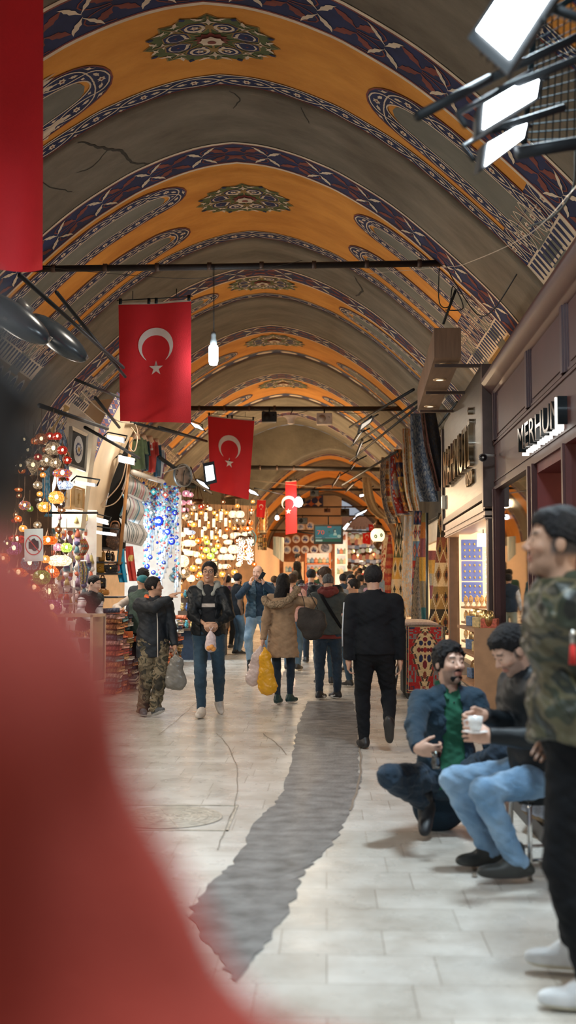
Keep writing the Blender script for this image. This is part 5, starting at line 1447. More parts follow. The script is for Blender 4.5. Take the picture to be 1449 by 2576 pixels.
# ------------------------------------------------------------ right-hand shopfronts
def XR(Y): return 1.9 + .015 * Y
def wallbox(mb, y0, y1, z0, z1, out, inn=0.0):
 """box against the right-hand shop plane"""
 vs = []
 for z in (z0, z1):
  for (y, o_) in ((y0, out), (y1, out), (y1, -inn), (y0, -inn)): vs.append((XR(y) - o_, y, z))
 mb.add(vs, [(0, 1, 2, 3), (7, 6, 5, 4), (0, 4, 5, 1), (1, 5, 6, 2), (2, 6, 7, 3), (3, 7, 4, 0)])
RB = mat('red_brown_lacquer', (.068, .027, .025), .42, var=.12, scale=3, bump=.05, spec=.3); RB2 = mat('dark_red_brown', (.05, .02, .022), .4, var=.1)
GLS = pane_mat('window_glass', (.97, .97, .95), .07); MIR = glass_mat('reflecting_window_glass', (.7, .7, .7), .6, .02)
WINW = mat('glowing_shop_interior', (.75, .55, .35), .7, emit=.9, ecol=(1, .74, .46)); CHR = mat('chrome', (.75, .74, .72), .15, 1.0)  # interior surfaces glow; the emission stands for shop lighting on them
SF1 = empty('shopfront', (0, 0, 0), 0, 'red-brown lacquered shopfront with rounded cornice and black raised letters, nearest on the right', 'shopfront')
mb = MB(); mb.m(0, True); prof = [(-.02, 3.86), (.02, 3.88), (.035, 3.92), (.05, 3.93), (.08, 3.96), (.12, 4.0), (.15, 4.05), (.155, 4.09), (.14, 4.12), (.10, 4.13), (-.6, 4.13)]
def cornice(mb, prof, y0, y1, n=8):
 base = len(mb.v)
 for i in range(n + 1):
  y = lerp(y0, y1, i / n)
  for o_, z in prof: mb.v.append((XR(y) - o_, y, z))
 m_ = len(prof)
 for i in range(n):
  for k in range(m_ - 1): mb.face((base + i * m_ + k, base + i * m_ + k + 1, base + (i + 1) * m_ + k + 1, base + (i + 1) * m_ + k))
 mb.face([base + n * m_ + k for k in range(m_)]); mb.face([base + k for k in range(m_)][::-1])
cornice(mb, prof, 4.2, 13.93); mb.build('cornice', [RB], SF1)
mb = MB()
wallbox(mb, 4.2, 13.9, 2.69, 3.87, 0, .12); wallbox(mb, 4.2, 13.9, 3.26, 3.29, .015, 0); wallbox(mb, 4.2, 13.9, 2.69, 2.73, .03, 0); wallbox(mb, 4.2, 13.9, 2.80, 2.815, .012, 0); wallbox(mb, 4.2, 13.9, 3.30, 3.325, .012, 0)
mb.build('fascia', [RB], SF1)
for y in (13.72, 11.25, 9.42, 7.3, 5.2):
 mb = MB()
 for k, w in ((0, .13), (1, .09), (2, .045)): wallbox(mb, y - w, y + w, 3.30, 3.88, .012 + .015 * k, 0)
 mb.build('pilaster', [RB2], SF1)
for y0, y1 in ((11.4, 13.55), (9.6, 11.05), (7.5, 9.2), (5.4, 7.1)):
 mb = MB(); wallbox(mb, y0, y1, 3.36, 3.83, .012, 0); mb.build('raised_panel', [RB], SF1)
for y, w in ((13.78, .10), (11.20, .07), (10.95, .045), (9.42, .06), (7.3, .07), (5.2, .06)):
 mb = MB(); wallbox(mb, y - w, y + w, 0, 2.70, .03, .1); wallbox(mb, y - w * .5, y + w * .5, 0, 2.70, .05, 0); mb.build('mullion', [RB], SF1)
mb = MB(); wallbox(mb, 11.25, 13.7, 0, .55, .02, .1); mb.build('stall_riser', [RB], SF1)
mb = MB(); wallbox(mb, 11.25, 13.7, .55, 2.69, -.02, .035); mb.build('window_pane', [MIR], SF1)
mb = MB(); wallbox(mb, 9.45, 10.93, .0, 2.69, -.9, .95); wallbox(mb, 9.45, 10.93, 2.60, 2.69, -.0, .9); wallbox(mb, 10.88, 10.93, 0, 2.69, 0, .9); wallbox(mb, 9.45, 9.5, 0, 2.69, 0, .9); mb.build('door_recess', [mat('dark_oxblood_panel', (.13, .02, .02), .55)], SF1)
mb = MB(); wallbox(mb, 7.35, 9.36, .4, 2.69, -.5, .55); mb.build('red_display_back', [mat('red_glow_panel', (.65, .06, .03), .6, emit=.5, ecol=(1, .10, .05))], SF1)  # panel glows by itself in place of the window's red lighting
mb = MB(); wallbox(mb, 7.35, 9.36, .4, 2.69, -.02, .035); mb.build('window_pane', [GLS], SF1)
mb = MB(); wallbox(mb, 4.2, 7.3, 0, 2.69, -.05, .1); wallbox(mb, 7.3, 9.4, 0, .4, .02, .1); mb.build('lower_panel', [RB], SF1)
mb = MB(); mb.m(0, True); mb.lathe([(0, 0), (.05, 0), (.055, .01), (.05, .02), (0, .02)], 16, c=(XR(10.2) + .35, 10.2, 2.585)); mb.build('downlight', [mat('downlight_lens', (.9, .8, .6), .4, emit=3, ecol=(1, .85, .6))], SF1)
mb = MB(); wallbox(mb, 11.3, 13.7, .5, 2.7, -.75, .8); mb.build('display_back', [mat('dim_display_back', (.10, .07, .05), .8)], SF1)
BLKL = mat('black_gloss_letter', (.015, .02, .022), .2)
o = text('sign_letters', 'MERHUM', .25, Vector((XR(10.35) - .05, 10.38, 2.97)), Matrix(((0, 0, -1, 0), (-1, 0, 0, 0), (0, 1, 0, 0), (0, 0, 0, 1))), [BLKL], .045, SF1, sx=1.42)
WHL = emit_mat('letter_edge_light', (1, .97, .9), 1.6)
mb = MB()
for k in range(15):
 y = 9.48 + k * .125;
 if k % 5 != 3: mb.box((XR(y) - .085, y - .02, 2.815), (XR(y) - .02, y + .02, 2.843))
mb.box((XR(9.42) - .09, 9.44, 2.83), (XR(9.42) - .02, 9.475, 3.10)); mb.build('letter_lights', [WHL], SF1)['kind'] = 'stuff'
# brushed steel shopfront
SF2 = empty('shopfront', (0, 0, 0), 0, 'brushed steel shopfront with polished raised letters over a bright jewellery window', 'shopfront')
STL = mat('brushed_steel', (.17, .155, .13), .36, .95, var=.14, scale=(2, 2, 30), bump=.05, bscale=(3, 3, 200))
mb = MB(); n = 14
outl = [(14.05, 2.66), (19.7, 2.66), (19.7, 4.25)] + [(19.7 - .25 * (1 - math.cos(t)), 4.25 + .12 * math.sin(t)) for t in (.5, 1.0, 1.5)] + [(14.05 + .25 * (1 - math.sin(t)), 4.12 + .25 * math.cos(t) * 1) for t in (0, .4, .8, 1.2, 1.57)]
mb.prism(outl, lambda a, b, t: (XR(a) - .10 + t, a, b), .1); mb.build('sign_panel', [STL], SF2)
mb = MB()
for y, w in ((14.02, .07), (19.75, .06)): wallbox(mb, y - w, y + w, 2.5, 4.3, .14, .1)
wallbox(mb, 14.0, 19.8, 2.60, 2.67, .13, .1); wallbox(mb, 14.1, 19.7, 2.665, 2.70, .12, 0); mb.build('trim_strip', [mat('bronze_metal', (.10, .07, .06), .4, .6)], SF2)
mb = MB(); wallbox(mb, 14.12, 19.6, 2.36, 2.58, .10, .2); wallbox(mb, 14.12, 19.6, 2.46, 2.49, .12, .0); wallbox(mb, 14.12, 19.6, 2.38, 2.40, .12, .0); mb.build('shutter_box', [mat('cream_shutter', (.55, .42, .34), .4, .3)], SF2)
for y, w, m_ in ((14.18, .05, mat('bronze_metal', (.10, .07, .06), .4, .6)), (14.32, .05, mat('cream_shutter', (.55, .42, .34), .4, .3)), (19.55, .06, mat('copper_frame', (.60, .33, .18), .35, .6)), (19.3, .05, mat('bronze_metal', (.10, .07, .06), .4, .6))):
 mb = MB(); wallbox(mb, y - w, y + w, 0, 2.45, .06, .1); mb.build('jamb', [m_], SF2)
mb = MB(); wallbox(mb, 14.3, 19.4, .35, 2.4, 0, .02); mb.build('window_pane', [GLS], SF2)
mb = MB(); wallbox(mb, 14.3, 19.5, 0, .35, .02, .1); mb.build('stall_riser', [mat('bronze_metal', (.10, .07, .06), .4, .6)], SF2)
mb = MB(); wallbox(mb, 14.2, 19.6, .3, 2.5, -.95, 1.0); wallbox(mb, 14.2, 19.6, 2.45, 2.5, -.05, 1.0); wallbox(mb, 14.2, 14.25, .3, 2.5, -.05, 1.0); wallbox(mb, 19.5, 19.6, .3, 2.5, -.05, 1.0); mb.build('display_lining', [WINW], SF2)
mb = MB(); mb.box((2.19, 18.30, .3), (3.1, 18.36, 2.45)); mb.build('display_partition', [WINW], SF2)
for z in (.62, .92, 1.16):
 mb = MB(); mb.box((2.2, 17.75, z), (2.85, 18.3, z + .03)); mb.build('shelf', [mat('honey_wood', (.45, .24, .12), .5)], SF2)
text('raised_letters', 'MAHMUTİ', .62, Vector((XR(16.8) - .14, 16.9, 3.42)), FACE_W, [mat('polished_letter', (.62, .56, .46), .12, 1)], .05, SF2, sx=.86)
text('small_letters', 'OSMAN', .20, Vector((XR(15.6) - .12, 15.55, 3.0)), FACE_W, [mat('bronze_letter', (.45, .33, .2), .25, 1)], .02, SF2, sx=.75)
mb = MB(); mb.bevbox((XR(19.45) - .17, 19.42, 2.86), (XR(19.45) - .09, 19.56, 3.10), .02); mb.build('emergency_lamp', [mat('frosted_lamp', (.7, .68, .6), .3)], SF2)
# jewellery window goods
BLUEP = mat('glowing_blue_velvet', (.10, .16, .55), .8, emit=.25, ecol=(.35, .45, 1.0)); GOLD = mat('gold_jewellery', (.9, .62, .25), .25, .9)  # pads glow blue; emission stands for the lighting inside the window
for k, (z0, z1) in enumerate(((1.94, 2.27), (1.60, 1.92), (1.26, 1.58))):
 r = empty('jewellery_board', (0, 0, 0), 0, ('topmost', 'middle', 'lowest')[k] + ' blue velvet jewellery board standing in the steel-framed shop window', 'jewellery board', 'blue jewellery boards in the window')
 mb = MB(); mb.bevbox((2.20, 18.16, z0), (2.54, 18.20, z1), .008); mb.build('board', [BLUEP], r)
 for i in range(4):
  for j in range(3):
   mb = MB(); mb.m(0, True); mb.sphere((2.25 + i * .08, 18.15, z0 + .055 + j * .10), .016, 8, 6, sc=(1, .5, 1.3)); mb.build('pendant', [GOLD], r)
r = empty('shop_lamp', (2.42, 17.2, 2.22), 0, 'white cylinder lamp hanging inside the jewellery window', 'lamp'); mb = MB(); mb.m(0, True); mb.lathe([(0, .1), (.09, .1), (.10, -.1), (0, -.1)], 18); mb.build('shade', [emit_mat('warm_white_glow', (1, .92, .8), 3.0)], r); mb = MB(); mb.tube([(0, 0, .1), (0, 0, .2)], .008, 6); mb.build('cord', [BLK], r)
rr = random.Random(5)
for k in range(21):
 y = -(2.24 + (k % 7) * .083); z = (.65, .95, 1.19)[k // 7]
 r = empty('necklace_stand', (-y, 17.9 + rr.uniform(0, .2), z), 0, None, 'necklace stand', 'necklace busts on the window shelves'); NM.add(r, 'cream necklace bust', 'on the %s window shelf' % ('lowest', 'middle', 'upper')[k // 7], -y)
 mb = MB(); mb.m(0, True); mb.lathe([(0, 0), (.03, 0), (.03, .01), (.01, .02), (.03, .06), (.038, .10), (.016, .15), (.014, .18), (0, .185)], 12); mb.build('bust', [mat('cream_velvet', (.75, .62, .45), .8)], r)
 mb = MB(); mb.m(0, True); mb.tube([(.03 * math.sin(t), -.036, .12 - .04 * math.cos(t)) for t in [2 * PI * i / 12 for i in range(13)]], .007, 5); mb.build('chain', [GOLD], r)
r = empty('fairy_light_curtain', (0, 0, 0), 0, 'curtain of tiny warm lights hanging inside the jewellery window', 'string lights'); mb = MB(); r['kind'] = 'stuff'
for k in range(260): y = rr.uniform(17.6, 18.2); z = rr.uniform(1.3, 2.2); x = rr.uniform(2.56, 2.85); mb.sphere((x, y, z), .009, 5, 3)
o = mb.build('bulbs', [emit_mat('fairy_glow', (1, .75, .4), 9)], r)
# camera on the red-brown shop corner
r = empty('security_camera', P(1216, 1150, 13.4), 0, 'grey bullet security camera on the corner of the red-brown shopfront', 'security camera')
mb = MB(); mb.m(0, True); a = V3(0, .12, .01); bq = V3(-.02, -.12, -.02); mb.tube([a, bq], [.045, .05], 16); mb.build('housing', [mat('grey_plastic', (.12, .12, .13), .4)], r)
mb = MB(); mb.m(0, True); mb.tube([bq, bq + V3(-.001, -.012, -.001)], .04, 14); mb.m(1); mb.sphere(bq + V3(-.001, -.015, 0), .012, 8, 6); mb.build('lens', [mat('lens_black', (.01, .01, .012), .1), mat('lens_led', (.8, .8, .8), .3)], r)
mb = MB(); mb.m(0, True); mb.tube([V3(.03, .03, .03), V3(.12, .1, .03), V3(.16, .15, .04)], .015, 8); mb.build('bracket', [mat('white_metal', (.6, .6, .58), .4)], r)
# wooden downlight beam
r = empty('downlight_beam', (0, 0, 0), 0, 'long boxed wooden beam with four round downlights, bracketed out from the steel shopfront', 'light box')
WD = mat('brown_wood_veneer', (.20, .12, .075), .55, var=.2, scale=(20, 2, 2)); A0 = (1.40, 14.0); A1 = (1.53, 18.2)
mb = MB()
def beamM(y): t = (y - 14.0) / 4.2; return 1.55 + .14 * t
vs = []
for z in (4.40, 4.78):
 for (x, y) in ((1.38, 14.0), (1.72, 14.0), (1.86, 18.3), (1.52, 18.3)): vs.append((x, y, z))
mb.add(vs, [(3, 2, 1, 0), (4, 5, 6, 7), (0, 1, 5, 4), (1, 2, 6, 5), (2, 3, 7, 6), (3, 0, 4, 7)]); mb.build('beam_box', [WD], r)
for y in (14.45, 15.5, 16.6, 17.8):
 f = empty('x', (0, 0, 0)); bpy.data.objects.remove(f)
 mb = MB(); mb.m(0, True); mb.lathe([(.055, -.012), (.085, -.014), (.095, -.004), (.095, .002)], 20, c=(beamM(y), y, 4.40), cap=False); q = mb.build('downlight', [mat('brass_ring', (.7, .5, .3), .3, .5)], r)
 mb = MB(); mb.m(0, True); mb.lathe([(0, -.004), (.056, -.008), (.056, .0)], 16, c=(beamM(y), y, 4.40)); mb.build('lens', [mat('downlight_glow', (.9, .75, .55), .4, emit=1.2, ecol=(1, .8, .55))], q)
for y in (14.3, 16.3, 18.0):
 mb = MB(); mb.box((beamM(y) - .15, y - .03, 4.33), (XR(y) + .1, y + .03, 4.37)); mb.build('bracket', [mat('bronze_metal', (.10, .07, .06), .4, .6)], r)
# ------------------------------------------------------------ rugs
def hsh(a, b): return (math.sin(a * 127.1 + b * 311.7) * 43758.5453) % 1
def rugpat(kind, pal):
 """colour of a rug at (u, v) in 0..1; v runs along its length"""
 def f(u, v, asp=2.0):
  V_ = v * asp
  e = min(u, 1 - u); ev = min(V_, asp - V_)
  m = min(e, ev)
  if kind == 'persian':
   if m < .03: return pal[3]
   if m < .13: return pal[1] if (int(u * 24) + int(V_ * 24)) % 3 else pal[2]
   if m < .15: return pal[3]
   x, y = abs(u - .5), abs(V_ - asp / 2)
   dd = x * 1.0 + y * .62 + .03 * math.sin(y * 40) + .02 * math.sin(x * 50)
   if dd < .10: return pal[1]
   if dd < .13: return pal[3]
   if dd < .30:
    if hsh(int(x * 18), int(y * 12)) > .62: return pal[1]
    return pal[2]
   if dd < .335: return pal[4]
   return pal[0] if hsh(int(u * 16), int(V_ * 14)) < .8 else pal[3 if hsh(int(V_ * 14), int(u * 16)) > .5 else 1]
  if kind == 'kilim':
   r_ = int(V_ * 5); z = abs(((u * 4 + .5 * (r_ % 2)) % 1) - .5) * 2; q = (V_ * 5) % 1
   if abs(q - .5) * 2 + z < .55: return pal[(r_ * 3 + 1) % len(pal)]
   if abs(q - .5) * 2 + z < .8: return pal[(r_ + 2) % len(pal)]
   return pal[r_ % len(pal)]
  if kind == 'stripe':
   return pal[int((u * 9 + .3 * math.sin(V_ * 7))) % len(pal)] if hsh(int(u * 40), int(V_ * 40)) > .15 else pal[0]
  if kind == 'vstripe':
   return pal[int(V_ * 9) % len(pal)] if hsh(int(u * 30), int(V_ * 60)) > .12 else pal[(int(V_ * 9) + 1) % len(pal)]
  if kind == 'worn':
   n = math.sin(u * 21 + 3 * math.sin(V_ * 9)) * math.sin(V_ * 17 + 2 * math.sin(u * 14)); n += .5 * (hsh(int(u * 50), int(V_ * 50)) - .5)
   if m < .06: return pal[2 % len(pal)]
   return pal[0] if n > .12 else (pal[1] if n > -.35 else pal[2 % len(pal)])
  if kind == 'patch':
   return tuple(c * (1 - .25 * hsh(int(u * 60), int(V_ * 60))) for c in pal[int(V_ * 2.2) % len(pal)])
  if kind == 'geo':
   a = abs((u * 2.0) % 1 - .5); b_ = abs((V_ * 2.0) % 1 - .5); q = a + b_
   st = int(q * 16) / 16
   if st < .14: return pal[1]
   if st < .22: return pal[2]
   if st < .42: return pal[0]
   if st < .48: return pal[3]
   return pal[(int(V_ * 2) + 1) % len(pal)]
  return pal[0]
 return f
RUGM = mat('rug_pile', (.5, .5, .5), .95, attr=True, var=.16, scale=60, bump=.5, bscale=220)
FRG = mat('rug_fringe', (.6, .5, .38), .9)
def cloth_obj(name, rows, pat, asp, label, cat, nu=26, nv=44, fold=0.0, nf=3, thick=.012, group=None, m=None, parent=None, ph=0.0, fd=None, fringe=False):
 """rows: list of (left point, right point) down the length; folds push along fd"""
 L = catmull([a for a, b in rows], 8); Rr = catmull([b for a, b in rows], 8); n = len(L) - 1
 def at(u, v):
  t = v * n; i = min(int(t), n - 1); f = t - i
  a = L[i].lerp(L[i + 1], f); b = Rr[i].lerp(Rr[i + 1], f); p = a.lerp(b, u)
  dv = fd or V3(0, -1, 0)
  return p + dv * (fold * math.sin(2 * PI * nf * u + ph + 1.2 * math.sin(v * 3)) * (.35 + .65 * v))
 mb = MB(); mb.smooth = True
 for s_, off in ((1, 0.0), (-1, thick)):
  base = len(mb.v)
  for j in range(nv + 1):
   for i in range(nu + 1):
    p = at(i / nu, j / nv); mb.v.append(tuple(p + (fd or V3(0, -1, 0)) * -off))
  for j in range(nv):
   for i in range(nu):
    mb.col = pat((i + .5) / nu, (j + .5) / nv, asp) if s_ == 1 else tuple(c * .6 + .1 for c in pat(.5, .5, asp))
    a = base + j * (nu + 1) + i; q = (a, a + 1, a + nu + 2, a + nu + 1); mb.face(q if s_ == 1 else q[::-1])
 N_ = (nu + 1) * (nv + 1)
 mb.col = pat(.02, .5, asp)
 for j in range(nv):
  for i in (0, nu):
   a = j * (nu + 1) + i; b = a + nu + 1; mb.face((a, b, b + N_, a + N_))
 for i in range(nu):
  for j in (0, nv):
   a = j * (nu + 1) + i; mb.face((a, a + 1, a + 1 + N_, a + N_))
 o = mb.build(name, [m or RUGM], parent)
 if label: tag(o, label, cat, group)
 return o
def rows_px(pts, Y0, Y1=None):
 """pts: (xl, xr, y) or (xl, yl, xr, yr) picked down a hanging cloth at depth Y0 .. Y1"""
 out = []; n = len(pts)
 for i, q in enumerate(pts):
  Y = lerp(Y0, Y1 if Y1 else Y0, i / (n - 1))
  if len(q) == 3: out.append((P(q[0], q[2], Y), P(q[1], q[2], Y + .1)))
  else: out.append((P(q[0], q[1], Y), P(q[2], q[3], Y + .1)))
 return out
cr, rd, nv_, wh, og, gd, bl, gn, bk, br = (.62, .50, .34), (.32, .03, .025), (.02, .03, .09), (.70, .62, .52), (.62, .20, .04), (.55, .33, .08), (.12, .22, .34), (.10, .11, .06), (.03, .025, .02), (.18, .09, .05)
RUGS = [
('straw mat', [(914, 930, 1200), (917, 936, 1240), (930, 950, 1280), (955, 975, 1305)], 36, 'stripe', [(.55, .42, .25), (.45, .32, .18), (.60, .47, .30)], 'pale straw-coloured rug curling outward, leftmost of the high rugs'),
 ('rug', [(962, 980, 1150), (958, 982, 1200), (966, 990, 1270), (980, 1000, 1318)], 33, 'worn', [(.30, .30, .32), (.08, .10, .16), cr], 'blue-grey worn rug with cream border hanging high beside the straw mat'),
 ('rug', [(974, 986, 1160), (972, 990, 1210), (978, 996, 1270), (990, 1004, 1300)], 31.5, 'kilim', [og, rd, cr, gd, br], 'orange and red kilim hanging high behind the blue-grey rug'),
 ('rug', [(982, 1002, 1135), (982, 1004, 1190), (988, 1012, 1250), (1000, 1030, 1296)], 30, 'persian', [rd, (.2, .25, .4), cr, wh, og], 'red oriental rug with cream flowers hanging high in the middle of the row'),
 ('rug', [(994, 1014, 1130), (1002, 1020, 1190), (1012, 1028, 1250), (1022, 1036, 1288)], 29, 'geo', [br, og, nv_, gd], 'brown and dark blue geometric rug hanging high, just left of the orange striped one'),
 ('rug', [(1014, 1030, 1078), (1016, 1036, 1150), (1022, 1044, 1230), (1034, 1052, 1285)], 27, 'stripe', [cr, og, wh, br, cr, gd], 'cream and orange striped rug hanging high, left of the faded blue rug'),
 ('rug', [(1036, 1064, 1040), (1040, 1072, 1130), (1050, 1090, 1210), (1062, 1098, 1262)], 25, 'worn', [(.32, .34, .36), (.07, .10, .17), (.16, .20, .26)], 'large faded blue-grey rug with a pale folded edge, hanging high'),
 ('rug', [(1060, 1078, 1035), (1070, 1086, 1120), (1088, 1104, 1190), (1098, 1112, 1235)], 23.8, 'stripe', [(.30, .14, .12), (.5, .38, .32), bk, (.4, .2, .17)], 'narrow rose and cream rug hanging high beside the navy one'),
 ('rug', [(1070, 1092, 1030), (1082, 1106, 1110), (1100, 1122, 1190), (1106, 1124, 1226)], 22.6, 'worn', [(.015, .02, .035), (.03, .035, .05), bk], 'plain dark navy rug, rightmost of the high row'),
 ('rug', [(962, 984, 1345), (960, 990, 1450), (958, 992, 1560)], 33, 'persian', [cr, rd, wh, (.5, .3, .2), br], 'cream rug with red rosettes hanging low at the left end of the carpet stall'),
 ('rug', [(978, 982, 1346), (972, 988, 1400), (969, 987, 1480), (974, 988, 1560)], 31, 'vstripe', [(.28, .04, .03), (.42, .12, .06), rd, (.35, .18, .10)], 'dark red striped runner tapering upward, hanging low'),
 ('rug', [(998, 1010, 1315), (992, 1012, 1390), (986, 1014, 1480), (990, 1020, 1575)], 29, 'geo', [cr, bk, gn, gd], 'green and cream geometric rug hanging low in folds'),
 ('rug', [(1018, 1036, 1295), (1014, 1038, 1400), (1012, 1040, 1480), (1024, 1036, 1552)], 27, 'worn', [(.55, .48, .42), (.34, .40, .45), (.60, .36, .18)], 'long pale blue and peach rug hanging low at full length'),
 ('rug', [(1044, 1060, 1285), (1040, 1060, 1350), (1038, 1056, 1430), (1036, 1048, 1500)], 26, 'geo', [rd, nv_, cr, bl], 'red and navy kilim hanging low beside the pale blue rug'),
 ('rug', [(1048, 1066, 1400), (1040, 1068, 1480), (1036, 1076, 1568)], 25, 'worn', [(.16, .15, .13), (.26, .20, .16), (.08, .08, .08)], 'dull grey-brown rug hanging low beneath the red kilim'),
 ('rug', [(1062, 1070, 1290), (1058, 1074, 1350), (1056, 1076, 1450), (1062, 1078, 1568)], 24, 'patch', [(.35, .30, .12), (.55, .20, .05), (.30, .10, .12), (.66, .40, .08), (.33, .28, .20), (.05, .2, .25)], 'yellow and purple patchwork rug left of the black pole'),
 ('rug', [(1078, 1098, 1385), (1080, 1098, 1440), (1082, 1094, 1500), (1082, 1088, 1560)], 23.5, 'patch', [(.30, .10, .12), (.62, .38, .10), (.45, .40, .32)], 'purple and yellow patchwork rug right of the black pole'),
 ('rug', [(1104, 1130, 1290), (1098, 1132, 1400), (1090, 1130, 1500), (1076, 1134, 1598)], 21.5, 'geo', [(.30, .19, .07), bk, (.22, .07, .04), cr], 'ochre and dark green kilim hanging low, rightmost by the steel shopfront'),
]
for i, (nm, pts, Y, k, pal, lb) in enumerate(RUGS):
 WD_ = 1.3 if i < 9 else 1.12
 cloth_obj('straw_mat' if nm == 'straw mat' else 'rug', rows_px([((a + b) / 2 - (b - a) * .5 * WD_, (a + b) / 2 + (b - a) * .5 * WD_, y) for a, b, y in pts], Y), rugpat(k, pal), 2.6, lb, 'rug', 22, 60, fold=.04, nf=1.4, ph=i, group='rugs hung at the carpet stall')
# display table with the red carpet
T0 = P(1014, 1570, 15.2);
def persian_hero(u, v, asp):
 x, y = abs(u - .5) * 2, abs(v - .5) * 2
 e = 1 - max(x, y * .98)
 if e < .035: return (.5, .40, .22)
 if e < .10: return (.02, .03, .05) if hsh(int(u * 30), int(v * 40)) > .3 else rd
 if e < .13: return (.55, .42, .22)
 d = x * .9 + y * .75
 st = d + .07 * (1 if int(y * 9) % 2 else -1) * (1 if y > .1 else 0)
 if st < .60:
  for (fx, fy, r_, c) in ((0, 0, .08, rd), (.16, 0, .06, (.1, .02, .03)), (0, .17, .05, (.1, .02, .03)), (.33, 0, .075, (.18, .02, .03)), (.22, .21, .085, nv_), (0, .34, .09, (.2, .02, .03)), (0, .55, .08, (.22, .05, .03))):
   if (x - fx) ** 2 * 1.0 + (y - fy) ** 2 * 1.7 < r_ ** 2 * 1.6: return c
  return (.72, .52, .28)
 if st < .68: return (.07, .05, .04)
 if st < .73: return (.40, .16, .10)
 if x > .45 and .35 < y < .75 and hsh(int(u * 22), int(v * 26)) > .45: return (.22, .20, .20)
 if x < .25 and y > .78: return (.65, .48, .28) if hsh(int(u * 18), int(v * 26)) > .4 else rd
 if x > .55 and y > .78: return nv_ if hsh(int(u * 20), int(v * 30)) > .4 else rd
 return (.42, .02, .02)
TB = empty('carpet_table', (0, 0, 0), 0, 'dark draped display table for carpets beside the steel shopfront', 'table')
a, b_ = P(1016, 1575, 15.4), P(1122, 1572, 15.0); zt = a.z
mb = MB(); mb.box((a.x, 15.05, zt - .04), (b_.x + .02, 16.6, zt)); mb.build('tabletop', [cloth('dark_table_cloth', (.03, .028, .027))], TB)
mb = MB(); mb.box((a.x + .02, 15.1, .0), (b_.x, 16.5, zt - .04)); mb.build('cloth_skirt', [cloth('dark_table_cloth', (.03, .028, .027))], TB)
cloth_obj('rug', [(V3(a.x + .0, 15.02, zt + .02), V3(b_.x - .02, 15.02, zt + .02)), (V3(a.x, 14.99, zt - .3), V3(b_.x - .03, 14.99, zt - .3)), (V3(a.x - .01, 14.97, .09), V3(b_.x - .05, 14.97, .09))], persian_hero, 1.6, 'red oriental rug with cream medallion draped down the front of the display table', 'rug', 70, 110, thick=.012)
cloth_obj('rug', [(V3(a.x - .02, 15.03, zt + .055), V3(a.x - .02, 16.4, zt + .06)), (V3(a.x + .25, 15.03, zt + .065), V3(a.x + .25, 16.4, zt + .07)), (V3(b_.x - .1, 15.03, zt + .05), V3(b_.x - .1, 16.4, zt + .06))], rugpat('worn', [(.66, .52, .42), (.72, .62, .5), (.55, .4, .33)]), 1, 'cream rug folded flat on top of the display table', 'rug', 14, 20, thick=.04, fd=V3(0, 0, 1))
cloth_obj('rug', [(V3(a.x - .06, 15.3, zt - .1), V3(a.x - .03, 16.0, zt - .1)), (V3(a.x - .10, 15.3, .4), V3(a.x - .05, 16.0, .4)), (V3(a.x - .16, 15.2, .06), V3(a.x - .1, 16.0, .06))], rugpat('worn', [(.42, .42, .42), (.25, .26, .28), (.6, .55, .5)]), 2, 'pale grey rug hanging over the near side of the display table', 'rug', 14, 30, fold=.015, fd=V3(-1, 0, 0))
mb = MB(); mb.m(0, True); q = [P(1074, 1290, 23), P(1074, 1560, 23)]; q[1].z = gz(23); mb.tube(q, .03, 10); tag(mb.build('pole', [mat('black_pole', (.02, .025, .025), .3)]), 'black metal pole standing between the patchwork rugs', 'pole')
# stall framework above the rugs
r = empty('stall_rail', (0, 0, 0), 0, 'dark rail and lintel board over the low row of rugs at the carpet stall', 'rail')
mb = MB(); mb.m(0, True); mb.tube([V3(2.42, 20.4, 3.0), V3(2.42, 36, 3.1)], .03, 8); mb.tube([V3(2.42, 20.4, 4.9), V3(2.42, 38, 5.2)], .025, 8); mb.build('rail_tube', [mat('black_pole', (.02, .025, .025), .3)], r)
mb = MB(); mb.box((2.46, 20.2, 2.55), (2.56, 38, 3.0)); mb.build('lintel_board', [mat('cream_lintel', (.60, .50, .38), .7)], r)
mb = MB(); mb.box((2.95, 20.2, 0), (3.05, 40, 2.5)); mb.box((2.56, 20.2, 2.45), (2.95, 40, 2.55)); mb.build('stall_back', [mat('glowing_stall_back', (.75, .56, .36), .8, emit=.5, ecol=(1, .72, .42))], r)  # back glows; its emission stands for stall light falling on it
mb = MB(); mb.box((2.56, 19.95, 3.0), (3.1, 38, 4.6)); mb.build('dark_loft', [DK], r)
# striped textile bale on the floor by the stool
o = cloth_obj('textile_bundle', [(V3(1.22, 6.9, .10), V3(1.42, 6.2, .10)), (V3(1.30, 7.1, .34), V3(1.52, 6.2, .34)), (V3(1.5, 7.2, .42), V3(1.7, 6.2, .42)), (V3(1.75, 7.2, .4), V3(1.85, 6.2, .4))], lambda u, v, a: [(.55, .48, .42), (.12, .16, .28), (.40, .12, .08), (.60, .55, .48), (.10, .10, .12), (.5, .35, .2)][int(u * 26 + 3 * math.sin(v * 8)) % 6], 1, 'bundle of folded striped textiles on a low dark plinth behind the stool', 'textiles', 40, 24, fold=.02, nf=5, thick=.06, fd=V3(.7, 0, -.7))
mb = MB(); mb.box((1.25, 6.1, 0), (1.9, 8.4, .10)); tag(mb.build('plinth', [mat('black_plinth', (.025, .027, .03), .5)]), 'low black plinth along the red-brown shopfront', 'plinth')
r = empty('display_shelf', (0, 0, 0), 0, 'wooden display shelf with framed panels below the jewellery window', 'shelf')
for i, z in enumerate((.02, .38, .72, 1.0)):
 mb = MB(); mb.box((1.62, 12.2, z), (1.98, 13.9, z + .03)); mb.build('shelf_board', [mat('honey_wood', (.45, .24, .12), .5)], r)
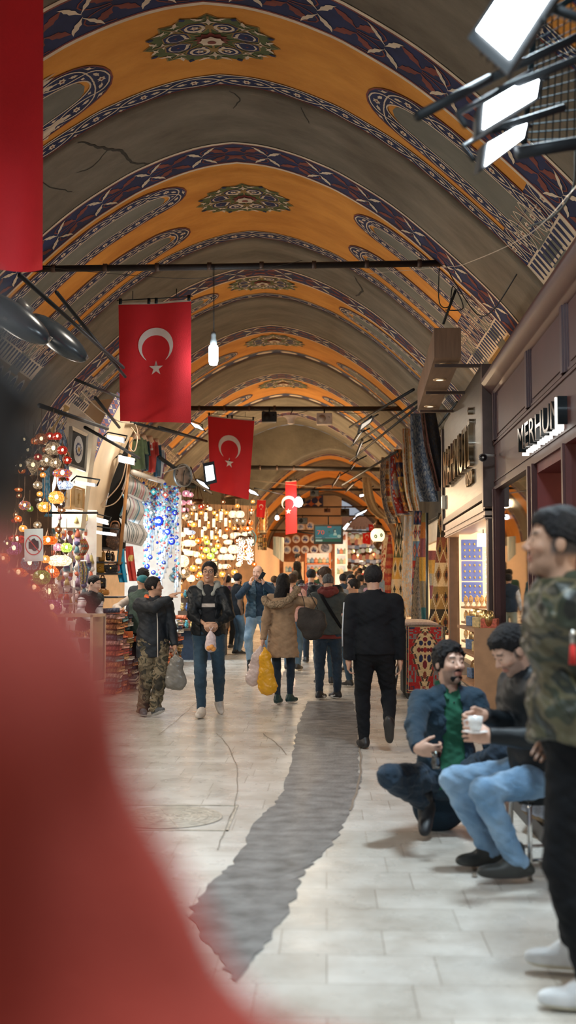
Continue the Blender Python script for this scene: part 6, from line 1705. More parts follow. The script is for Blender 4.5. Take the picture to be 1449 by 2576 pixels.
mb = MB(); mb.box((1.6, 12.15, 0), (2.0, 12.2, 1.05)); mb.build('side_board', [mat('honey_wood', (.45, .24, .12), .5)], r)
for k in range(9):
 y = 12.35 + (k % 3) * .58; z = (.41, .75, 1.03)[k // 3]
 r = empty('trinket_box', (1.80, y, z), rr.uniform(-.3, .3), None, 'trinket box', 'boxes on the wooden shelf'); NM.add(r, 'small domed box', 'on the %s board of the wooden display shelf' % ('lowest', 'middle', 'top')[k // 3], -y)
 c = [(.5, .1, .05), (.6, .45, .2), (.12, .2, .35)][k % 3]; mb = MB(); mb.bevbox((-.09, -.12, 0), (.09, .12, .12), .01); mb.build('box_body', [mat('box_%d' % (k % 3), c, .5, var=.4, scale=40)], r); mb = MB(); mb.m(0, True); mb.tube([(0, -.12, .12), (0, .12, .12)], .088, 14, flat=.5, up=(1, 0, 0)); mb.build('lid', [mat('gold_jewellery', (.9, .62, .25), .25, .9)], r)
# ------------------------------------------------------------ tie rods, flags, lamps overhead
IRON = mat('dark_iron', (.022, .016, .014), .55, var=.3, bump=.2); BLKM = mat('matt_black_metal', (.010, .012, .014), .6, spec=.25); LEDW = emit_mat('white_led', (.86, .94, 1.0), 14); LEDH = emit_mat('blue_white_led', (.80, .86, 1.0), 10)
ALU = mat('cast_grey_metal', (.22, .22, .21), .4, .7)
for i, (x0, y0, x1, y1, Y, r_) in enumerate([(-60, 678, 1122, 662, 15.6, .047), (470, 1027, 1040, 1028, 27.5, .06), (590, 1175, 975, 1181, 38, .075), (620, 1230, 960, 1232, 44, .05), (705, 1275, 955, 1275, 52, .04), (705, 1297, 945, 1298, 57, .04), (640, 1333, 950, 1337, 60, .04)]):
 mb = MB(); mb.m(0, True); a, b_ = P(x0, y0, Y), P(x1, y1, Y); mb.tube([a, a.lerp(b_, .5) - V3(0, 0, .01), b_], r_, 10)
 r = mb.build('tie_rod', [IRON]); tag(r, ['nearest dark iron tie rod spanning the vault above the large middle flag', 'second iron tie rod, above the second flag, loudspeakers on it', 'third iron tie rod, above the narrow flag', 'thin tie rod just beyond the narrow flag', 'thin dark rod in front of the blue painted panel', 'thin dark rod under the blue painted panel', 'farthest thin rod behind the television'][i], 'tie rod', 'iron tie rods across the vault')
 if i < 3:
  mb = MB(); mb.m(0, True)
  for k in range(4 if i else 9): t = (k + .5) / 9; mb.tube([a.lerp(b_, t) + V3(-.03, 0, 0), a.lerp(b_, t) + V3(.03, 0, 0)], r_ * 1.25, 10)
  mb.build('clamp_bands', [mat('tarnished_band', (.10, .06, .045), .5, .4)], r)['kind'] = 'stuff'
FLAGR = mat('flag_red', (.66, .007, .014), .7, var=.08, scale=2, bump=.15, bscale=90, sheen=.2); FLAGW = mat('flag_white', (.80, .70, .66), .7, var=.05)
def flag(c4, Y, label, em=(0, -.14), rr_=.265, fold=.03, nf=1.5, group=True, dY=(0, 0), emblem=True, ph=0, hang=True):
 """c4: pixel corners TL, TR, BR, BL"""
 TL, TR = P(*c4[0], Y + dY[0]), P(*c4[1], Y + dY[1]); BR, BL = P(*c4[2], Y + dY[1]), P(*c4[3], Y + dY[0])
 r = empty('flag', TL.lerp(TR, .5), 0, label, 'flag', 'red flags with white crescent and star'); o0 = TL.lerp(TR, .5)
 def at(u, v, e=0):
  p = TL.lerp(TR, u).lerp(BL.lerp(BR, u), v)
  return p - o0 + V3(0, -1, 0) * (fold * math.sin(2 * PI * nf * u + ph + v * 1.2) * (.3 + .7 * v) + e) + V3(0, 0, -.012 * math.sin(PI * u) * (1 - v))
 mb = MB(); mb.m(0, True); mb.grid(36, 40, at); mb.grid(36, 40, lambda u, v: at(u, v, -.003)); mb.build('flag_cloth', [FLAGR], r)
 W = (TR - TL).length; H = (BL - TL).length
 if emblem:
  mb = MB(); mb.m(0, True)
  def em_(x, y, e): return at(.5 + em[0] + x / W, .5 + em[1] + y / H, e)
  Rr_ = rr_ * W; N = 40
  c = []
  t0 = .58
  for k in range(N + 1): t = PI / 2 + t0 + (2 * PI - 2 * t0) * k / N; c.append((Rr_ * math.cos(t), Rr_ * math.sin(t)))
  ri = Rr_ * .80; cy = Rr_ * .22; e0 = Vector(c[0]); e1 = Vector(c[-1])
  ti0 = math.atan2(e0.y - cy, e0.x); ti1 = math.atan2(e1.y - cy, e1.x); ti0 += 2 * PI if ti0 < 0 else 0
  if ti1 < ti0: ti1 += 2 * PI
  inn = [(ri * math.cos(lerp(ti0, ti1, k / N)), cy + ri * math.sin(lerp(ti0, ti1, k / N))) for k in range(N + 1)]; inn[0] = c[0]; inn[-1] = c[-1]
  for e in (.004, -.008):
   for k in range(N): mb.add([em_(*c[k], e), em_(*c[k + 1], e), em_(*inn[k + 1], e), em_(*inn[k], e)], [(0, 1, 2, 3)])
  sy = Rr_ * 1.27; sr = Rr_ * .43
  star = [((sr if k % 2 == 0 else sr * .382) * math.sin(PI * k / 5 + .0), sy - (sr if k % 2 == 0 else sr * .382) * math.cos(PI * k / 5 + .0)) for k in range(10)]
  for e in (.004, -.008): mb.poly(star, lambda x, y: em_(x, y, e))
  mb.build('crescent_and_star', [FLAGW], r)
 mb = MB(); mb.m(0, True); mb.grid(20, 1, lambda u, v: at(u, -.012 + v * .016, .005)); mb.build('header_tape', [mat('header_canvas', (.6, .52, .42), .8)], r)
 if hang:
  mb = MB(); mb.m(0, True); mb.tube([at(-.02, -.035), at(1.02, -.035)], .007, 6)
  for u in (.03, .42, .52, .97): mb.box(*[tuple(at(u, -.03) + V3(*d)) for d in ((-.02, -.02, -.05), (.02, .02, .03))])
  for u in (.2, .8): mb.tube([at(u, -.035), at(u, -.035) + V3(0, 0, .13)], .006, 6)
  mb.build('clip_hanger', [BLKM], r)
 return r
flag([(298, 766), (481, 757), (480, 1064), (303, 1060)], 15.3, 'large red flag with white crescent and star under the nearest tie rod', em=(.01, -.145), rr_=.243)
flag([(523, 1046), (640, 1058), (625, 1257), (529, 1233)], 27.2, 'second red flag, slightly twisted, right of the bright rectangular floodlight', em=(-.02, -.12), rr_=.255, ph=1)
flag([(718, 1212), (746, 1210), (747, 1340), (719, 1345)], 41.5, 'narrow red flag seen edge-on beside the glowing bulb', em=(-.25, -.1), rr_=.62, fold=.02, nf=.5)
flag([(647, 1257), (669, 1258), (666, 1303), (645, 1300)], 36.5, 'small red flag hanging over the orange embroidered panel', rr_=.24, fold=.02, hang=False)
flag([(913, 1341), (934, 1338), (931, 1370), (912, 1366)], 55, 'small red flag hanging in the far passage left of the white globe lamp', rr_=.24, fold=.02, hang=False)
flag([(928, 1318), (941, 1320), (938, 1346), (928, 1344)], 57, 'red flag partly hidden behind the white globe lamp in the far passage', rr_=.24, fold=.02, hang=False)
flag([(-330, -330), (107, -330), (107, 678), (-330, 690)], 7.6, 'very large red flag cropped by the upper left corner of the picture', em=(-.1, -.1), rr_=.26, fold=.05, nf=2.5, ph=2)
# bulb on a cord
r = empty('hanging_bulb', P(537, 870, 15.5), 0, 'bright tubular bulb hanging on a thin cord right of the large flag', 'bulb')
mb = MB(); mb.m(0, True); mb.tube([P(536, 668, 15.5) - P(537, 870, 15.5), V3(0, 0, .2)], .004, 5); mb.tube([P(539, 668, 15.5) - P(537, 870, 15.5), V3(.01, 0, .2)], .003, 5); mb.build('cord', [BLKM], r)
mb = MB(); mb.m(0, True); mb.lathe([(0, .2), (.03, .2), (.04, .15), (.04, .10), (.05, .08), (.05, .0), (0, 0)], 16); mb.build('socket', [mat('grey_socket', (.3, .32, .32), .5)], r)
mb = MB(); mb.m(0, True); mb.lathe([(0, .0), (.06, 0), (.068, -.02), (.068, -.22), (.055, -.27), (0, -.285)], 20); mb.build('bulb', [LEDW], r)
for px, py, Y, rr2, lb in [(751, 1262, 41.2, .16, 'round glowing bulb right of the narrow flag'), (697, 1302, 44, .08, 'small glowing lamp bulb left of the narrow flag, above the bookshelf panel')]:
 r = empty('hanging_bulb', P(px, py, Y), 0, lb, 'bulb'); mb = MB(); mb.m(0, True); mb.lathe([(0, -rr2 * 1.3), (rr2 * .7, -rr2), (rr2, -rr2 * .3), (rr2 * .8, rr2 * .5), (rr2 * .4, rr2), (0, rr2)], 16); mb.build('bulb', [LEDW], r); mb = MB(); mb.m(0, True); mb.tube([(0, 0, rr2), (0, 0, rr2 * 4)], .012, 6); mb.tube([(0, 0, rr2), (0, 0, rr2 * 1.8)], .05, 8); mb.build('cord', [BLKM], r)
# floodlights
def flood(q4, Y, label, depth=.07, bez=1.22, m=None, Ys=None, body=None, arm=None, e=None):
 """q4: the four pixel corners of the lit pane"""
 Ys = Ys or [Y] * 4; pts = [P(x, y, yy) for (x, y), yy in zip(q4, Ys)]; c = sum(pts, Vector()) / 4
 n = (pts[1] - pts[0]).cross(pts[3] - pts[0]).normalized()
 if n.dot(-c + V3(0, 0, 1.48)) < 0: n = -n
 pts = [p - n * (p - c).dot(n) for p in pts]
 r = empty('floodlight', c, 0, label, 'floodlight', 'LED floodlights')
 L = [p - c for p in pts]
 mb = MB(); fr = [p * bez for p in L]; bk_ = [p * bez * .86 - n * depth for p in L]; f1 = [p + n * .002 for p in L]
 mb.add(fr + bk_, [(4, 5, 6, 7), (0, 1, 5, 4), (1, 2, 6, 5), (2, 3, 7, 6), (3, 0, 4, 7), (3, 2, 1, 0)])
 for k in range(5): a = bk_[0].lerp(bk_[1], (k + .5) / 5); b2 = bk_[3].lerp(bk_[2], (k + .5) / 5); mb.add([a, b2, b2 - n * depth * .5, a - n * depth * .5], [(0, 1, 2, 3)])
 mb.build('housing', [body or ALU], r)
 mb = MB(); mb.add([p + n * .006 for p in L], [(0, 1, 2, 3)]); mb.build('lit_pane', [e or LEDW], r)
 mb = MB(); mb.m(0, True); u = (L[1] - L[0]).normalized() * ((L[1] - L[0]).length * .66); up_ = -n * depth * 1.6 + V3(0, 0, .1)
 mb.tube([L[0] * .2 + u * -1.0, L[0] * .1 - u * .95 + up_, u * .95 + up_, u * 1.0], .012, 6)
 if arm: mb.tube([up_, Vector(arm) - c], .018, 8)
 mb.build('bracket', [BLKM], r)
 return r
flood([(1200, 78), (1282, 150), (1418, -50), (1330, -120)], 3.6, 'largest floodlight at the upper right corner, brightly lit', Ys=[3.5, 3.35, 3.6, 3.75], body=BLKM, arm=P(1500, 60, 3.6), depth=.05)
flood([(1222, 258), (1362, 176), (1330, 266), (1218, 322)], 4.3, 'middle of the three bright floodlights at the upper right', body=BLKM, Ys=[4.2, 4.6, 4.5, 4.1], arm=P(1449, 150, 4.5), depth=.05)
flood([(1226, 362), (1326, 303), (1312, 350), (1218, 420)], 4.9, 'lowest of the three bright floodlights at the upper right', body=BLKM, Ys=[4.8, 5.2, 5.1, 4.7], arm=P(1420, 270, 5.1), depth=.05)
FL = [((480, 1063), (500, 1070), (512, 1082), (490, 1074), 27), ((516, 1174), (535, 1170), (540, 1206), (520, 1211), 24), ((495, 1207), (512, 1214), (526, 1230), (506, 1220), 30), ((505, 1222), (520, 1228), (530, 1240), (514, 1234), 30.5), ((623, 1230), (640, 1237), (650, 1246), (630, 1240), 33)]
for k, (a, b_, c, d, Y) in enumerate(FL): flood([a, b_, c, d], Y, ['slim lit floodlight pointing down below the large flag', 'bright rectangular floodlight hanging left of the second flag', 'upper of the two slanting lamps below the rectangular floodlight', 'lower of the two slanting lamps below the rectangular floodlight', 'bluish lit lamp right of the second flag'][k], body=BLKM, e=LEDH if k != 1 else LEDW, depth=.09, bez=1.5)
for k, (x, y, w, h, Y) in enumerate([(290, 1098, 38, 10, 17.5), (318, 1150, 34, 14, 19), (214, 1213, 46, 6, 15.5), (255, 1305, 28, 10, 18.5), (262, 1338, 50, 6, 18)]):
 flood([(x - w / 2, y - 3), (x + w / 2, y + 4), (x + w / 2, y + 4 + h), (x - w / 2, y - 3 + h)], Y, ['vented floodlight on a rod above the framed calligraphy', 'vented floodlight beside the hanging shirts', 'flat vented lamp below the round-medallion picture', 'small floodlight left of the dark arch opening', 'long strip lamp over the brown backpack'][k], body=mat('white_lamp_body', (.7, .7, .72), .4), depth=.14, bez=1.25)
FD = [((905, 1083), (932, 1062), (938, 1050), (909, 1068), 24), ((888, 1118), (904, 1092), (912, 1085), (896, 1108), 25), ((896, 1150), (908, 1118), (914, 1108), (902, 1138), 26), ((882, 1183), (896, 1165), (902, 1158), (888, 1174), 28), ((870, 1237), (884, 1222), (892, 1216), (878, 1230), 32), ((836, 1225), (852, 1200), (858, 1192), (843, 1216), 33), ((893, 1300), (918, 1288), (924, 1282), (900, 1293), 46), ((878, 1318), (890, 1305), (896, 1300), (884, 1312), 48), ((1200 - 295, 1245), (915, 1243), (915, 1248), (905, 1250), 40), ((862, 1330), (874, 1316), (880, 1318), (868, 1334), 45)]
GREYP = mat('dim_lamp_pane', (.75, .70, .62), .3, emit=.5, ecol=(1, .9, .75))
for k, (a, b_, c, d, Y) in enumerate(FD):
 q = [a, b_, c, d]; cx = (a[0] + c[0]) / 2; cy = (a[1] + c[1]) / 2
 flood([(cx + (x - cx) * .9, cy + (y - cy) * .9) for x, y in q], Y, ['topmost unlit spotlight on the right-hand rods', 'second unlit spotlight down the right-hand rods', 'third unlit spotlight down the right-hand rods', 'fourth unlit spotlight, just above the third tie rod', 'round-headed spotlight left of the straw mat', 'dark spotlight seen edge-on under the third tie rod', 'bright slanting lamp above the far passage', 'smaller bright lamp left of the slanting one in the far passage', 'little glowing spotlight under the straw mat', 'pale lamp at the right edge of the television'][k], body=ALU, e=GREYP if k < 6 else LEDH, depth=.12, bez=1.6, arm=P(cx + 30, cy - 24, Y))
# rods and bars that carry them
RODS = [(1050, 293, 1232, 198, 4.6, 4.9, .022), (1232, 198, 1480, 80, 4.9, 5.1, .02), (1300, 385, 1500, 352, 4.9, 5.0, .03), (50, 692, 310, 925, 9.5, 14, .022), (142, 735, 315, 948, 11, 14.4, .02), (190, 955, 310, 1003, 13, 16, .02), (240, 1000, 300, 1075, 13, 15, .02), (100, 1020, 270, 1078, 12, 16, .028), (214, 1075, 350, 1152, 15, 19, .025), (120, 1290, 245, 1290, 14, 15, .015),
  (1040, 980, 880, 1075, 21, 29, .03), (1068, 998, 884, 1122, 20, 30, .025), (1060, 1015, 880, 1160, 20, 31, .025), (1000, 1135, 862, 1220, 26, 36, .03), (400, 1075, 520, 1110, 20, 27, .03), (330, 1062, 500, 1105, 19, 27, .025), (400, 1150, 530, 1240, 21, 30, .04), (640, 1228, 740, 1250, 36, 44, .025), (860, 1335, 980, 1338, 46, 50, .03), (745, 1337, 800, 1345, 44, 45, .03), (1115, 815, 1150, 720, 16.5, 16.2, .02)]
for k, (x0, y0, x1, y1, Ya, Yb, rr2) in enumerate(RODS):
 mb = MB(); mb.m(0, True); mb.tube([P(x0, y0, Ya), P(x1, y1, Yb)], rr2, 8); o = mb.build('lighting_rod', [BLKM]); o['category'] = 'rod'; o['group'] = 'black rods carrying the lamps'
 NM.add(o, 'black lamp rod', 'at the upper right by the floodlights' if x0 > 1040 and y0 < 400 else ('reaching from the left wall' if x0 < 560 else ('reaching from the right wall' if x0 > 850 else 'in the far part of the passage')), x0)
# wire cable tray, upper right
r = empty('cable_tray', (0, 0, 0), 0, 'dark wire mesh tray behind the floodlights at the upper right', 'cable tray')
mb = MB()
a, b_, c, d = P(1345, 60, 5.4), P(1520, -60, 5.0), P(1520, 372, 5.6), P(1318, 372, 6.0)
for k in range(16): t = k / 15; mb.tube([a.lerp(d, t), b_.lerp(c, t)], .0035, 4);
for k in range(12): t = k / 11; mb.tube([a.lerp(b_, t), d.lerp(c, t)], .0035, 4)
mb.build('wire_mesh', [mat('dull_dark_wire', (.012, .02, .024), .95, spec=.05)], r); mb = MB(); mb.m(0, True)
for q in ((a, d), (d, c), (a, b_)): mb.tube(list(q), .015, 6)
mb.build('edge_rail', [mat('dull_dark_wire', (.012, .02, .024), .95, spec=.05)], r)
# loose cables
CAB = [([(1449, 470), (1330, 590), (1180, 660), (1120, 672), (900, 690)], (6, 14), .003, 'pale thin cable drooping past the right springing of the vault', (.5, .4, .3)), ([(1449, 370), (1440, 480), (1390, 545), (1330, 570)], (6, 8), .008, 'dark cable bundle hanging at the upper right edge', (.02, .03, .03)), ([(1300, 690), (1240, 780), (1200, 790), (1150, 720), (1120, 665)], (12, 15), .008, 'dark cable swag left of the red-brown cornice', (.02, .02, .02)),
  ([(1105, 668), (1105, 760), (1130, 770), (1140, 720), (1165, 775), (1120, 780)], (15, 15.4), .008, 'tangled dark cable loop under the nearest tie rod', (.015, .015, .015)), ([(110, 672), (300, 690), (500, 700), (700, 668), (760, 655)], (15, 15.5), .004, 'thin cable strung along the nearest tie rod', (.05, .04, .03)), ([(205, 985), (250, 1030), (300, 1060), (335, 1065)], (13, 18), .008, 'cream cable bunch left of the large flag', (.5, .38, .26)),
  ([(318, 1160), (300, 1220), (245, 1278)], (19, 19), .010, 'pale cable hanging from the floodlight across the dark arch, left one', (.55, .40, .28)), ([(322, 1160), (312, 1230), (290, 1265), (258, 1276)], (19, 19), .010, 'pale cable hanging from the floodlight across the dark arch, right one', (.55, .40, .28)), ([(340, 1068), (345, 1090), (325, 1120), (338, 1135), (345, 1100), (330, 1075)], (18.4, 18.6), .010, 'coil of cream cable above the hanging shirts', (.6, .45, .32)),
  ([(640, 1028), (720, 1045), (800, 1030), (900, 1040), (1000, 1022)], (27.3, 27.3), .008, 'slack cable along the second tie rod', (.10, .08, .06)), ([(409, 1190), (440, 1180), (470, 1172)], (21, 22), .010, 'grey conduit left of the wall clock', (.3, .3, .3)), ([(600, 1205), (700, 1215), (800, 1225), (900, 1225)], (40, 42), .012, 'cable bundle behind the narrow flag', (.2, .15, .1))]
for pts, (Ya, Yb), rr2, lb, c in CAB:
 n = len(pts) - 1; mb = MB(); mb.m(0, True); mb.tube(catmull([P(x, y, lerp(Ya, Yb, i / n)) for i, (x, y) in enumerate(pts)], 6), rr2, 6)
 tag(mb.build('cable', [mat('cable_%02d%02d' % (int(c[0] * 99), int(c[2] * 99)), c, .6)]), lb, 'cable', 'loose cables')
# loudspeakers, horn, television, clock
def spk(px, py, w, h, Y, lb, m):
 s_ = 2800 / Y; r = empty('loudspeaker', P(px, py, Y), 0, lb, 'loudspeaker', 'loudspeakers on the rods'); W_, H_ = w / s_ / 2, h / s_ / 2
 mb = MB(); mb.bevbox((-W_, -.02, -H_), (W_, .22, H_), .02); mb.build('cabinet', [m], r)
 mb = MB(); mb.m(0, True); mb.lathe([(0, .0), (H_ * .62, 0), (H_ * .66, .008)], 20, M=Matrix.Rotation(PI / 2, 3, 'X'), c=(-W_ * .3, -.024, 0)); mb.lathe([(0, .0), (H_ * .14, 0), (H_ * .16, .008)], 12, M=Matrix.Rotation(PI / 2, 3, 'X'), c=(W_ * .6, -.024, H_ * .2)); mb.build('cone', [mat('speaker_cone_' + m.name, [c * .7 for c in m.node_tree.nodes['Principled BSDF'].inputs['Emission Color'].default_value[:3]] if 0 else ((.55, .45, .38) if 'cream' in m.name else (.01, .01, .012)), .7)], r)
 mb = MB(); mb.m(0, True); mb.tube([(0, .1, H_), (0, .1, H_ + .12)], .02, 6); mb.build('hanger', [BLKM], r)
CS = mat('cream_plastic', (.62, .50, .42), .5); BS = mat('black_plastic_box', (.015, .018, .02), .5)
spk(816, 1053, 40, 29, 27.1, 'cream box loudspeaker with round cone under the second tie rod', CS); spk(677, 1048, 38, 27, 27.1, 'black box loudspeaker left of the cream horn', BS)
spk(791, 1240, 22, 15, 43.5, 'small black loudspeaker below the thin tie rod', BS); spk(755, 1260, 26, 15, 50, 'black loudspeaker in front of the blue painted panel', BS); spk(868, 1289, 22, 20, 51, 'black loudspeaker under the far rods, right of the blue panel', BS); spk(823, 1284, 16, 10, 53, 'small brown loudspeaker in front of the far arch', mat('brown_box', (.08, .03, .02), .5)); spk(761, 1310, 25, 16, 45, 'black box loudspeaker just below the glowing bulb', BS)
r = empty('megaphone_horn', P(732, 1052, 27.2), 0, 'cream horn-shaped megaphone hanging under the second tie rod', 'horn'); mb = MB(); mb.m(0, True); mb.lathe([(0, -.14), (.08, -.14), (.09, -.05), (.14, .02), (.21, .045), (.215, .05), (.14, .05), (.06, .06), (0, .06)], 26); mb.build('shade', [CS], r); mb = MB(); mb.m(0, True); mb.tube(catmull([(0, 0, .06), (0, 0, .12), (.03, 0, .18), (.03, 0, .25)], 4), .012, 6); mb.build('hook', [BLKM], r)  # megaphone cone; the shade part is its flared bell
r = empty('television', P(826, 1344, 33), 0, 'flat television hanging in the passage showing a blue advertisement', 'television'); s_ = 33 / 2800
mb = MB(); mb.bevbox((-37 * s_, 0, -24.5 * s_), (37 * s_, .12, 24.5 * s_), .02); mb.build('bezel', [BS], r)
SC = [emit_mat('screen_blue', (.01, .10, .17), .15), emit_mat('screen_green', (.0, .07, .06), .12), emit_mat('screen_red', (.40, .07, .05), .2), emit_mat('screen_pale', (.2, .35, .4), .15), emit_mat('screen_dark', (.02, .04, .06), .3), emit_mat('screen_mid', (.02, .17, .25), .15)]
def sq(mb, x0, z0, x1, z1, y=-.004): mb.quad((x0 * s_, y, z0 * s_), (x1 * s_, y, z0 * s_), (x1 * s_, y, z1 * s_), (x0 * s_, y, z1 * s_))
mb = MB(); mb.m(0); sq(mb, -33, -10, 32, 20, -.003); mb.m(1); sq(mb, -33, -19, 32, -12, -.003); mb.m(4); sq(mb, -33, -12, 32, -10, -.003); mb.m(3); sq(mb, -33, -9.6, -17, -8.6); sq(mb, -8, -9.6, 30, -8.9); sq(mb, -32, -18, -15, -13.5); mb.m(5); mb.poly(ell2(15 * s_, -4 * s_, 14 * s_, 5 * s_, 16), lambda a, b: (a, -.005, b)); mb.m(3); mb.poly(ell2(27 * s_, -5 * s_, 5 * s_, 4 * s_, 12), lambda a, b: (a, -.006, b))
mb.m(4); mb.poly(ell2(16 * s_, 9 * s_, 4 * s_, 5 * s_, 12), lambda a, b: (a, -.007, b)); mb.m(3); mb.poly(ell2(17 * s_, 8 * s_, 2.2 * s_, 3 * s_, 10), lambda a, b: (a, -.009, b)); mb.poly([(12 * s_, -3 * s_), (22 * s_, -3 * s_), (20 * s_, 4 * s_), (14 * s_, 4 * s_)], lambda a, b: (a, -.008, b)); mb.m(1); sq(mb, 0, 4, 4, 8); mb.m(2); sq(mb, -2, 17, 8, 19.5)
mb.build('screen', SC, r)
text('screen_numerals', '70', 11 * s_, V3(-19 * s_, -.012, 4 * s_), FACE_S, [SC[2]], .002, r, sx=1.25)
mb = MB(); mb.m(0, True); mb.tube([(0, .06, 24 * s_), (0, .06, 45 * s_)], .02, 6); mb.build('hanger', [BLKM], r)
r = empty('wall_clock', P(460, 1196, 23), R(48), 'round wall clock with pale dial above the lamp stall', 'clock')
mb = MB(); mb.m(0, True); mb.lathe([(0, -.035), (.24, -.035), (.25, .02), (.235, .035), (.215, .02), (.215, -.0)], 28, M=Matrix.Rotation(PI / 2, 3, 'X')); mb.build('case', [ALU], r)
mb = MB(); mb.m(0, True); mb.lathe([(0, 0), (.215, 0)], 28, M=Matrix.Rotation(PI / 2, 3, 'X'), c=(0, -.0, 0)); mb.build('dial', [mat('clock_dial', (.5, .36, .28), .6)], r)
mb = MB()
for a, l, w in ((.3, .11, .010), (3.2, .17, .008)): mb.box((-w, -.02, -.02), (w, -.014, l), Matrix.Rotation(a, 4, 'Y'))
for k in range(12): mb.box((-.006, -.016, .17), (.006, -.012, .20), Matrix.Rotation(k * PI / 6, 4, 'Y'))
mb.build('hands', [BLKM], r)
# street-lamp heads at the left
for (x, y, Y, sc, rot, lb) in ((35, 800, 9.0, 1.0, 35, 'large grey street-lamp head at the left edge, nearer of the two'), (145, 850, 10.5, 1.0, 38, 'large grey street-lamp head with glazed bowl, right of the nearer one')):
 r = empty('street_lamp_head', P(x, y, Y), 0, lb, 'lamp head', 'grey street-lamp heads'); r.rotation_euler = (R(20), R(rot), 0); GB = mat('smoky_lamp_bowl', (.03, .04, .048), .25, var=.2)
 mb = MB(); mb.m(0, True); mb.sphere((0, 0, 0), .36, 24, 12, sc=(1, .42, .34)); mb.build('bowl', [GB], r)
 mb = MB(); mb.m(0, True); mb.tube([(-.36, 0, .02), (.36, 0, .02)], .02, 8); mb.tube([(-.36, 0, .03), (-.52, 0, .05)], .05, 10); mb.bevbox((-.02, -.16, -.005), (.02, .16, .02), .005); mb.build('fitting', [ALU], r)
# ------------------------------------------------------------ hanging mosaic lamps
BRS = mat('aged_brass', (.10, .055, .03), .4, .8, var=.3, scale=30)
def mosaic(nm, c1, c2, c3, st, sc=26, tr=.22):
 if nm in MATS: return MATS[nm]
 m, nt, b = _new(nm); b.inputs['Roughness'].default_value = .15
 tc = nt.nodes.new('ShaderNodeTexCoord'); v = nt.nodes.new('ShaderNodeTexVoronoi'); v.inputs['Scale'].default_value = sc; nt.links.new(tc.outputs['Object'], v.inputs['Vector'])
 sx = nt.nodes.new('ShaderNodeSeparateColor'); nt.links.new(v.outputs['Color'], sx.inputs[0])
 cr = nt.nodes.new('ShaderNodeValToRGB'); cr.color_ramp.interpolation = 'CONSTANT'; el = cr.color_ramp.elements; el.new(.5)
 for e, (p, c) in zip(el, ((0, c1), (.45, c2), (.78, c3))): e.position = p; e.color = _c(c)
 nt.links.new(sx.outputs[0], cr.inputs[0])
 ed = nt.nodes.new('ShaderNodeMapRange'); ed.inputs['From Min'].default_value = .25; ed.inputs['From Max'].default_value = .75; ed.inputs['To Min'].default_value = 1; ed.inputs['To Max'].default_value = .25; nt.links.new(v.outputs['Distance'], ed.inputs['Value'])
 mx = nt.nodes.new('ShaderNodeMix'); mx.data_type = 'RGBA'; mx.blend_type = 'MULTIPLY'; mx.inputs[0].default_value = 1; nt.links.new(cr.outputs[0], mx.inputs[6]); nt.links.new(ed.outputs[0], mx.inputs[7])
 nt.links.new(mx.outputs[2], b.inputs['Base Color']); nt.links.new(mx.outputs[2], b.inputs['Emission Color']); b.inputs['Emission Strength'].default_value = st
 t = nt.nodes.new('ShaderNodeBsdfTransparent'); t.inputs[0].default_value = (.9, .85, .75, 1); ms = nt.nodes.new('ShaderNodeMixShader'); ms.inputs[0].default_value = tr
 nt.links.new(b.outputs[0], ms.inputs[1]); nt.links.new(t.outputs[0], ms.inputs[2]); nt.links.new(ms.outputs[0], nt.nodes['Material Output'].inputs['Surface'])
 MATS[nm] = m; return m
PALS = {'orange': ((.9, .25, .03), (1, .45, .10), (.75, .10, .02), 1.5), 'red': ((.6, .03, .02), (.8, .12, .05), (.35, .02, .02), .7), 'amber': ((1, .50, .12), (1, .66, .25), (.8, .3, .05), 2.0), 'silver': ((.45, .36, .26), (.75, .62, .46), (.25, .18, .12), 1.0),
  'white': ((1, .86, .66), (1, .93, .80), (.95, .75, .5), 2.6), 'green': ((.15, .35, .05), (.35, .55, .12), (.08, .2, .04), 1.0), 'lime': ((.55, .8, .15), (.8, 1, .4), (.4, .6, .1), 2.2), 'teal': ((.02, .22, .28), (.05, .42, .48), (.01, .08, .12), .8), 'purple': ((.30, .10, .28), (.55, .28, .50), (.18, .05, .2), .9),
  'pink': ((.75, .35, .50), (.9, .6, .7), (.5, .25, .4), 1.5), 'blue and white': ((.65, .8, 1), (.9, .97, 1), (.1, .2, .6), 1.8), 'multicoloured': ((.9, .2, .04), (.1, .2, .6), (.7, .6, .08), 1.0), 'dark blue': ((.02, .05, .15), (.25, .12, .02), (.03, .1, .2), .4), 'copper': ((.40, .15, .06), (.65, .3, .14), (.25, .1, .05), .7), 'smoky': ((.16, .14, .12), (.25, .22, .18), (.1, .09, .08), .5)}
BULB = emit_mat('lamp_bulb_glow', (1, .80, .50), 16)
PROTO = {}
LR = random.Random(11)
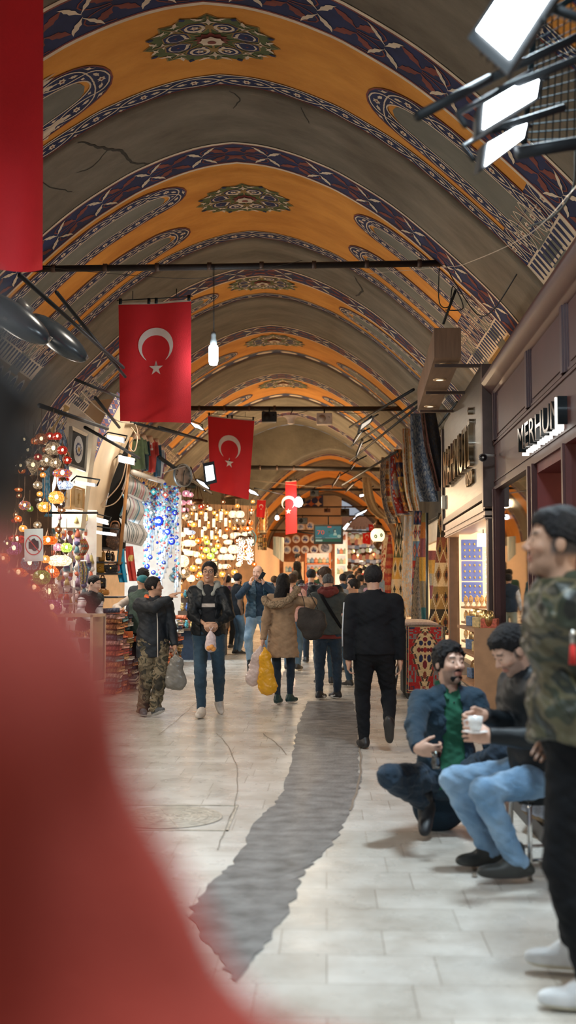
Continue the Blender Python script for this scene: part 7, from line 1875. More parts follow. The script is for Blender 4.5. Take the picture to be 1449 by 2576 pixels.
def lamp_proto(kind, colr):
 if (kind, colr) in PROTO: return PROTO[(kind, colr)], False
 c1, c2, c3, st = PALS[colr]; gm = mosaic('mosaic_' + colr.replace(' ', '_'), tuple(q ** 1.35 for q in c1), tuple(q ** 1.35 for q in c2), tuple(q ** 1.35 for q in c3), st * .55, 9)
 r = empty('hanging_lamp' if kind != 'tube' else 'tube_lamp', (0, 0, 0)); mb = MB(); mb.m(0, True)
 if kind == 'tube': prof = [(.30, -1.5), (.42, -1.42), (.44, -.3), (.42, 1.0), (.36, 1.1)]
 elif kind == 'drop': prof = [(.02, -1.3), (.35, -.85), (.75, -.2), (.95, .35), (.8, .8), (.4, 1.0)]
 elif kind == 'wide': prof = [(.30, -.52), (.85, -.42), (1.15, -.1), (1.15, .15), (.85, .42), (.35, .55)]
 else: prof = [(.35, -.80), (.75, -.62), (.97, -.25), (1.0, .1), (.85, .52), (.5, .78), (.36, .84)]
 mb.lathe([(a, b) for a, b in prof], 18); gl = mb.build('glass_globe', [gm], r)
 mb = MB(); mb.m(0, True); top = prof[-1][1]; bt = prof[0][1]
 mb.lathe([(.42, top - .05), (.45, top), (.30, top + .15), (.26, top + .3), (.12, top + .62), (.05, top + .95), (0, top + 1.0)], 14); mb.build('brass_cap', [BRS], r)
 mb = MB(); mb.m(0, True); mb.lathe([(0, bt - .62), (.05, bt - .45), (.12, bt - .3), (.3, bt - .14), (.40, bt - .03), (.36, bt + .06)], 14); mb.build('brass_finial', [BRS], r)
 mb = MB(); mb.m(0, True); mb.sphere((0, 0, .1 if kind != 'tube' else .55), .25 if kind != 'tube' else .30, 10, 6, sc=(1, 1, 1.2)); mb.build('light_bulb', [BULB], gl)
 mb = MB(); mb.tube([(0, 0, top + .9), (0, 0, top + 4.2)], .045, 5); mb.build('chain', [BRS], r)
 PROTO[(kind, colr)] = r; return r, True
def put_lamp(kind, colr, px, py, rp, Y, where, group, pre=''):
 pr, new = lamp_proto(kind, colr); o = pr if new else copy_tree(pr)
 o.location = P(px, py, Y); s_ = rp * Y / 2800; o.scale = (s_, s_, s_); o.rotation_euler = (0, 0, LR.uniform(0, 6))
 o['category'] = 'lamp'; o['group'] = group
 NM.add(o, f'{pre}{colr} {dict(tube="glass tube", drop="teardrop", wide="flattened", globe="mosaic globe")[kind]} lamp', where, px)
A_L = [(s.split()) for s in """globe,copper,104,1105,13 globe,orange,88,1110,8 globe,red,125,1098,9 globe,red,144,1098,9 globe,silver,134,1129,15 globe,red,157,1133,10 globe,smoky,70,1133,10 drop,silver,83,1171,15 globe,silver,117,1159,14 globe,silver,140,1165,11
wide,multicoloured,157,1191,16 wide,blue and white,160,1221,16 globe,amber,142,1252,15 globe,silver,95,1221,9 globe,multicoloured,62,1272,11 globe,amber,112,1276,12 globe,green,75,1280,7 globe,orange,46,1305,7 wide,red,43,1357,15 globe,purple,35,1380,15 wide,orange,121,1360,16 globe,teal,75,1417,17
wide,orange,46,1441,17 globe,orange,8,1406,13 wide,orange,86,1479,16 globe,green,105,1453,17 globe,orange,131,1438,15 globe,silver,123,1490,19 wide,amber,79,1522,17 globe,purple,130,1529,19 globe,amber,119,1560,20 globe,green,98,1585,16 globe,pink,146,1377,9 globe,lime,167,1378,11 wide,white,150,1411,20 globe,amber,114,1407,9
globe,orange,30,1521,9 globe,white,101,1540,11 globe,dark blue,18,1368,9 globe,white,80,1608,8 wide,orange,106,1638,10 globe,orange,157,1745,11 globe,copper,22,1440,10 globe,amber,58,1330,8 globe,smoky,52,1172,10 globe,red,96,1150,8""".split('\n')]
def parse(txt, grp, Yf, whf, rs=1.35):
 toks = txt.replace('\n', ' ').replace('blue and white', 'blue_and_white').replace('dark blue', 'dark_blue').split()
 for t in toks:
  k, c, x, y, r_ = t.split(','); x, y, r_ = float(x), float(y), float(r_) * rs; put_lamp(k, c.replace('_', ' '), x, y, r_, Yf(x, y), whf(x, y), grp)
parse(' '.join(' '.join(r) for r in A_L), 'mosaic lamps at the left edge', lambda x, y: 12.2 + LR.uniform(-.5, .6), lambda x, y: 'atop the left lamp cluster' if y < 1200 else ('above the no-photography sign' if y < 1330 else ('around the no-photography sign' if y < 1450 else 'low in the left lamp cluster')))
E_L = """globe,pink,448,1243,6 globe,pink,468,1242,8 globe,pink,479,1245,6 wide,pink,455,1265,10 wide,pink,481,1264,9 wide,pink,463,1283,9 globe,silver,488,1278,8 globe,silver,469,1299,9 globe,blue and white,468,1336,8 wide,blue and white,479,1340,9 globe,white,460,1345,6 wide,white,453,1368,9 wide,white,476,1367,13 globe,orange,499,1361,7
tube,white,494,1298,6 tube,white,502,1315,6 tube,white,518,1298,7 tube,white,538,1314,7 tube,amber,525,1319,6 tube,white,509,1340,6 tube,white,533,1344,7 tube,white,554,1340,6 tube,silver,531,1374,7 tube,amber,546,1300,6 tube,white,556,1296,7 tube,white,568,1312,7 tube,amber,578,1316,6 tube,silver,544,1332,5 tube,white,590,1318,6
globe,lime,519,1384,7 globe,lime,539,1384,6 globe,lime,530,1399,8 globe,lime,521,1364,6 globe,white,440,1391,10 wide,white,462,1389,12 wide,white,480,1392,10 globe,white,457,1412,15 wide,orange,417,1384,8 wide,orange,404,1400,8 globe,amber,543,1353,6 globe,amber,518,1353,6
globe,white,586,1294,9 globe,white,604,1294,9 globe,silver,596,1310,8 globe,silver,611,1312,8 globe,orange,628,1315,7 wide,orange,623,1330,9 globe,copper,590,1331,6 globe,copper,599,1331,6 wide,white,593,1346,10 wide,white,575,1364,9 wide,copper,596,1361,8 globe,white,587,1382,11 globe,white,563,1384,8 globe,white,556,1402,7 globe,white,568,1401,8 globe,white,583,1401,8
globe,amber,549,1374,7 globe,orange,615,1376,5 wide,white,568,1425,9 globe,amber,397,1422,9 wide,orange,430,1414,7 globe,amber,410,1452,9 globe,amber,424,1434,7 globe,orange,391,1440,7 globe,white,480,1455,9 globe,amber,487,1430,8 globe,white,399,1470,8 globe,amber,448,1478,8 globe,silver,462,1440,15 globe,white,500,1412,7 globe,amber,510,1400,7
globe,white,550,1425,7 globe,amber,560,1445,7 globe,white,600,1420,6 globe,amber,590,1440,7 globe,amber,610,1400,6 globe,orange,640,1420,5 globe,amber,433,1500,7 globe,white,420,1480,7 globe,amber,405,1500,7 globe,amber,383,1462,7 globe,white,376,1432,6 wide,orange,441,1404,8 globe,amber,505,1445,7 globe,white,495,1395,7 globe,orange,571,1332,5 globe,white,566,1350,6 globe,copper,432,1352,5 globe,amber,488,1320,6 globe,amber,483,1350,6 globe,white,615,1345,6 globe,white,633,1362,5
globe,amber,540,1290,5 globe,white,528,1280,5 globe,amber,506,1290,5 globe,amber,570,1290,5 globe,copper,512,1272,5 globe,red,506,1275,6 globe,amber,603,1330,5 globe,white,612,1362,6 globe,amber,627,1390,5 globe,white,622,1405,5 globe,amber,520,1425,6 globe,white,535,1412,6 globe,amber,470,1505,7 globe,white,585,1460,6 globe,amber,600,1475,6"""
parse(E_L, 'lamps of the far lamp stall', lambda x, y: 27.2 + (x - 400) * .012 + LR.uniform(-.6, 1.6), lambda x, y: 'high in the far lamp stall' if y < 1310 else ('halfway up the far lamp stall' if y < 1370 else ('low in the far lamp stall' if y < 1420 else 'lowest in the far lamp stall')), 1.25)
for i in range(54):
 x = 8 + (i * 47 % 168); y = 1095 + (i * 89 % 560); c = ('copper', 'orange', 'silver', 'smoky', 'amber', 'copper', 'dark blue', 'red')[i % 8]
 put_lamp('globe' if i % 3 else 'wide', c, x, y, 8 + 4 * (i % 4) / 3, 13.3 + LR.uniform(-.3, .4), ('high' if y < 1250 else 'midway' if y < 1440 else 'low') + ' behind the left lamp cluster', 'small lamps behind the left cluster', 'small ')
for i in range(105):
 x = 375 + (i * 61 % 262); y = 1255 + (i * 97 % 262); c = ('amber', 'white', 'orange', 'amber', 'copper', 'silver', 'white')[i % 7]
 if x > 600 and y > 1400 or x < 440 and y < 1370: continue
 put_lamp('globe' if i % 3 else 'wide', c, x, y, 4.6 + 2.4 * (i % 4) / 3, 30.4 + LR.uniform(-.4, .5), ('high' if y < 1330 else 'midway' if y < 1400 else 'low') + ' at the back of the lamp stall', 'small lamps in the back rows of the lamp stall', 'small ')
for q, (x, y, w, Y, lb) in enumerate(((480, 1222, 28, 28.5, 'dark metal chandelier ring with pink lamps beneath'), (497, 1262, 26, 28.2, 'dark wooden chandelier ring left of the tube lamps'), (592, 1247, 52, 28.8, 'wide dark chandelier ring under the second flag'), (453, 1332, 16, 28, 'small metal ring holding the blue and white lamps'))):
 s_ = Y / 2800; r = empty('chandelier_ring', P(x, y, Y), 0, lb, 'chandelier'); mb = MB(); mb.m(0, True); mb.lathe([(w * s_ * .5, -.06), (w * s_ * .54, -.06), (w * s_ * .56, 0), (w * s_ * .54, .06), (w * s_ * .5, .06), (w * s_ * .5, -.06)], 28, cap=False); mb.build('ring', [BRS if q else mat('green_grey_metal', (.05, .08, .08), .4, .6)], r)
 mb = MB(); mb.m(0, True)
 for k in range(4): a = k * PI / 2; mb.tube([(w * s_ * .53 * math.cos(a), w * s_ * .53 * math.sin(a), .05), (0, 0, .5)], .01, 5)
 mb.build('hanging_rods', [BRS], r)
# crystal chandeliers, gourd lamp, lantern
for x, lb in ((606, 'left one of the two sparkling crystal strand chandeliers'), (628, 'right one of the two sparkling crystal strand chandeliers')):
 r = empty('crystal_chandelier', P(x, 1385, 29), 0, lb, 'chandelier', 'crystal chandeliers'); mb = MB()
 for k in range(170): a = LR.uniform(0, 6.28); q = LR.uniform(.03, .11); mb.sphere((q * math.cos(a), q * math.sin(a), LR.uniform(-.35, .35) * (1.2 - q * 4)), .009, 4, 3)
 mb.build('crystal_beads', [emit_mat('crystal_sparkle', (1, .9, .75), 4)], r); mb = MB(); mb.m(0, True); mb.lathe([(.02, .36), (.12, .34), (.12, .37), (.02, .40)], 14); mb.build('frame', [BRS], r)
r = empty('gourd_lamp', P(441, 1448, 24.5), 0, 'blue and beige painted gourd-shaped lamp above the pointing man', 'lamp'); s_ = 24.5 / 2800
mb = MB(); mb.m(0, True); mb.lathe([(0, -19), (9, -17), (16, -8), (17, -2), (13, 5), (6, 9), (7, 12), (9, 16), (6, 21), (2, 23)], 24, M=Matrix.Scale(s_, 3)); mb.build('gourd_body', [mosaic('gourd_mosaic', (.35, .42, .38), (.10, .25, .35), (.5, .3, .14), .35, 14, 0)], r); mb = MB(); mb.m(0, True); mb.lathe([(2.5, 22), (3, 25), (1, 30), (0, 34)], 12, M=Matrix.Scale(s_, 3)); mb.build('cap', [BRS], r)
r = empty('box_lantern', P(539, 1432, 27), 0, 'tall box lantern with pierced hexagon pattern, glowing warm beside the smiling man', 'lantern'); s_ = 27 / 2800
mb = MB(); mb.box((-9 * s_, -9 * s_, -20 * s_), (9 * s_, 9 * s_, 20 * s_)); mb.build('glowing_panes', [mosaic('lantern_pattern', (1, .62, .3), (1, .8, .5), (.3, .15, .05), 1.6, 22, 0)], r); mb = MB()
for sx in (-1, 1):
 for sy in (-1, 1): mb.box((sx * 9 * s_ - .01, sy * 9 * s_ - .01, -.22), (sx * 9 * s_ + .01, sy * 9 * s_ + .01, .22))
for z in (-20, 20): mb.box((-10 * s_, -10 * s_, z * s_ - .01), (10 * s_, 10 * s_, z * s_ + .01))
mb.build('frame', [BRS], r)
r = empty('hanging_lamp', P(950, 1347, 31), 0, 'large white globe lamp with green motifs beside the carpet stall', 'lamp'); s_ = 31 / 2800
mb = MB(); mb.m(0, True); mb.sphere((0, 0, 0), 18 * s_, 28, 16, sc=(1, 1, 1.05)); mb.build('glass_globe', [mat('opal_globe', (.85, .75, .5), .3, emit=1.0, ecol=(1, .86, .55))], r)
mb = MB(); mb.m(0, True); mb.lathe([(7, 16), (10, 19), (9, 22), (12, 25), (11, 29), (5, 34), (3, 40), (0, 41)], 20, M=Matrix.Scale(s_, 3)); mb.lathe([(0, -34), (4, -32), (8, -27), (12, -20), (10, -15)], 20, M=Matrix.Scale(s_, 3)); mb.build('brass_mounts', [BRS], r)
mb = MB(); mb.m(0, True)
for ax_, az in ((.55, 0), (-.35, -.2)):
 for k in range(9): a = k * 2 * PI / 9; u = V3(ax_ + .17 * math.cos(a), -1, az + .22 * math.sin(a)).normalized() * 18.2 * s_; mb.sphere(u, .018, 6, 4)
mb.build('green_motifs', [mat('green_enamel', (.10, .25, .08), .4)], r)
# ------------------------------------------------------------ stalls along the left
BW = mat('glowing_stall_white', (.80, .74, .66), .7, emit=.22, ecol=(1, .93, .85)); BWm = mat('glowing_stall_ochre', (.55, .34, .18), .7, emit=.25, ecol=(1, .55, .25)); WDK = mat('dark_brown_stall_board', (.10, .055, .03), .7, var=.4, scale=6)  # white and ochre boards glow, the stall lighting put into their emission
def board(name, pts, m, label, cat='stall back', t=.05):
 c = sum((Vector(p) for p in pts), Vector()) / len(pts); n = (Vector(pts[1]) - Vector(pts[0])).cross(Vector(pts[3]) - Vector(pts[0])).normalized()
 mb = MB(); a = [Vector(p) for p in pts]; b_ = [p + n * t for p in a]; mb.add(a + b_, [(0, 1, 2, 3), (7, 6, 5, 4), (0, 4, 5, 1), (1, 5, 6, 2), (2, 6, 7, 3), (3, 7, 4, 0)])
 return tag(mb.build(name, [m]), label, cat)
board('partition_board', [(-4.75, 16.7, 0), (-3.6, 17.3, 0), (-3.6, 17.3, 2.7), (-4.75, 16.7, 2.7)], BW, 'white self-lit back wall of the trinket stall behind the glass cases')
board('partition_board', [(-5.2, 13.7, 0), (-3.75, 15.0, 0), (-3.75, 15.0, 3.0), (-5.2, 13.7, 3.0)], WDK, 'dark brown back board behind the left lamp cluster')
board('partition_board', [(-4.9, 19.2, 0), (-4.0, 21.8, 0), (-4.0, 21.8, 2.3), (-4.9, 19.2, 2.3)], BWm, 'ochre self-lit back of the handbag stall')
board('partition_board', [(-4.9, 24.6, 0), (-3.3, 25.2, 0), (-3.3, 25.2, 3.6), (-4.9, 24.6, 3.6)], BW, 'white self-lit board behind the blue glass ornaments')
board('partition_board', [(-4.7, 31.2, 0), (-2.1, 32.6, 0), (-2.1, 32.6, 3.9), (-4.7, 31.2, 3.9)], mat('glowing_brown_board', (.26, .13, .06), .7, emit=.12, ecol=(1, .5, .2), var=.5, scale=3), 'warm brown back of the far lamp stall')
board('partition_board', [(-3.0, 46, 0), (-2.55, 60, 0), (-2.55, 60, 3.4), (-3.0, 46, 3.4)], BWm, 'ochre self-lit wall of the farthest left stalls')
# display cases
CASEF = mat('satin_case_frame', (.62, .54, .42), .35, .5); CASEB = mat('beige_case_base', (.60, .46, .34), .5); GLC = glass_mat('case_glass', (.96, .98, .98), .08)
SILV = mat('silver_trinket', (.80, .76, .70), .2, .9);
def case(name, c, w, d, z0, zt, rz, label, shelves, base_m, goods, cast=True):
 r = empty(name, c, rz, label, 'display case'); hw, hd = w / 2, d / 2
 mb = MB(); mb.bevbox((-hw, -hd, .10), (hw, hd, z0), .01); mb.build('base_cabinet', [base_m], r)
 for sx in (-1, 1):
  for sy in (-1, 1):
   mb = MB(); mb.box((sx * hw - .014, sy * hd - .014, z0), (sx * hw + .014, sy * hd + .014, zt)); mb.build('corner_post', [CASEF], r)
   mb = MB(); mb.m(0, True); mb.lathe([(0, -.02), (.045, -.02), (.045, .02), (0, .02)], 12, M=Matrix.Rotation(PI / 2, 3, 'Y'), c=(sx * (hw - .08), sy * (hd - .08), .047)); mb.build('caster', [BLKM], r)
 mb = MB()
 for z in (z0, zt):
  for (a, b_) in (((-hw, -hd), (hw, -hd)), ((-hw, hd), (hw, hd)), ((-hw, -hd), (-hw, hd)), ((hw, -hd), (hw, hd))): mb.box((min(a[0], b_[0]) - .014, min(a[1], b_[1]) - .014, z - .018), (max(a[0], b_[0]) + .014, max(a[1], b_[1]) + .014, z + .018))
 mb.build('frame_rails', [CASEF], r)
 for nm, lo, hi in (('front_pane', (-hw, -hd, z0), (hw, -hd + .005, zt)), ('side_pane', (hw - .005, -hd, z0), (hw, hd, zt)), ('side_pane', (-hw, -hd, z0), (-hw + .005, hd, zt)), ('top_pane', (-hw, -hd, zt), (hw, hd, zt + .008))):
  mb = MB(); mb.box(lo, hi); mb.build(nm, [GLC], r)
 for z in shelves:
  mb = MB(); mb.box((-hw + .02, -hd + .02, z), (hw - .02, hd - .02, z + .012)); mb.build('glass_shelf', [mat('shelf_glass', (.72, .74, .72), .15)], r)
 k = 0
 for z in [z0 + .02] + [q + .014 for q in shelves]:
  n = int(w * d * 110)
  for i in range(n):
   x = LR.uniform(-hw + .07, hw - .07); y = LR.uniform(-hd + .06, hd - .06); p = Matrix.Rotation(rz, 3, 'Z') @ V3(x, y, 0) + Vector(c); k += 1
   me = goods[k % len(goods)]; o = link('bracelet' if k % len(goods) < 2 else 'trinket', me); o.location = (p.x, p.y, p.z + z); o.rotation_euler = (0, 0, LR.uniform(0, 6)); o['category'] = 'trinket'; o['group'] = 'trinkets in the ' + label.split(',')[0][:40]
   o['label'] = f"small {'silver' if k % 2 else 'gold'} {'bangle' if k % len(goods) < 2 else 'trinket'} on {'the floor' if z < z0 + .05 else 'a glass shelf'} of the {'near' if 'nearer' in label else 'farther'} display case"
 return r
def bangle(m, r_=.035):
 mb = MB(); mb.m(0, True); N = 14; mb.tube([(r_ * math.cos(t), 0, r_ + .006 + r_ * math.sin(t)) for t in [2 * PI * i / N for i in range(N + 1)]], .007, 6); return mb.mesh('bangle', [m])
def dome(m):
 mb = MB(); mb.m(0, True); mb.lathe([(0, 0), (.03, 0), (.035, .02), (.02, .04), (.022, .05), (.008, .065), (0, .08)], 10); return mb.mesh('trinket', [m])
GDS = [bangle(SILV), bangle(GOLD, .03), dome(SILV), dome(GOLD), dome(mat('turquoise_bead', (.1, .35, .4), .3))]
case('display_case', (-3.23, 14.45, 0), .56, .5, .27, 1.13, R(-8), 'glass display case on a beige base, nearer of the two, vendor leaning on it', (.55, .84), CASEB, GDS)
case('display_case', (-3.14, 16.1, 0), .36, .5, .14, 1.05, R(-6), 'glass display case with silver frame, farther of the two, beside the textiles', (.44, .74), mat('silver_case_base', (.55, .54, .52), .4, .5), GDS[::-1])
# no-photography sign
c = P(85, 1371, 10.9); s_ = 10.9 / 2800; r = empty('sign', c, 0, 'white no-photography sign with a crossed-out black camera in a red circle', 'sign'); r.rotation_euler = (0, R(-1.5), 0)
mb = MB(); mb.bevbox((-24 * s_, 0, -41 * s_), (24 * s_, .006, 41 * s_), .002); mb.build('board', [mat('sign_white', (.80, .84, .80), .5)], r)
mb = MB(); N = 40
for k in range(N): a, b_ = 2 * PI * k / N, 2 * PI * (k + 1) / N; mb.add([((ro) * s_ * math.cos(t), -.003, ro * s_ * 1.18 * math.sin(t)) for ro, t in ((22, a), (22, b_), (19.6, b_), (19.6, a))], [(0, 1, 2, 3)])
mb.quad(*[(x * s_, -.007, z * s_) for x, z in ((-14.5, 16.5), (-12.8, 18), (14.6, -16.3), (12.9, -18))]); mb.build('prohibition_ring', [mat('sign_red', (.60, .06, .05), .5)], r)
mb = MB(); mb.m(0)
mb.poly([(x * s_, z * s_) for x, z in ((-13, -9), (-13, 8), (-9, 9), (-6, 11), (-4, 15), (2, 17), (5, 13), (7, 11), (12, 10), (13, 4), (13, -9), (6, -11), (-4, -11))], lambda x, z: (x, -.004, z)); mb.poly([(p[0], p[1]) for p in ell2(2.5 * s_, -7 * s_, 7.5 * s_, 8.5 * s_, 18)], lambda x, z: (x, -.0045, z)); mb.m(1); mb.poly([(p[0], p[1]) for p in ell2(3 * s_, -8 * s_, 4 * s_, 5 * s_, 14)], lambda x, z: (x, -.005, z)); mb.build('camera_pictogram', [mat('sign_black', (.015, .015, .02), .5), mat('sign_grey', (.07, .07, .08), .4)], r)
# framed pictures
def picture(q4, Y, label, fm, pm, art):
 a, b_, c, d = [P(x, y, Y + k * .4) for k, (x, y) in zip((0, 1, 1, 0), q4)]; o0 = (a + b_ + c + d) / 4; r = empty('framed_picture', o0, 0, label, 'picture'); n = (b_ - a).cross(d - a).normalized(); n = n if n.y < 0 else -n
 q = [p - o0 for p in (a, b_, c, d)]; mb = MB(); inn = [p * .84 for p in q]
 for k in range(4): j = (k + 1) % 4; mb.add([q[k] + n * .03, q[j] + n * .03, inn[j] + n * .02, inn[k] + n * .02], [(0, 1, 2, 3)]); mb.add([q[k] + n * .03, q[j] + n * .03, q[j] - n * .02, q[k] - n * .02], [(0, 1, 2, 3)])
 mb.build('frame', [fm], r); mb = MB(); mb.add([p + n * .012 for p in inn], [(0, 1, 2, 3)]); mb.build('mount', [pm], r)
 f = lambda e: (lambda x, y: q[0].lerp(q[1], x).lerp(q[3].lerp(q[2], x), y) + n * e); mb = MB(); art(mb, f); mb.build('artwork', [mat('art_white', (.75, .73, .68), .6), mat('art_ink', (.10, .12, .22), .6), mat('art_gold', (.6, .35, .1), .5)], r); return r
def roundel(mb, f):
 mb.m(0); mb.poly(ell2(.5, .5, .29, .35, 28), f(.016)); mb.m(1); mb.poly(flower2(.5, .5, .17, 12, .12), f(.019)); mb.m(0); mb.poly(flower2(.5, .5, .12, 8, .15), f(.022)); mb.m(2); mb.poly(flower2(.5, .5, .06, 6, .2), f(.025))
def script(mb, f):
 mb.m(2); mb.poly(ell2(.5, .35, .12, .05, 12), f(.016)); mb.poly(ell2(.5, .55, .16, .05, 12), f(.016)); mb.poly([(.45, .25), (.55, .25), (.52, .75), (.47, .75)], f(.018))
picture([(177, 1072), (218, 1092), (212, 1187), (171, 1172)], 14.6, 'framed dark picture with a white round medallion hanging on the left wall', mat('silver_frame', (.5, .5, .48), .3, .7), mat('dark_mount', (.06, .06, .055), .6), roundel)
picture([(184, 1222), (209, 1230), (207, 1284), (183, 1280)], 15, 'gold framed calligraphy picture below the silver framed one', mat('gold_frame', (.65, .40, .18), .4, .5), mat('gold_mount', (.75, .52, .25), .5), script)
picture([(150, 1216), (178, 1224), (176, 1282), (148, 1280)], 15.2, 'pale gold framed picture left of the calligraphy', mat('gold_frame', (.65, .40, .18), .4, .5), mat('cream_mount', (.8, .72, .58), .5), script)
# shirts, shawls and hangings: px rows, depth, colour pattern
SOL = lambda c: rugpat('solid', [c])
CLM = mat('woven_cloth', (.5, .5, .5), .9, attr=True, var=.12, scale=10, bump=.2, bscale=120, sheen=.15)
shr = lambda c, c2: (lambda u, v, a: c2 if (abs(u - .5) < .22 and .3 < v < .5 and hsh(int(u * 26), int(v * 18)) > .45) else c)
def shirt(pts, Y, pat, label, k):
 r = empty('shirt', P(pts[1][0], pts[0][2], Y), 0, label, 'shirt', 'shirts on torso forms in a row'); o0 = r.location
 q = [(a - o0, b_ - o0) for a, b_ in rows_px(pts, Y)]
 cloth_obj('body', q, pat, 1.5, None, None, 16, 26, fold=.05, nf=1.1, ph=k, m=CLM, parent=r, thick=.05)
 w = (q[1][1] - q[1][0]).length
 d1, d2 = q[1][0], q[1][1]
 for s_, a in ((-1, d1), (1, d2)):
  e = a + V3(s_ * w * .22, -.03, -(q[0][0].z - q[-1][0].z) * .42); cloth_obj('sleeve', [(a - V3(w * .12, 0, 0), a + V3(w * .14, 0, .02)), (e - V3(w * .12, 0, 0), e + V3(w * .10, 0, 0))], pat if 0 else SOL(pat(0.02, .9, 1)), 1, None, None, 6, 10, fold=.02, m=CLM, parent=r, thick=.05)
 mb = MB(); mb.m(0, True); t = (q[0][0] + q[0][1]) / 2; mb.lathe([(.10, -.06), (.065, .02), (.06, .07), (0, .075)], 14, c=tuple(t)); mb.build('form_neck', [mat('form_beige', (.65, .42, .28), .6)], r)
RS = (.55, .05, .04)
SH = [([(332, 350, 1097), (324, 362, 1108), (326, 364, 1150), (330, 366, 1180)], 20.4, shr((.10, .14, .07), (.14, .18, .08)), 'olive green patterned top, leftmost of the hanging shirts'), ([(354, 366, 1102), (350, 372, 1112), (352, 374, 1150), (356, 374, 1184)], 21.2, shr((.02, .05, .06), wh), 'dark teal shirt with white print, second hanging shirt'),
  ([(368, 384, 1105), (364, 392, 1114), (367, 392, 1155), (372, 390, 1188)], 22, shr(RS, (.85, .8, .78)), 'red t-shirt with white crescent print among the hanging shirts'), ([(386, 398, 1112), (384, 402, 1120), (384, 404, 1165), (386, 402, 1198)], 22.8, SOL((.04, .12, .20)), 'dark blue shirt right of the red one'), ([(394, 402, 1124), (392, 410, 1134), (392, 410, 1170), (388, 404, 1200)], 23.4, SOL((.75, .8, .85)), 'white shirt right of the dark blue one'),
  ([(402, 410, 1130), (398, 414, 1140), (398, 413, 1180), (394, 408, 1214)], 24, SOL((.55, .28, .36)), 'dusty pink shirt, rightmost of the hanging row')]
for k, (p_, Y, pt, lb) in enumerate(SH): shirt(p_, Y, pt, lb, k)
mb = MB(); mb.m(0, True); mb.tube([P(335, 1188, 19.5), P(410, 1212, 24)], .05, 8); tag(mb.build('shelf_rail', [mat('white_rail', (.75, .7, .62), .5)]), 'white rail under the hanging shirts', 'rail')
cA, cB, cC = (.72, .72, .72), (.10, .15, .18), (.60, .28, .30)
def towel(seed, cols): return lambda u, v, a: cols[int(u * 11 + seed) % len(cols)] if (int(u * 33 + seed) % 3) else (.8, .8, .8)
TW = [([(318, 1186, 362, 1218), (314, 1210, 374, 1236), (306, 1232, 366, 1262)], [cC, (.25, .35, .36), (.8, .8, .8), (.3, .42, .45), cC, (.12, .2, .22), (.5, .62, .55), (.62, .3, .33)], 'upper row of pink and grey striped towels draped over a bar'), ([(304, 1238, 356, 1262), (312, 1262, 362, 1288), (300, 1298, 346, 1320)], [(.35, .45, .5), (.05, .28, .42), (.8, .82, .82), (.8, .8, .8), (.07, .10, .12), (.8, .8, .8), (.55, .3, .38), (.8, .8, .8)], 'middle row of white and blue striped towels draped over a bar'),
  ([(299, 1302, 358, 1322), (308, 1330, 370, 1346), (310, 1364, 354, 1374)], [(.8, .8, .8), (.16, .20, .2), (.8, .8, .8), (.82, .82, .82), (.04, .08, .10), (.8, .8, .8), (.06, .15, .18)], 'lowest row of white and black striped towels draped over a bar')]
for k, (pts, cols, lb) in enumerate(TW):
 rws = [(P(a, b_, 19.6 + (.0 if i != 1 else -.35)), P(c, d, 21.6 + (.0 if i != 1 else -.35))) for i, (a, b_, c, d) in enumerate(pts)]
 cloth_obj('striped_towels', rws, towel(k, cols), 1, lb, 'towels', 66, 24, m=CLM, thick=.05, fold=.03, nf=5.5, group='striped towels on bars')
mb = MB(); mb.m(0, True); mb.tube([P(330, 1100, 19.2), P(300, 1420, 19.2)], .03, 8); tag(mb.build('bamboo_pole', [mat('bamboo', (.45, .22, .08), .5)]), 'thin wooden pole at the edge of the dark arch', 'pole')
board('shaded_opening_board', [P(244, 1380, 19.8), P(316, 1380, 19.8), P(330, 1065, 19.8), P(296, 1150, 19.8)], DK, 'dark board for the shaded opening under the painted arch', 'opening')  # near-black sheet; the opening's shade is put into its colour
# curved arch reveal and painted band in front of the opening
mb = MB(); mb.m(0, True); AP = catmull([P(340, 1035, 19.3), P(300, 1115, 19.1), P(262, 1210, 18.9), P(242, 1300, 18.8), P(238, 1400, 18.8)], 8); AQ = catmull([P(310, 1000, 18.4), P(268, 1085, 18.2), P(232, 1180, 18.0), P(214, 1290, 17.9), P(212, 1400, 17.9)], 8)
for k in range(len(AP) - 1): mb.quad(AQ[k], AP[k], AP[k + 1], AQ[k + 1]); mb.quad(AP[k], AP[k] + V3(.02, .5, 0), AP[k + 1] + V3(.02, .5, 0), AP[k + 1]); mb.quad(AQ[k], AQ[k] + V3(-.6, .3, 0), AQ[k + 1] + V3(-.6, .3, 0), AQ[k + 1])
mb.struct('trim_30', [mat('arch_cream', (.70, .54, .36), .8, var=.1, scale=2)])
mb = MB(); A2 = catmull([P(295, 985, 18.1), P(252, 1070, 17.9), P(214, 1165, 17.7), P(195, 1270, 17.6), P(190, 1360, 17.6)], 8)
mb.m(0, True)
for k in range(len(AQ) - 1): mb.quad(A2[k], AQ[k], AQ[k + 1], A2[k + 1])
for k in range(1, len(AQ) - 1):
 c = (A2[k] + AQ[k]) / 2 + V3(0, -.02, 0); w = (AQ[k] - A2[k]) * .42; t = (AQ[k + 1] - AQ[k]) * .5
 mb.m(1 if k % 2 else 2)
 for s_ in (1, -1): mb.add([c, c + w * s_ * .5 + t * .5, c + w * s_ + t * .9, c + w * s_ * .9 + t * .2], [(0, 1, 2, 3)]); mb.add([c, c + w * s_ * .5 - t * .5, c + w * s_ - t * .9, c + w * s_ * .9 - t * .2], [(0, 1, 2, 3)])
mb.struct('trim_31', [mat('faded_navy_paint', (.10, .10, .22), .8), mat('rust_motif', (.50, .16, .08), .8), VM[CRM]])
board('cream_pier', [P(120, 1330, 16.6), P(214, 1330, 16.6), P(250, 1070, 16.6), P(190, 1020, 16.6)], PL, 'cream plastered pier behind the framed pictures', 'pier', .3)
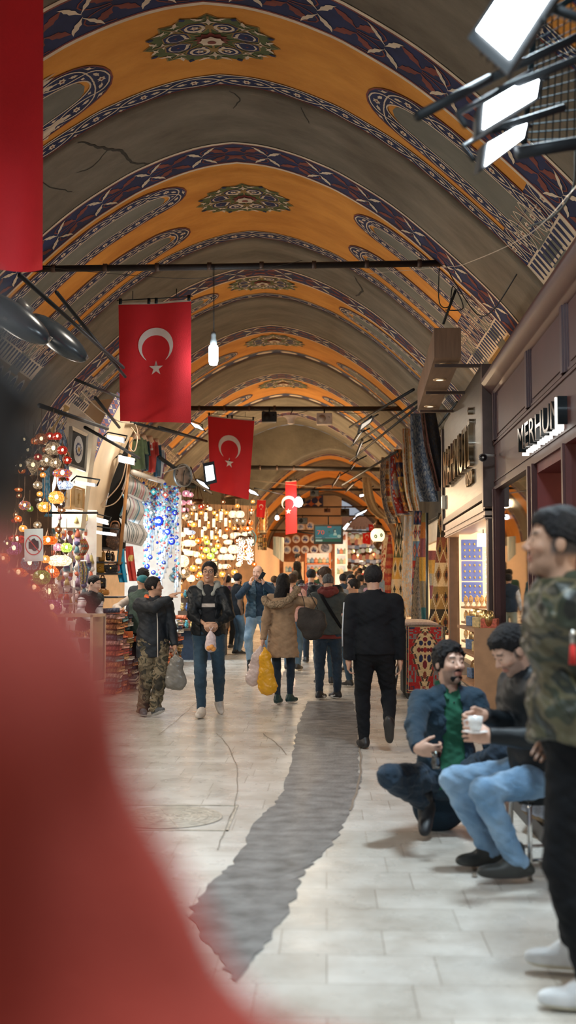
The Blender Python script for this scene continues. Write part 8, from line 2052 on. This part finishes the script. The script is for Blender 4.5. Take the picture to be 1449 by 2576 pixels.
# blue glass ornaments
EB = [mat('cobalt_glass', (.01, .03, .42), .15), mat('white_enamel', (.85, .87, .85), .2), mat('sky_enamel', (.25, .6, .8), .2), mat('black_pupil', (.01, .01, .015), .2)]
def evil_eye(px, py, rp, Y, i):
 r = empty('evil_eye_ornament', P(px, py, Y), LR.uniform(-.3, .3), None, 'ornament', 'blue glass eye ornaments'); NM.add(r, 'blue glass eye ornament', 'in the bead stall %s' % ('high up' if py < 1330 else ('halfway down' if py < 1420 else 'near the bottom')), px); s_ = rp * Y / 2800; Mx = Matrix.Rotation(PI / 2, 3, 'X')
 for nm, q, y, m in (('glass_disc', 1, 0, 0), ('white_ring', .45, .012, 1), ('blue_ring', .33, .018, 2), ('pupil', .15, .024, 3)):
  mb = MB(); mb.m(0, True); mb.lathe([(0, s_ * .14 * q + y), (s_ * q * .8, s_ * .12 * q + y), (s_ * q, y), (s_ * q * .8, -.01 + y if nm != 'glass_disc' else -.02), (0, -.012 + y if nm != 'glass_disc' else -.025)], 22, M=Mx); mb.build(nm, [EB[m]], r)
for i, (x, y, q) in enumerate([(400, 1311, 12.5), (422, 1338, 8), (432, 1362, 9), (444, 1352, 5), (429, 1399, 4), (378, 1402, 6), (370, 1425, 7), (425, 1280, 6), (412, 1415, 5), (386, 1440, 6), (360, 1440, 5), (440, 1290, 7), (374, 1372, 4)]): evil_eye(x, y, q, 23.2 + .1 * (i % 4), i)
BC = [(.02, .05, .45), (.8, .85, .9), (.1, .45, .5), (.5, .08, .06), (.3, .55, .75)]
for i in range(50):
 x = 362 + (i * 37 % 88); y0 = 1212 + (i * 13 % 30) + (max(0, x - 415) * .3); n = 11 + i % 8; Y = 23.6 + .08 * (i % 6); o = P(x, y0, Y); r = empty('bead_strand', o, 0, None, 'bead strand', 'strands of blue and white beads'); NM.add(r, 'hanging strand of blue and white beads', 'in the bead stall', x)
 mb = MB(); L = (60 + i * 29 % 190) * Y / 2800; mb.tube([(0, 0, 0), (0, 0, -L)], .004, 4); mb.build('string', [mat('white_string', (.8, .8, .82), .6)], r)
 for k in range(4):
  mb = MB(); mb.m(0, True)
  for j in range(k, n, 4): mb.sphere((LR.uniform(-.012, .012), 0, -L * (j + .5) / n), .018 + .014 * ((i + j) % 3 == 0), 7, 5)
  q = mb.build('beads', [mat('bead_%d' % ((i + k) % 5), BC[(i + k) % 5], .15)], r); q['kind'] = 'stuff'
 mb = MB(); mb.m(0, True); mb.lathe([(0, -L), (.012, -L - .01), (.03, -L - .16), (0, -L - .16)], 8); mb.build('tassel', [mat('pale_tassel', (.7, .75, .8), .8)], r)
for x, y, c, lb in ((386, 1237, (.04, .35, .38), 'teal felt diamond ornament hanging left of the bead strands'), (416, 1245, (.5, .07, .05), 'red and green diamond ornament at the top of the bead strands'), (380, 1290, (.10, .12, .12), 'black and white diamond ornament left of the big blue eye')):
 Y = 22.9; s_ = 9 * Y / 2800; r = empty('felt_ornament', P(x, y, Y), 0, lb, 'ornament'); mb = MB(); mb.prism([(0, -s_), (s_, 0), (0, s_), (-s_, 0)], lambda a, b_, t: (a, t, b_), .04); mb.build('diamond', [mat('felt%d' % x, c, .9)], r); mb = MB(); mb.prism([(0, -s_ * .5), (s_ * .5, 0), (0, s_ * .5), (-s_ * .5, 0)], lambda a, b_, t: (a, t - .01, b_), .02); mb.build('inner_diamond', [mat('felt_in%d' % x, (.7, .65, .5), .9)], r)
# handbag stall
def handbag(px, py, w, h, Y, m, label, quilt=False, dr=False):
 s_ = Y / 2800; r = empty('handbag', P(px, py, Y), LR.uniform(-.2, .2), label, 'handbag'); W_, H_ = w * s_ / 2, h * s_ / 2
 if dr: d = SDF((-W_ * 1.2, -.3, -H_ * 1.2), (W_ * 1.2, .3, H_ * 1.2), .018); d.cone((0, 0, -H_ * .45), (0, 0, H_ * .55), W_ * .9, W_ * .55, .03, sc=.6, ax=(0, 1, 0)); d.warp(.012, 22, 1); d.build('bag_body', [m], r)
 else: mb = MB(); mb.bevbox((-W_, -.06, -H_), (W_, .06, H_ * .8), .03); mb.build('bag_body', [m], r); mb = MB(); mb.bevbox((-W_ * 1.02, -.072, -H_ * .1), (W_ * 1.02, -.05, H_ * .85), .01); mb.build('flap', [m], r)
 mb = MB(); mb.m(0, True); mb.tube(catmull([(-W_ * .5, 0, H_ * .7), (-W_ * .3, 0, H_ * 1.25), (W_ * .3, 0, H_ * 1.25), (W_ * .5, 0, H_ * .7)], 5), .012, 6); mb.build('handle', [mat('tan_strap', (.4, .2, .1), .5)], r); mb = MB(); mb.m(0, True); mb.sphere((0, -.085, H_ * .05), .02, 8, 6); mb.build('clasp', [GOLD], r)
BRN = ramp_mat('brown_patterned_leather', 'vdist', 34, [(0, (.22, .13, .07)), (.3, (.09, .05, .035)), (.6, (.07, .04, .03))], rough=.5)
handbag(289, 1348, 50, 56, 19.4, BRN, 'brown patterned drawstring backpack on top of the handbag shelves', dr=True)
handbag(256, 1400, 17, 26, 19.6, mat('mustard_leather', (.55, .28, .05), .45), 'mustard crossbody bag with tassel, top shelf of the handbag stall'); handbag(273, 1400, 13, 22, 19.8, mat('black_gloss_leather', (.012, .012, .015), .25), 'small black bag beside the mustard one'); handbag(283, 1402, 10, 20, 20, mat('brown_leather', (.16, .07, .04), .5), 'small brown bag at the right of the top shelf')
handbag(254, 1428, 20, 26, 19.6, mat('yellow_leather', (.70, .36, .03), .45), 'bright yellow bag on the second shelf of the handbag stall'); handbag(280, 1430, 34, 22, 19.3, mat('black_quilted_leather', (.012, .012, .014), .3, bump=1, bscale=(30, 30, 30)), 'black quilted bag with gold clasp on the second shelf'); handbag(296, 1428, 9, 20, 19.7, mat('red_leather', (.45, .04, .03), .4), 'narrow red bag right of the black quilted one')
handbag(258, 1466, 18, 28, 19.6, mat('black_gloss_leather', (.012, .012, .015), .25), 'black bag with chain on the lowest handbag shelf'); handbag(260, 1490, 30, 14, 19.5, mat('orange_leather', (.70, .30, .06), .45), 'orange flat bag beneath the black chain bag')
r = empty('handbag_shelves', (0, 0, 0), 0, 'dark metal shelf unit carrying the handbags', 'shelf'); a = P(240, 1380, 19.9);
for y in (1380, 1414, 1442, 1500): p = P(240, y, 19.9); mb = MB(); mb.box((p.x, 19.4, p.z - .03), (p.x + .50, 20.3, p.z)); mb.build('shelf_board', [mat('dark_metal_shelf', (.06, .06, .065), .4, .5)], r)
mb = MB(); mb.box((a.x - .16, 19.3, 0), (a.x - .0, 20.3, 2.4)); mb.build('side_post', [mat('dark_metal_shelf', (.06, .06, .065), .4, .5)], r)
HG = [('scarf', [(297, 312, 1380), (294, 314, 1420), (300, 320, 1465)], 19.8, SOL((.0, .26, .48)), 'bright blue cloth hanging right of the handbag shelves'), ('scarf', [(316, 334, 1374), (318, 338, 1410), (326, 344, 1462)], 20.2, SOL((.60, .05, .035)), 'bright red cloth hanging right of the blue one'), ('scarf', [(326, 334, 1396), (322, 336, 1404), (324, 334, 1412)], 20.0, SOL((.8, .6, .2)), 'small yellow tag on the red hanging cloth'),
  ('shawl', [(200, 216, 1358), (204, 222, 1380), (196, 212, 1398)], 15.6, rugpat('kilim', [RS, gd, cr, (.1, .2, .25)]), 'folded red and gold cloth bag beside the arch pier'), ('shawl', [(208, 216, 1356), (212, 224, 1376), (204, 216, 1396)], 15.9, SOL((.65, .10, .05)), 'orange-red cloth hanging beside the arch pier'), ('shawl', [(196, 216, 1412), (198, 222, 1440), (200, 216, 1470)], 15.8, rugpat('stripe', [(.1, .15, .3), (.7, .3, .1), (.75, .7, .6), (.55, .45, .1)]), 'multicoloured striped scarves above the vendor'),
  ('scarf', [(150, 158, 1080), (150, 172, 1130), (148, 170, 1200), (140, 160, 1260)], 14.6, rugpat('worn', [(.30, .42, .55), (.65, .70, .75), (.1, .2, .4)]), 'blue and white patterned shawl hanging between the lamps and the framed picture'), ('scarf', [(105, 124, 1170), (108, 126, 1240), (112, 130, 1300)], 14.2, rugpat('worn', [(.05, .35, .60), (.5, .6, .65), (.1, .3, .45)]), 'turquoise patterned shawl behind the left lamp cluster'),
  ('panel', [(652, 664, 1262), (651, 674, 1290), (648, 672, 1340)], 37, rugpat('persian', [(.62, .30, .10), cr, bk, og, gd]), 'orange embroidered panel behind the small flag'), ('panel', [(648, 660, 1345), (648, 660, 1383)], 36.5, rugpat('geo', [cr, bk, gd, bk]), 'cream and black patterned strip below the orange panel'), ('panel', [(660, 671, 1345), (660, 671, 1384)], 36.6, rugpat('geo', [bk, og, bk, gd]), 'black strip with orange rings below the orange panel'),
  ('shawl', [(620, 632, 1330), (626, 646, 1350), (628, 640, 1372)], 32, rugpat('stripe', [(.15, .35, .4), (.45, .42, .3), (.35, .08, .06), (.08, .25, .35)]), 'bunch of striped shawls beside the small flag'), ('shawl', [(606, 626, 1338), (608, 630, 1352), (612, 628, 1366)], 31, rugpat('worn', [(.12, .12, .15), (.3, .28, .3), (.05, .06, .09)]), 'dark patterned shawl bundle right of the lamps'), ('scarf', [(634, 640, 1372), (632, 640, 1420)], 33, SOL((.65, .22, .05)), 'narrow orange cloth below the striped shawls')]
for k, (nm, pts, Y, pt, lb) in enumerate(HG): cloth_obj(nm, rows_px(pts, Y), pt, 2, lb, nm, 16, 24, fold=.035, nf=1.6, ph=k, m=CLM)
# stacks of folded textiles
FCOL = [(.55, .22, .08), (.05, .06, .10), (.60, .52, .42), (.40, .06, .05), (.10, .25, .28), (.45, .30, .12), (.62, .35, .30), (.70, .65, .58), (.12, .10, .08), (.55, .12, .04)]
FM = []
for k, c in enumerate(FCOL):
 mb = MB(); mb.m(0, True); n = 14; pf = [(-.16, -.022), (.13, -.024), (.165, -.012), (.168, .0), (.160, .014), (.13, .024), (-.16, .022)]
 mb.prism(pf, lambda a, b_, t: (t - .17, -a, b_), .34); mb.m(1); mb.box((-.172, .0, -.004), (.172, .17, .004)); mb.smooth = False
 FM.append(mb.mesh('folded_cloth', [ramp_mat('fold_cloth_%d' % k, 'noise', (30, 4, 30), [(0, tuple(q * .55 for q in c)), (.45, c), (.6, tuple(min(1, q * 1.5 + .05) for q in c))], bump=.3, detail=3), CLM if 0 else mat('fold_shadow_line', tuple([.08, .06, .05]), .9)]))
SK = [(273, 15.75, 1.20, 16), (286, 16.1, 1.15, 15), (299, 16.4, 1.1, 18), (309, 16.9, 1.05, 17), (326, 17.3, .75, 12), (336, 17.0, .55, 9), (316, 16.6, .45, 8), (402, 21, .75, 10), (418, 21.5, .85, 11), (434, 22, .8, 11), (452, 23, .9, 10)]
for (px, Y, zt, n) in SK:
 for j in range(n):
  z = zt * (j + .5) / n; k = LR.randrange(10); o = link('folded_textile', FM[k]); o.location = ((px - 820) / 2800 * Y + LR.uniform(-.02, .02), Y + LR.uniform(-.04, .04), z + gz(Y)); o.rotation_euler = (LR.uniform(-.04, .04), LR.uniform(-.04, .04), LR.uniform(-.25, .25)); o.scale = (1 if px < 380 else 1.0, 1, zt / n / .052)
  o['category'] = 'textile'; o['group'] = 'stacked folded textiles'; o['label'] = ['rust', 'navy', 'beige', 'dark red', 'teal', 'ochre', 'salmon', 'cream', 'dark brown', 'orange'][k] + ' folded textile in the stacks ' + ('beside the farther glass case' if px < 345 else 'behind the two front walkers')
# rolled rugs on the floor of the textile stall
for k, (x, y, c) in enumerate([(318, 1690, cr), (326, 1700, (.5, .45, .38)), (312, 1712, (.35, .10, .07)), (330, 1716, (.66, .6, .5)), (322, 1728, (.08, .08, .09)), (308, 1722, cr), (336, 1706, (.5, .2, .1))]):
 b_ = G(x, y + 12); mb = MB(); mb.m(0, True); o0 = V3(b_.x, b_.y + .5, .05 + (.09 * (k % 3))); mb.tube([(0, -.42, .0), (0, .1, .0), (.02, .45, .0)], [.055, .06, .055], 12); o = mb.build('rolled_textile', [ramp_mat('roll_%d' % k, 'wave', 7, [(0, c), (.5, tuple(q * .45 for q in c)), (.7, (.6, .5, .4))], dist=2)]); o.location = o0; o.rotation_euler = (0, 0, R(-30 + 9 * k))
 o['category'] = 'textile'; o['group'] = 'rolled textiles on the floor'; NM.add(o, 'rolled striped textile', 'on the floor behind the pointing man', x)
for k, (x, y, Y, c) in enumerate([(306, 1596, 16.2, (.62, .16, .05)), (330, 1606, 16.6, (.5, .12, .05))]):
 mb = MB(); mb.m(0, True); mb.tube([(-.16, 0, 0), (.16, 0, 0)], .05, 14); o = mb.build('rolled_textile', [mat('roll_orange%d' % k, c, .9)]); o.location = P(x, y, Y); tag(o, ['orange rolled cloth on top of the low textile stack', 'rust rolled cloth right of the orange roll'][k], 'textile', 'rolled textiles on the stack')
# small goods on shelves: pom-poms, boxes, tassels behind the vendor
SH_ = empty('wire_rack', (0, 0, 0), 0, 'white wire rack of small goods behind the vendor', 'rack')
for (x, y0, y1) in ((141, 1460, 1560), (187, 1460, 1560)): mb = MB(); mb.m(0, True); mb.tube([P(x, y0, 15.9), P(x, y1, 15.9)], .014, 6); mb.build('upright', [mat('white_metal', (.6, .6, .58), .4)], SH_)
for y in (1478, 1492, 1518): a, b_ = P(140, y, 15.9), P(190, y, 15.9); mb = MB(); mb.box((a.x, 15.7, a.z - .012), (b_.x, 16.1, a.z)); mb.build('rack_shelf', [mat('white_metal', (.6, .6, .58), .4)], SH_)
k = 0
for x in range(104, 238, 9):
 for y in range(1300, 1560, 13):
  if x > 212 and y < 1400: continue
  k += 1; Y = 16.3 + .02 * k % 1; o0 = P(x + LR.uniform(-2, 2), y + LR.uniform(-3, 3), Y); c = [(.75, .62, .6), (.5, .35, .5), (.8, .75, .7), (.15, .3, .35), (.7, .2, .12), (.6, .5, .2), (.1, .1, .2), (.85, .8, .75)][k * 5 % 8]; r = empty('keepsake', o0, 0, None, 'keepsake', 'small goods hung behind the vendor'); NM.add(r, ['felt tassel', 'small pouch', 'woolly ball'][k % 3], 'hung %s behind the vendor' % ('in row %d from the top' % ((y - 1287) // 13)), x)
  mb = MB(); mb.m(0, True); mm = mat('keep_%d' % (k * 5 % 8), c, .85, bump=.3)
  if k % 3 == 0: mb.lathe([(0, .05), (.015, .04), (.045, -.085), (0, -.085)], 8); mb.build('tassel', [mm], r)
  elif k % 3 == 1: mb.bevbox((-.05, -.015, -.055), (.05, .015, .045), .01); mb.build('pouch', [mm], r)
  else: mb.sphere((0, 0, 0), .045, 10, 7); mb.build('ball', [mm], r)
  mb = MB(); mb.tube([(0, 0, .04), (0, 0, .075)], .003, 4); mb.build('loop', [BLKM], r)
# table of ceramics and lamps behind the two front walkers
r = empty('goods_table', (0, 0, 0), 0, 'low table crowded with ceramics behind the two front walkers', 'table'); mb = MB(); mb.box((-3.15, 22.6, .62), (-2.12, 24.5, .66)); mb.build('tabletop', [WDK], r); mb = MB(); mb.box((-3.1, 22.7, 0), (-2.16, 24.4, .62)); mb.build('table_skirt', [cloth('navy_skirt', (.03, .05, .09))], r)
k = 0
for lv, (z, Yb, n) in enumerate(((.66, 22.8, 9), (.66, 23.3, 9), (1.0, 23.8, 9), (1.28, 24.3, 9))):
 if lv > 1: mb = MB(); mb.box((-3.15, Yb - .12, .66), (-2.12, Yb + .3, z)); mb.build('riser', [WDK], r)
 for i in range(n):
  k += 1; c = [(.05, .12, .35), (.7, .65, .6), (.5, .12, .06), (.1, .4, .45), (.75, .45, .15)][k % 5]; o = empty('painted_vase', (-3.07 + i * .11, Yb, z), 0, None, 'vase', 'painted ceramics on the goods table'); NM.add(o, ['dark blue', 'cream', 'red', 'turquoise', 'ochre'][k % 5] + ' painted vase', 'on %s of the goods table' % ('the front row', 'the second row', 'the raised third row', 'the highest row')[lv], i)
  mb = MB(); mb.m(0, True); mb.lathe([(0, 0), (.03, 0), (.05, .05), (.045, .10), (.02, .14), (.03, .17), (.026, .17), (0, .15)], 12); mb.build('vase_body', [mosaic('vase_%d' % (k % 5), c, tuple(min(1, q * 1.6 + .05) for q in c), (.7, .68, .62), .05, 40, 0)], o)
# ------------------------------------------------------------ far end: plates, shelves of teapots
PLM = [mosaic('plate_%d' % k, (.8, .78, .72), c, (.85, .82, .78), .12, 9, 0) for k, c in enumerate([(.2, .3, .6), (.7, .3, .2), (.1, .08, .3), (.3, .5, .6), (.75, .7, .65)])]
PL_ = [(722, 1360), (745, 1356), (768, 1356), (790, 1356), (722, 1383), (745, 1383), (767, 1383), (790, 1383), (735, 1326), (757, 1326), (780, 1323), (698, 1360), (700, 1384), (802, 1330)]
for k, (x, y) in enumerate(PL_ + [(818, 1378)]):
 q = 10.5 if k < 14 else 18; s_ = 61 / 2800 * q; r = empty('ceramic_plate', P(x, y, 61.5), 0, None, 'plate', 'ceramic plates on the orange wall'); NM.add(r, 'round painted ceramic plate', 'in the %s row on the orange wall' % ('upper' if y < 1340 else 'middle' if y < 1370 else 'lower'), x)
 mb = MB(); mb.m(0, True); Mx = Matrix.Rotation(PI / 2, 3, 'X'); mb.lathe([(0, .02), (s_ * .6, .03), (s_, .10), (s_, .07), (s_ * .6, .0), (0, 0)], 24, M=Mx); mb.build('plate_rim', [mat('plate_white', (.85, .82, .78), .3)], r); mb = MB(); mb.m(0, True); mb.lathe([(0, .035), (s_ * .62, .045)], 20, M=Mx); mb.build('painted_centre', [PLM[k % 5]], r)
for bx, (xa, xb, ys, wm, lb) in enumerate(((770, 830, (1418, 1440, 1463, 1485), mat('orange_shelf', (.60, .20, .08), .6), 'orange shelf unit of teapots at the end of the passage'), (845, 872, (1360, 1395, 1420, 1445, 1470), BW, 'bright white shelf unit right of the teapots'), (716, 762, (1440, 1465, 1490), BWm, 'ochre shelf unit left of the teapots'))):
 Y = 60.5; r = empty('shelf_unit', (0, 0, 0), 0, lb, 'shelf'); xa_, xb_ = (xa - 820) / 2800 * Y, (xb - 820) / 2800 * Y
 mb = MB(); mb.box((xa_, Y + .3, P(0, ys[-1] + 30, Y).z), (xb_, Y + .35, P(0, ys[0] - 26, Y).z)); mb.build('back_board', [BW if bx != 2 else BWm], r)
 for y in ys: z = P(0, y, Y).z; mb = MB(); mb.box((xa_, Y - .25, z - .06), (xb_, Y + .3, z)); mb.build('shelf_board', [wm], r)
 for sx in (xa_, xb_): mb = MB(); mb.box((sx - .05, Y - .25, P(0, ys[-1] + 30, Y).z), (sx + .05, Y + .3, P(0, ys[0] - 26, Y).z)); mb.build('side_board', [wm], r)
 for j, y in enumerate(ys[:-1] if bx != 2 else ys):
  n = int((xb - xa) / 9)
  for i in range(n):
   z = P(0, y, Y).z; x = lerp(xa_, xb_, (i + .5) / n); c = [(.35, .5, .55), (.15, .3, .5), (.6, .25, .15), (.3, .4, .3), (.7, .5, .35)][(i + j) % 5]; o = empty('teapot', (x, Y, z), 0, None, 'teapot', 'teapots and jugs on the far shelves'); NM.add(o, 'glazed teapot', 'on %s board of the %s' % (('first', 'second', 'third', 'fourth')[min(j, 3)], ('orange shelves', 'white shelves', 'ochre shelves')[bx]), x)
   mb = MB(); mb.m(0, True); mb.lathe([(0, 0), (.10, 0), (.15, .10), (.12, .22), (.05, .26), (.03, .32), (0, .33)], 12); mb.build('pot_body', [mat('glaze_%d' % ((i + j) % 5), c, .25)], o); mb = MB(); mb.m(0, True); mb.tube([(.12, 0, .08), (.20, 0, .14), (.23, 0, .22)], .02, 6); mb.build('spout', [mat('glaze_%d' % ((i + j) % 5), c, .25)], o)
# painted panel high on the end wall
c = P(745, 1250, 62.3); s_ = 62.3 / 2800; r = empty('mural', c, 0, 'blue panel with orange and white floral painting high at the end of the passage', 'panel'); mb = MB(); mb.box((-40 * s_, 0, -28 * s_), (68 * s_, .1, 26 * s_)); mb.build('board', [mat('deep_blue_board', (.03, .05, .16), .7)], r); mb = MB()
for i in range(6):
 for j in range(3): cx, cz = (-34 + i * 18) * s_, (-18 + j * 18) * s_; mb.m((i + j) % 2); mb.poly(flower2(cx, cz, 6.5 * s_, 4, .5), lambda a, b_: (a, -.02, b_))
mb.build('floral_motifs', [mat('rust_motif', (.50, .16, .08), .8), VM[CRM]], r)
board('cloth_rack', [P(690, 1395, 42), P(714, 1413, 41), P(714, 1352, 41), P(690, 1350, 42)], ramp_mat('row_of_pale_strips', 'noise', (20, 20, .4), [(0, (.12, .16, .18)), (.42, (.55, .5, .42)), (.5, (.25, .35, .38)), (.6, (.6, .52, .42))], detail=1), 'rack of pale printed cloths below the narrow flag', 'rack')
# far passage on the right: goods on its walls, their lighting put in as a glow of their own
k = 0
for x in range(880, 962, 9):
 for y in range(1335, 1440, 13):
  k += 1; Y = 62 + (k % 5) * 2; o0 = P(x + LR.uniform(-3, 3), y + LR.uniform(-4, 4), Y); c = [(.75, .5, .25), (.7, .68, .62), (.55, .65, .4), (.6, .2, .12), (.3, .35, .4), (.85, .75, .6)][k * 7 % 6]; r = empty('hanging_goods', o0, 0, None, 'goods', 'goods hung in the far passage'); NM.add(r, ['bundle of cloth', 'lidded box', 'round lantern'][k % 3], 'hung %s in the far passage' % ('highest' if y < 1360 else 'high' if y < 1390 else 'midway' if y < 1415 else 'low'), x)
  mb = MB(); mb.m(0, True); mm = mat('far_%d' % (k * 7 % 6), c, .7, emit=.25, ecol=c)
  if k % 3 == 0: mb.lathe([(.03, .16), (.12, .08), (.14, -.12), (.1, -.16), (0, -.17)], 10)
  elif k % 3 == 1: mb.bevbox((-.14, -.08, -.1), (.14, .08, .1), .03)
  else: mb.sphere((0, 0, 0), .13, 10, 7)
  mb.build('goods_body', [mm], r); mb = MB(); mb.tube([(0, 0, .1), (0, 0, .3)], .01, 4); mb.build('hook', [BLKM], r)
NM.finish()
# ------------------------------------------------------------ light
W = bpy.data.worlds.new('world'); scene.world = W; W.use_nodes = True
bgn = W.node_tree.nodes['Background']; bgn.inputs[0].default_value = (.75, .82, .95, 1); bgn.inputs[1].default_value = .35
def area(name, loc, target, size, power, col, shape='RECTANGLE', sy=None):
 l = bpy.data.lights.new(name, 'AREA'); l.shape = shape; l.size = size; l.size_y = sy or size; l.energy = power * .46; l.color = col
 o = bpy.data.objects.new(name, l); COL.objects.link(o); o.location = loc
 o.rotation_euler = (Vector(target) - Vector(loc)).to_track_quat('-Z', 'Y').to_euler(); return o
def point(name, loc, power, col, r=.08):
 l = bpy.data.lights.new(name, 'POINT'); l.energy = power; l.color = col; l.shadow_soft_size = r
 o = bpy.data.objects.new(name, l); COL.objects.link(o); o.location = loc; return o
WARM = (1, .72, .42); COOL = (.74, .90, 1.0); NEUT = (1, .9, .76)
# shop lighting spilling out of the left stalls, each a strip above the goods
for i, (y, p, c) in enumerate([(3.0, 70, COOL), (7.0, 90, NEUT), (11.5, 150, NEUT), (16.5, 220, (1, .93, .82)), (22, 330, COOL), (28, 350, WARM), (34, 350, WARM), (41, 350, WARM), (49, 300, WARM), (57, 300, WARM)]):
 area('stall_light', (-4.3, y, 2.9), (-1.2, y, .6), 2.4, p, c, sy=.5)
for i, (y, p, c) in enumerate([(3.5, 60, NEUT), (7, 70, WARM), (10.5, 60, WARM), (17, 140, WARM), (24, 380, WARM), (31, 380, WARM), (38, 220, WARM), (47, 250, WARM), (56, 260, WARM)]):
 area('shop_window_light', (2.9, y, 2.6), (.2, y, .5), 2.0, p, c, sy=.4)
for (x, y, z, p, c) in [(.8, 2.4, 4.7, 260, COOL), (1.0, 6.0, 4.6, 330, COOL), (-1.2, 10.0, 5.9, 120, NEUT), (-2.2, 18.5, 4.9, 160, NEUT), (-.4, 24, 5.0, 160, NEUT), (-.6, 31, 4.8, 200, WARM), (-.3, 40, 4.6, 240, WARM), (0, 50, 4.3, 260, WARM), (.3, 58, 4.2, 260, WARM), (2.5, 70, 4, 400, WARM)]:
 area('floodlight_beam', (x, y, z), (x, y + .2, 0), .5, p, c)
point('bulb_and_fill_light', P(757, 1262, 40.5), 70, WARM, .15); point('bulb_and_fill_light', P(545, 905, 15.2), 22, COOL, .08); point('bulb_and_fill_light', (-1.0, 37.2, 4.3), 260, WARM, .15)  # two sit at hanging bulbs; the last is an added fill for the vault
scene.view_settings.view_transform = 'Standard'
scene.view_settings.look = 'None'
scene.view_settings.exposure = 0.35
scene.view_settings.gamma = 1
scene.view_settings.use_curve_mapping = False
scene.cycles.max_bounces = 7
scene.cycles.transparent_max_bounces = 12
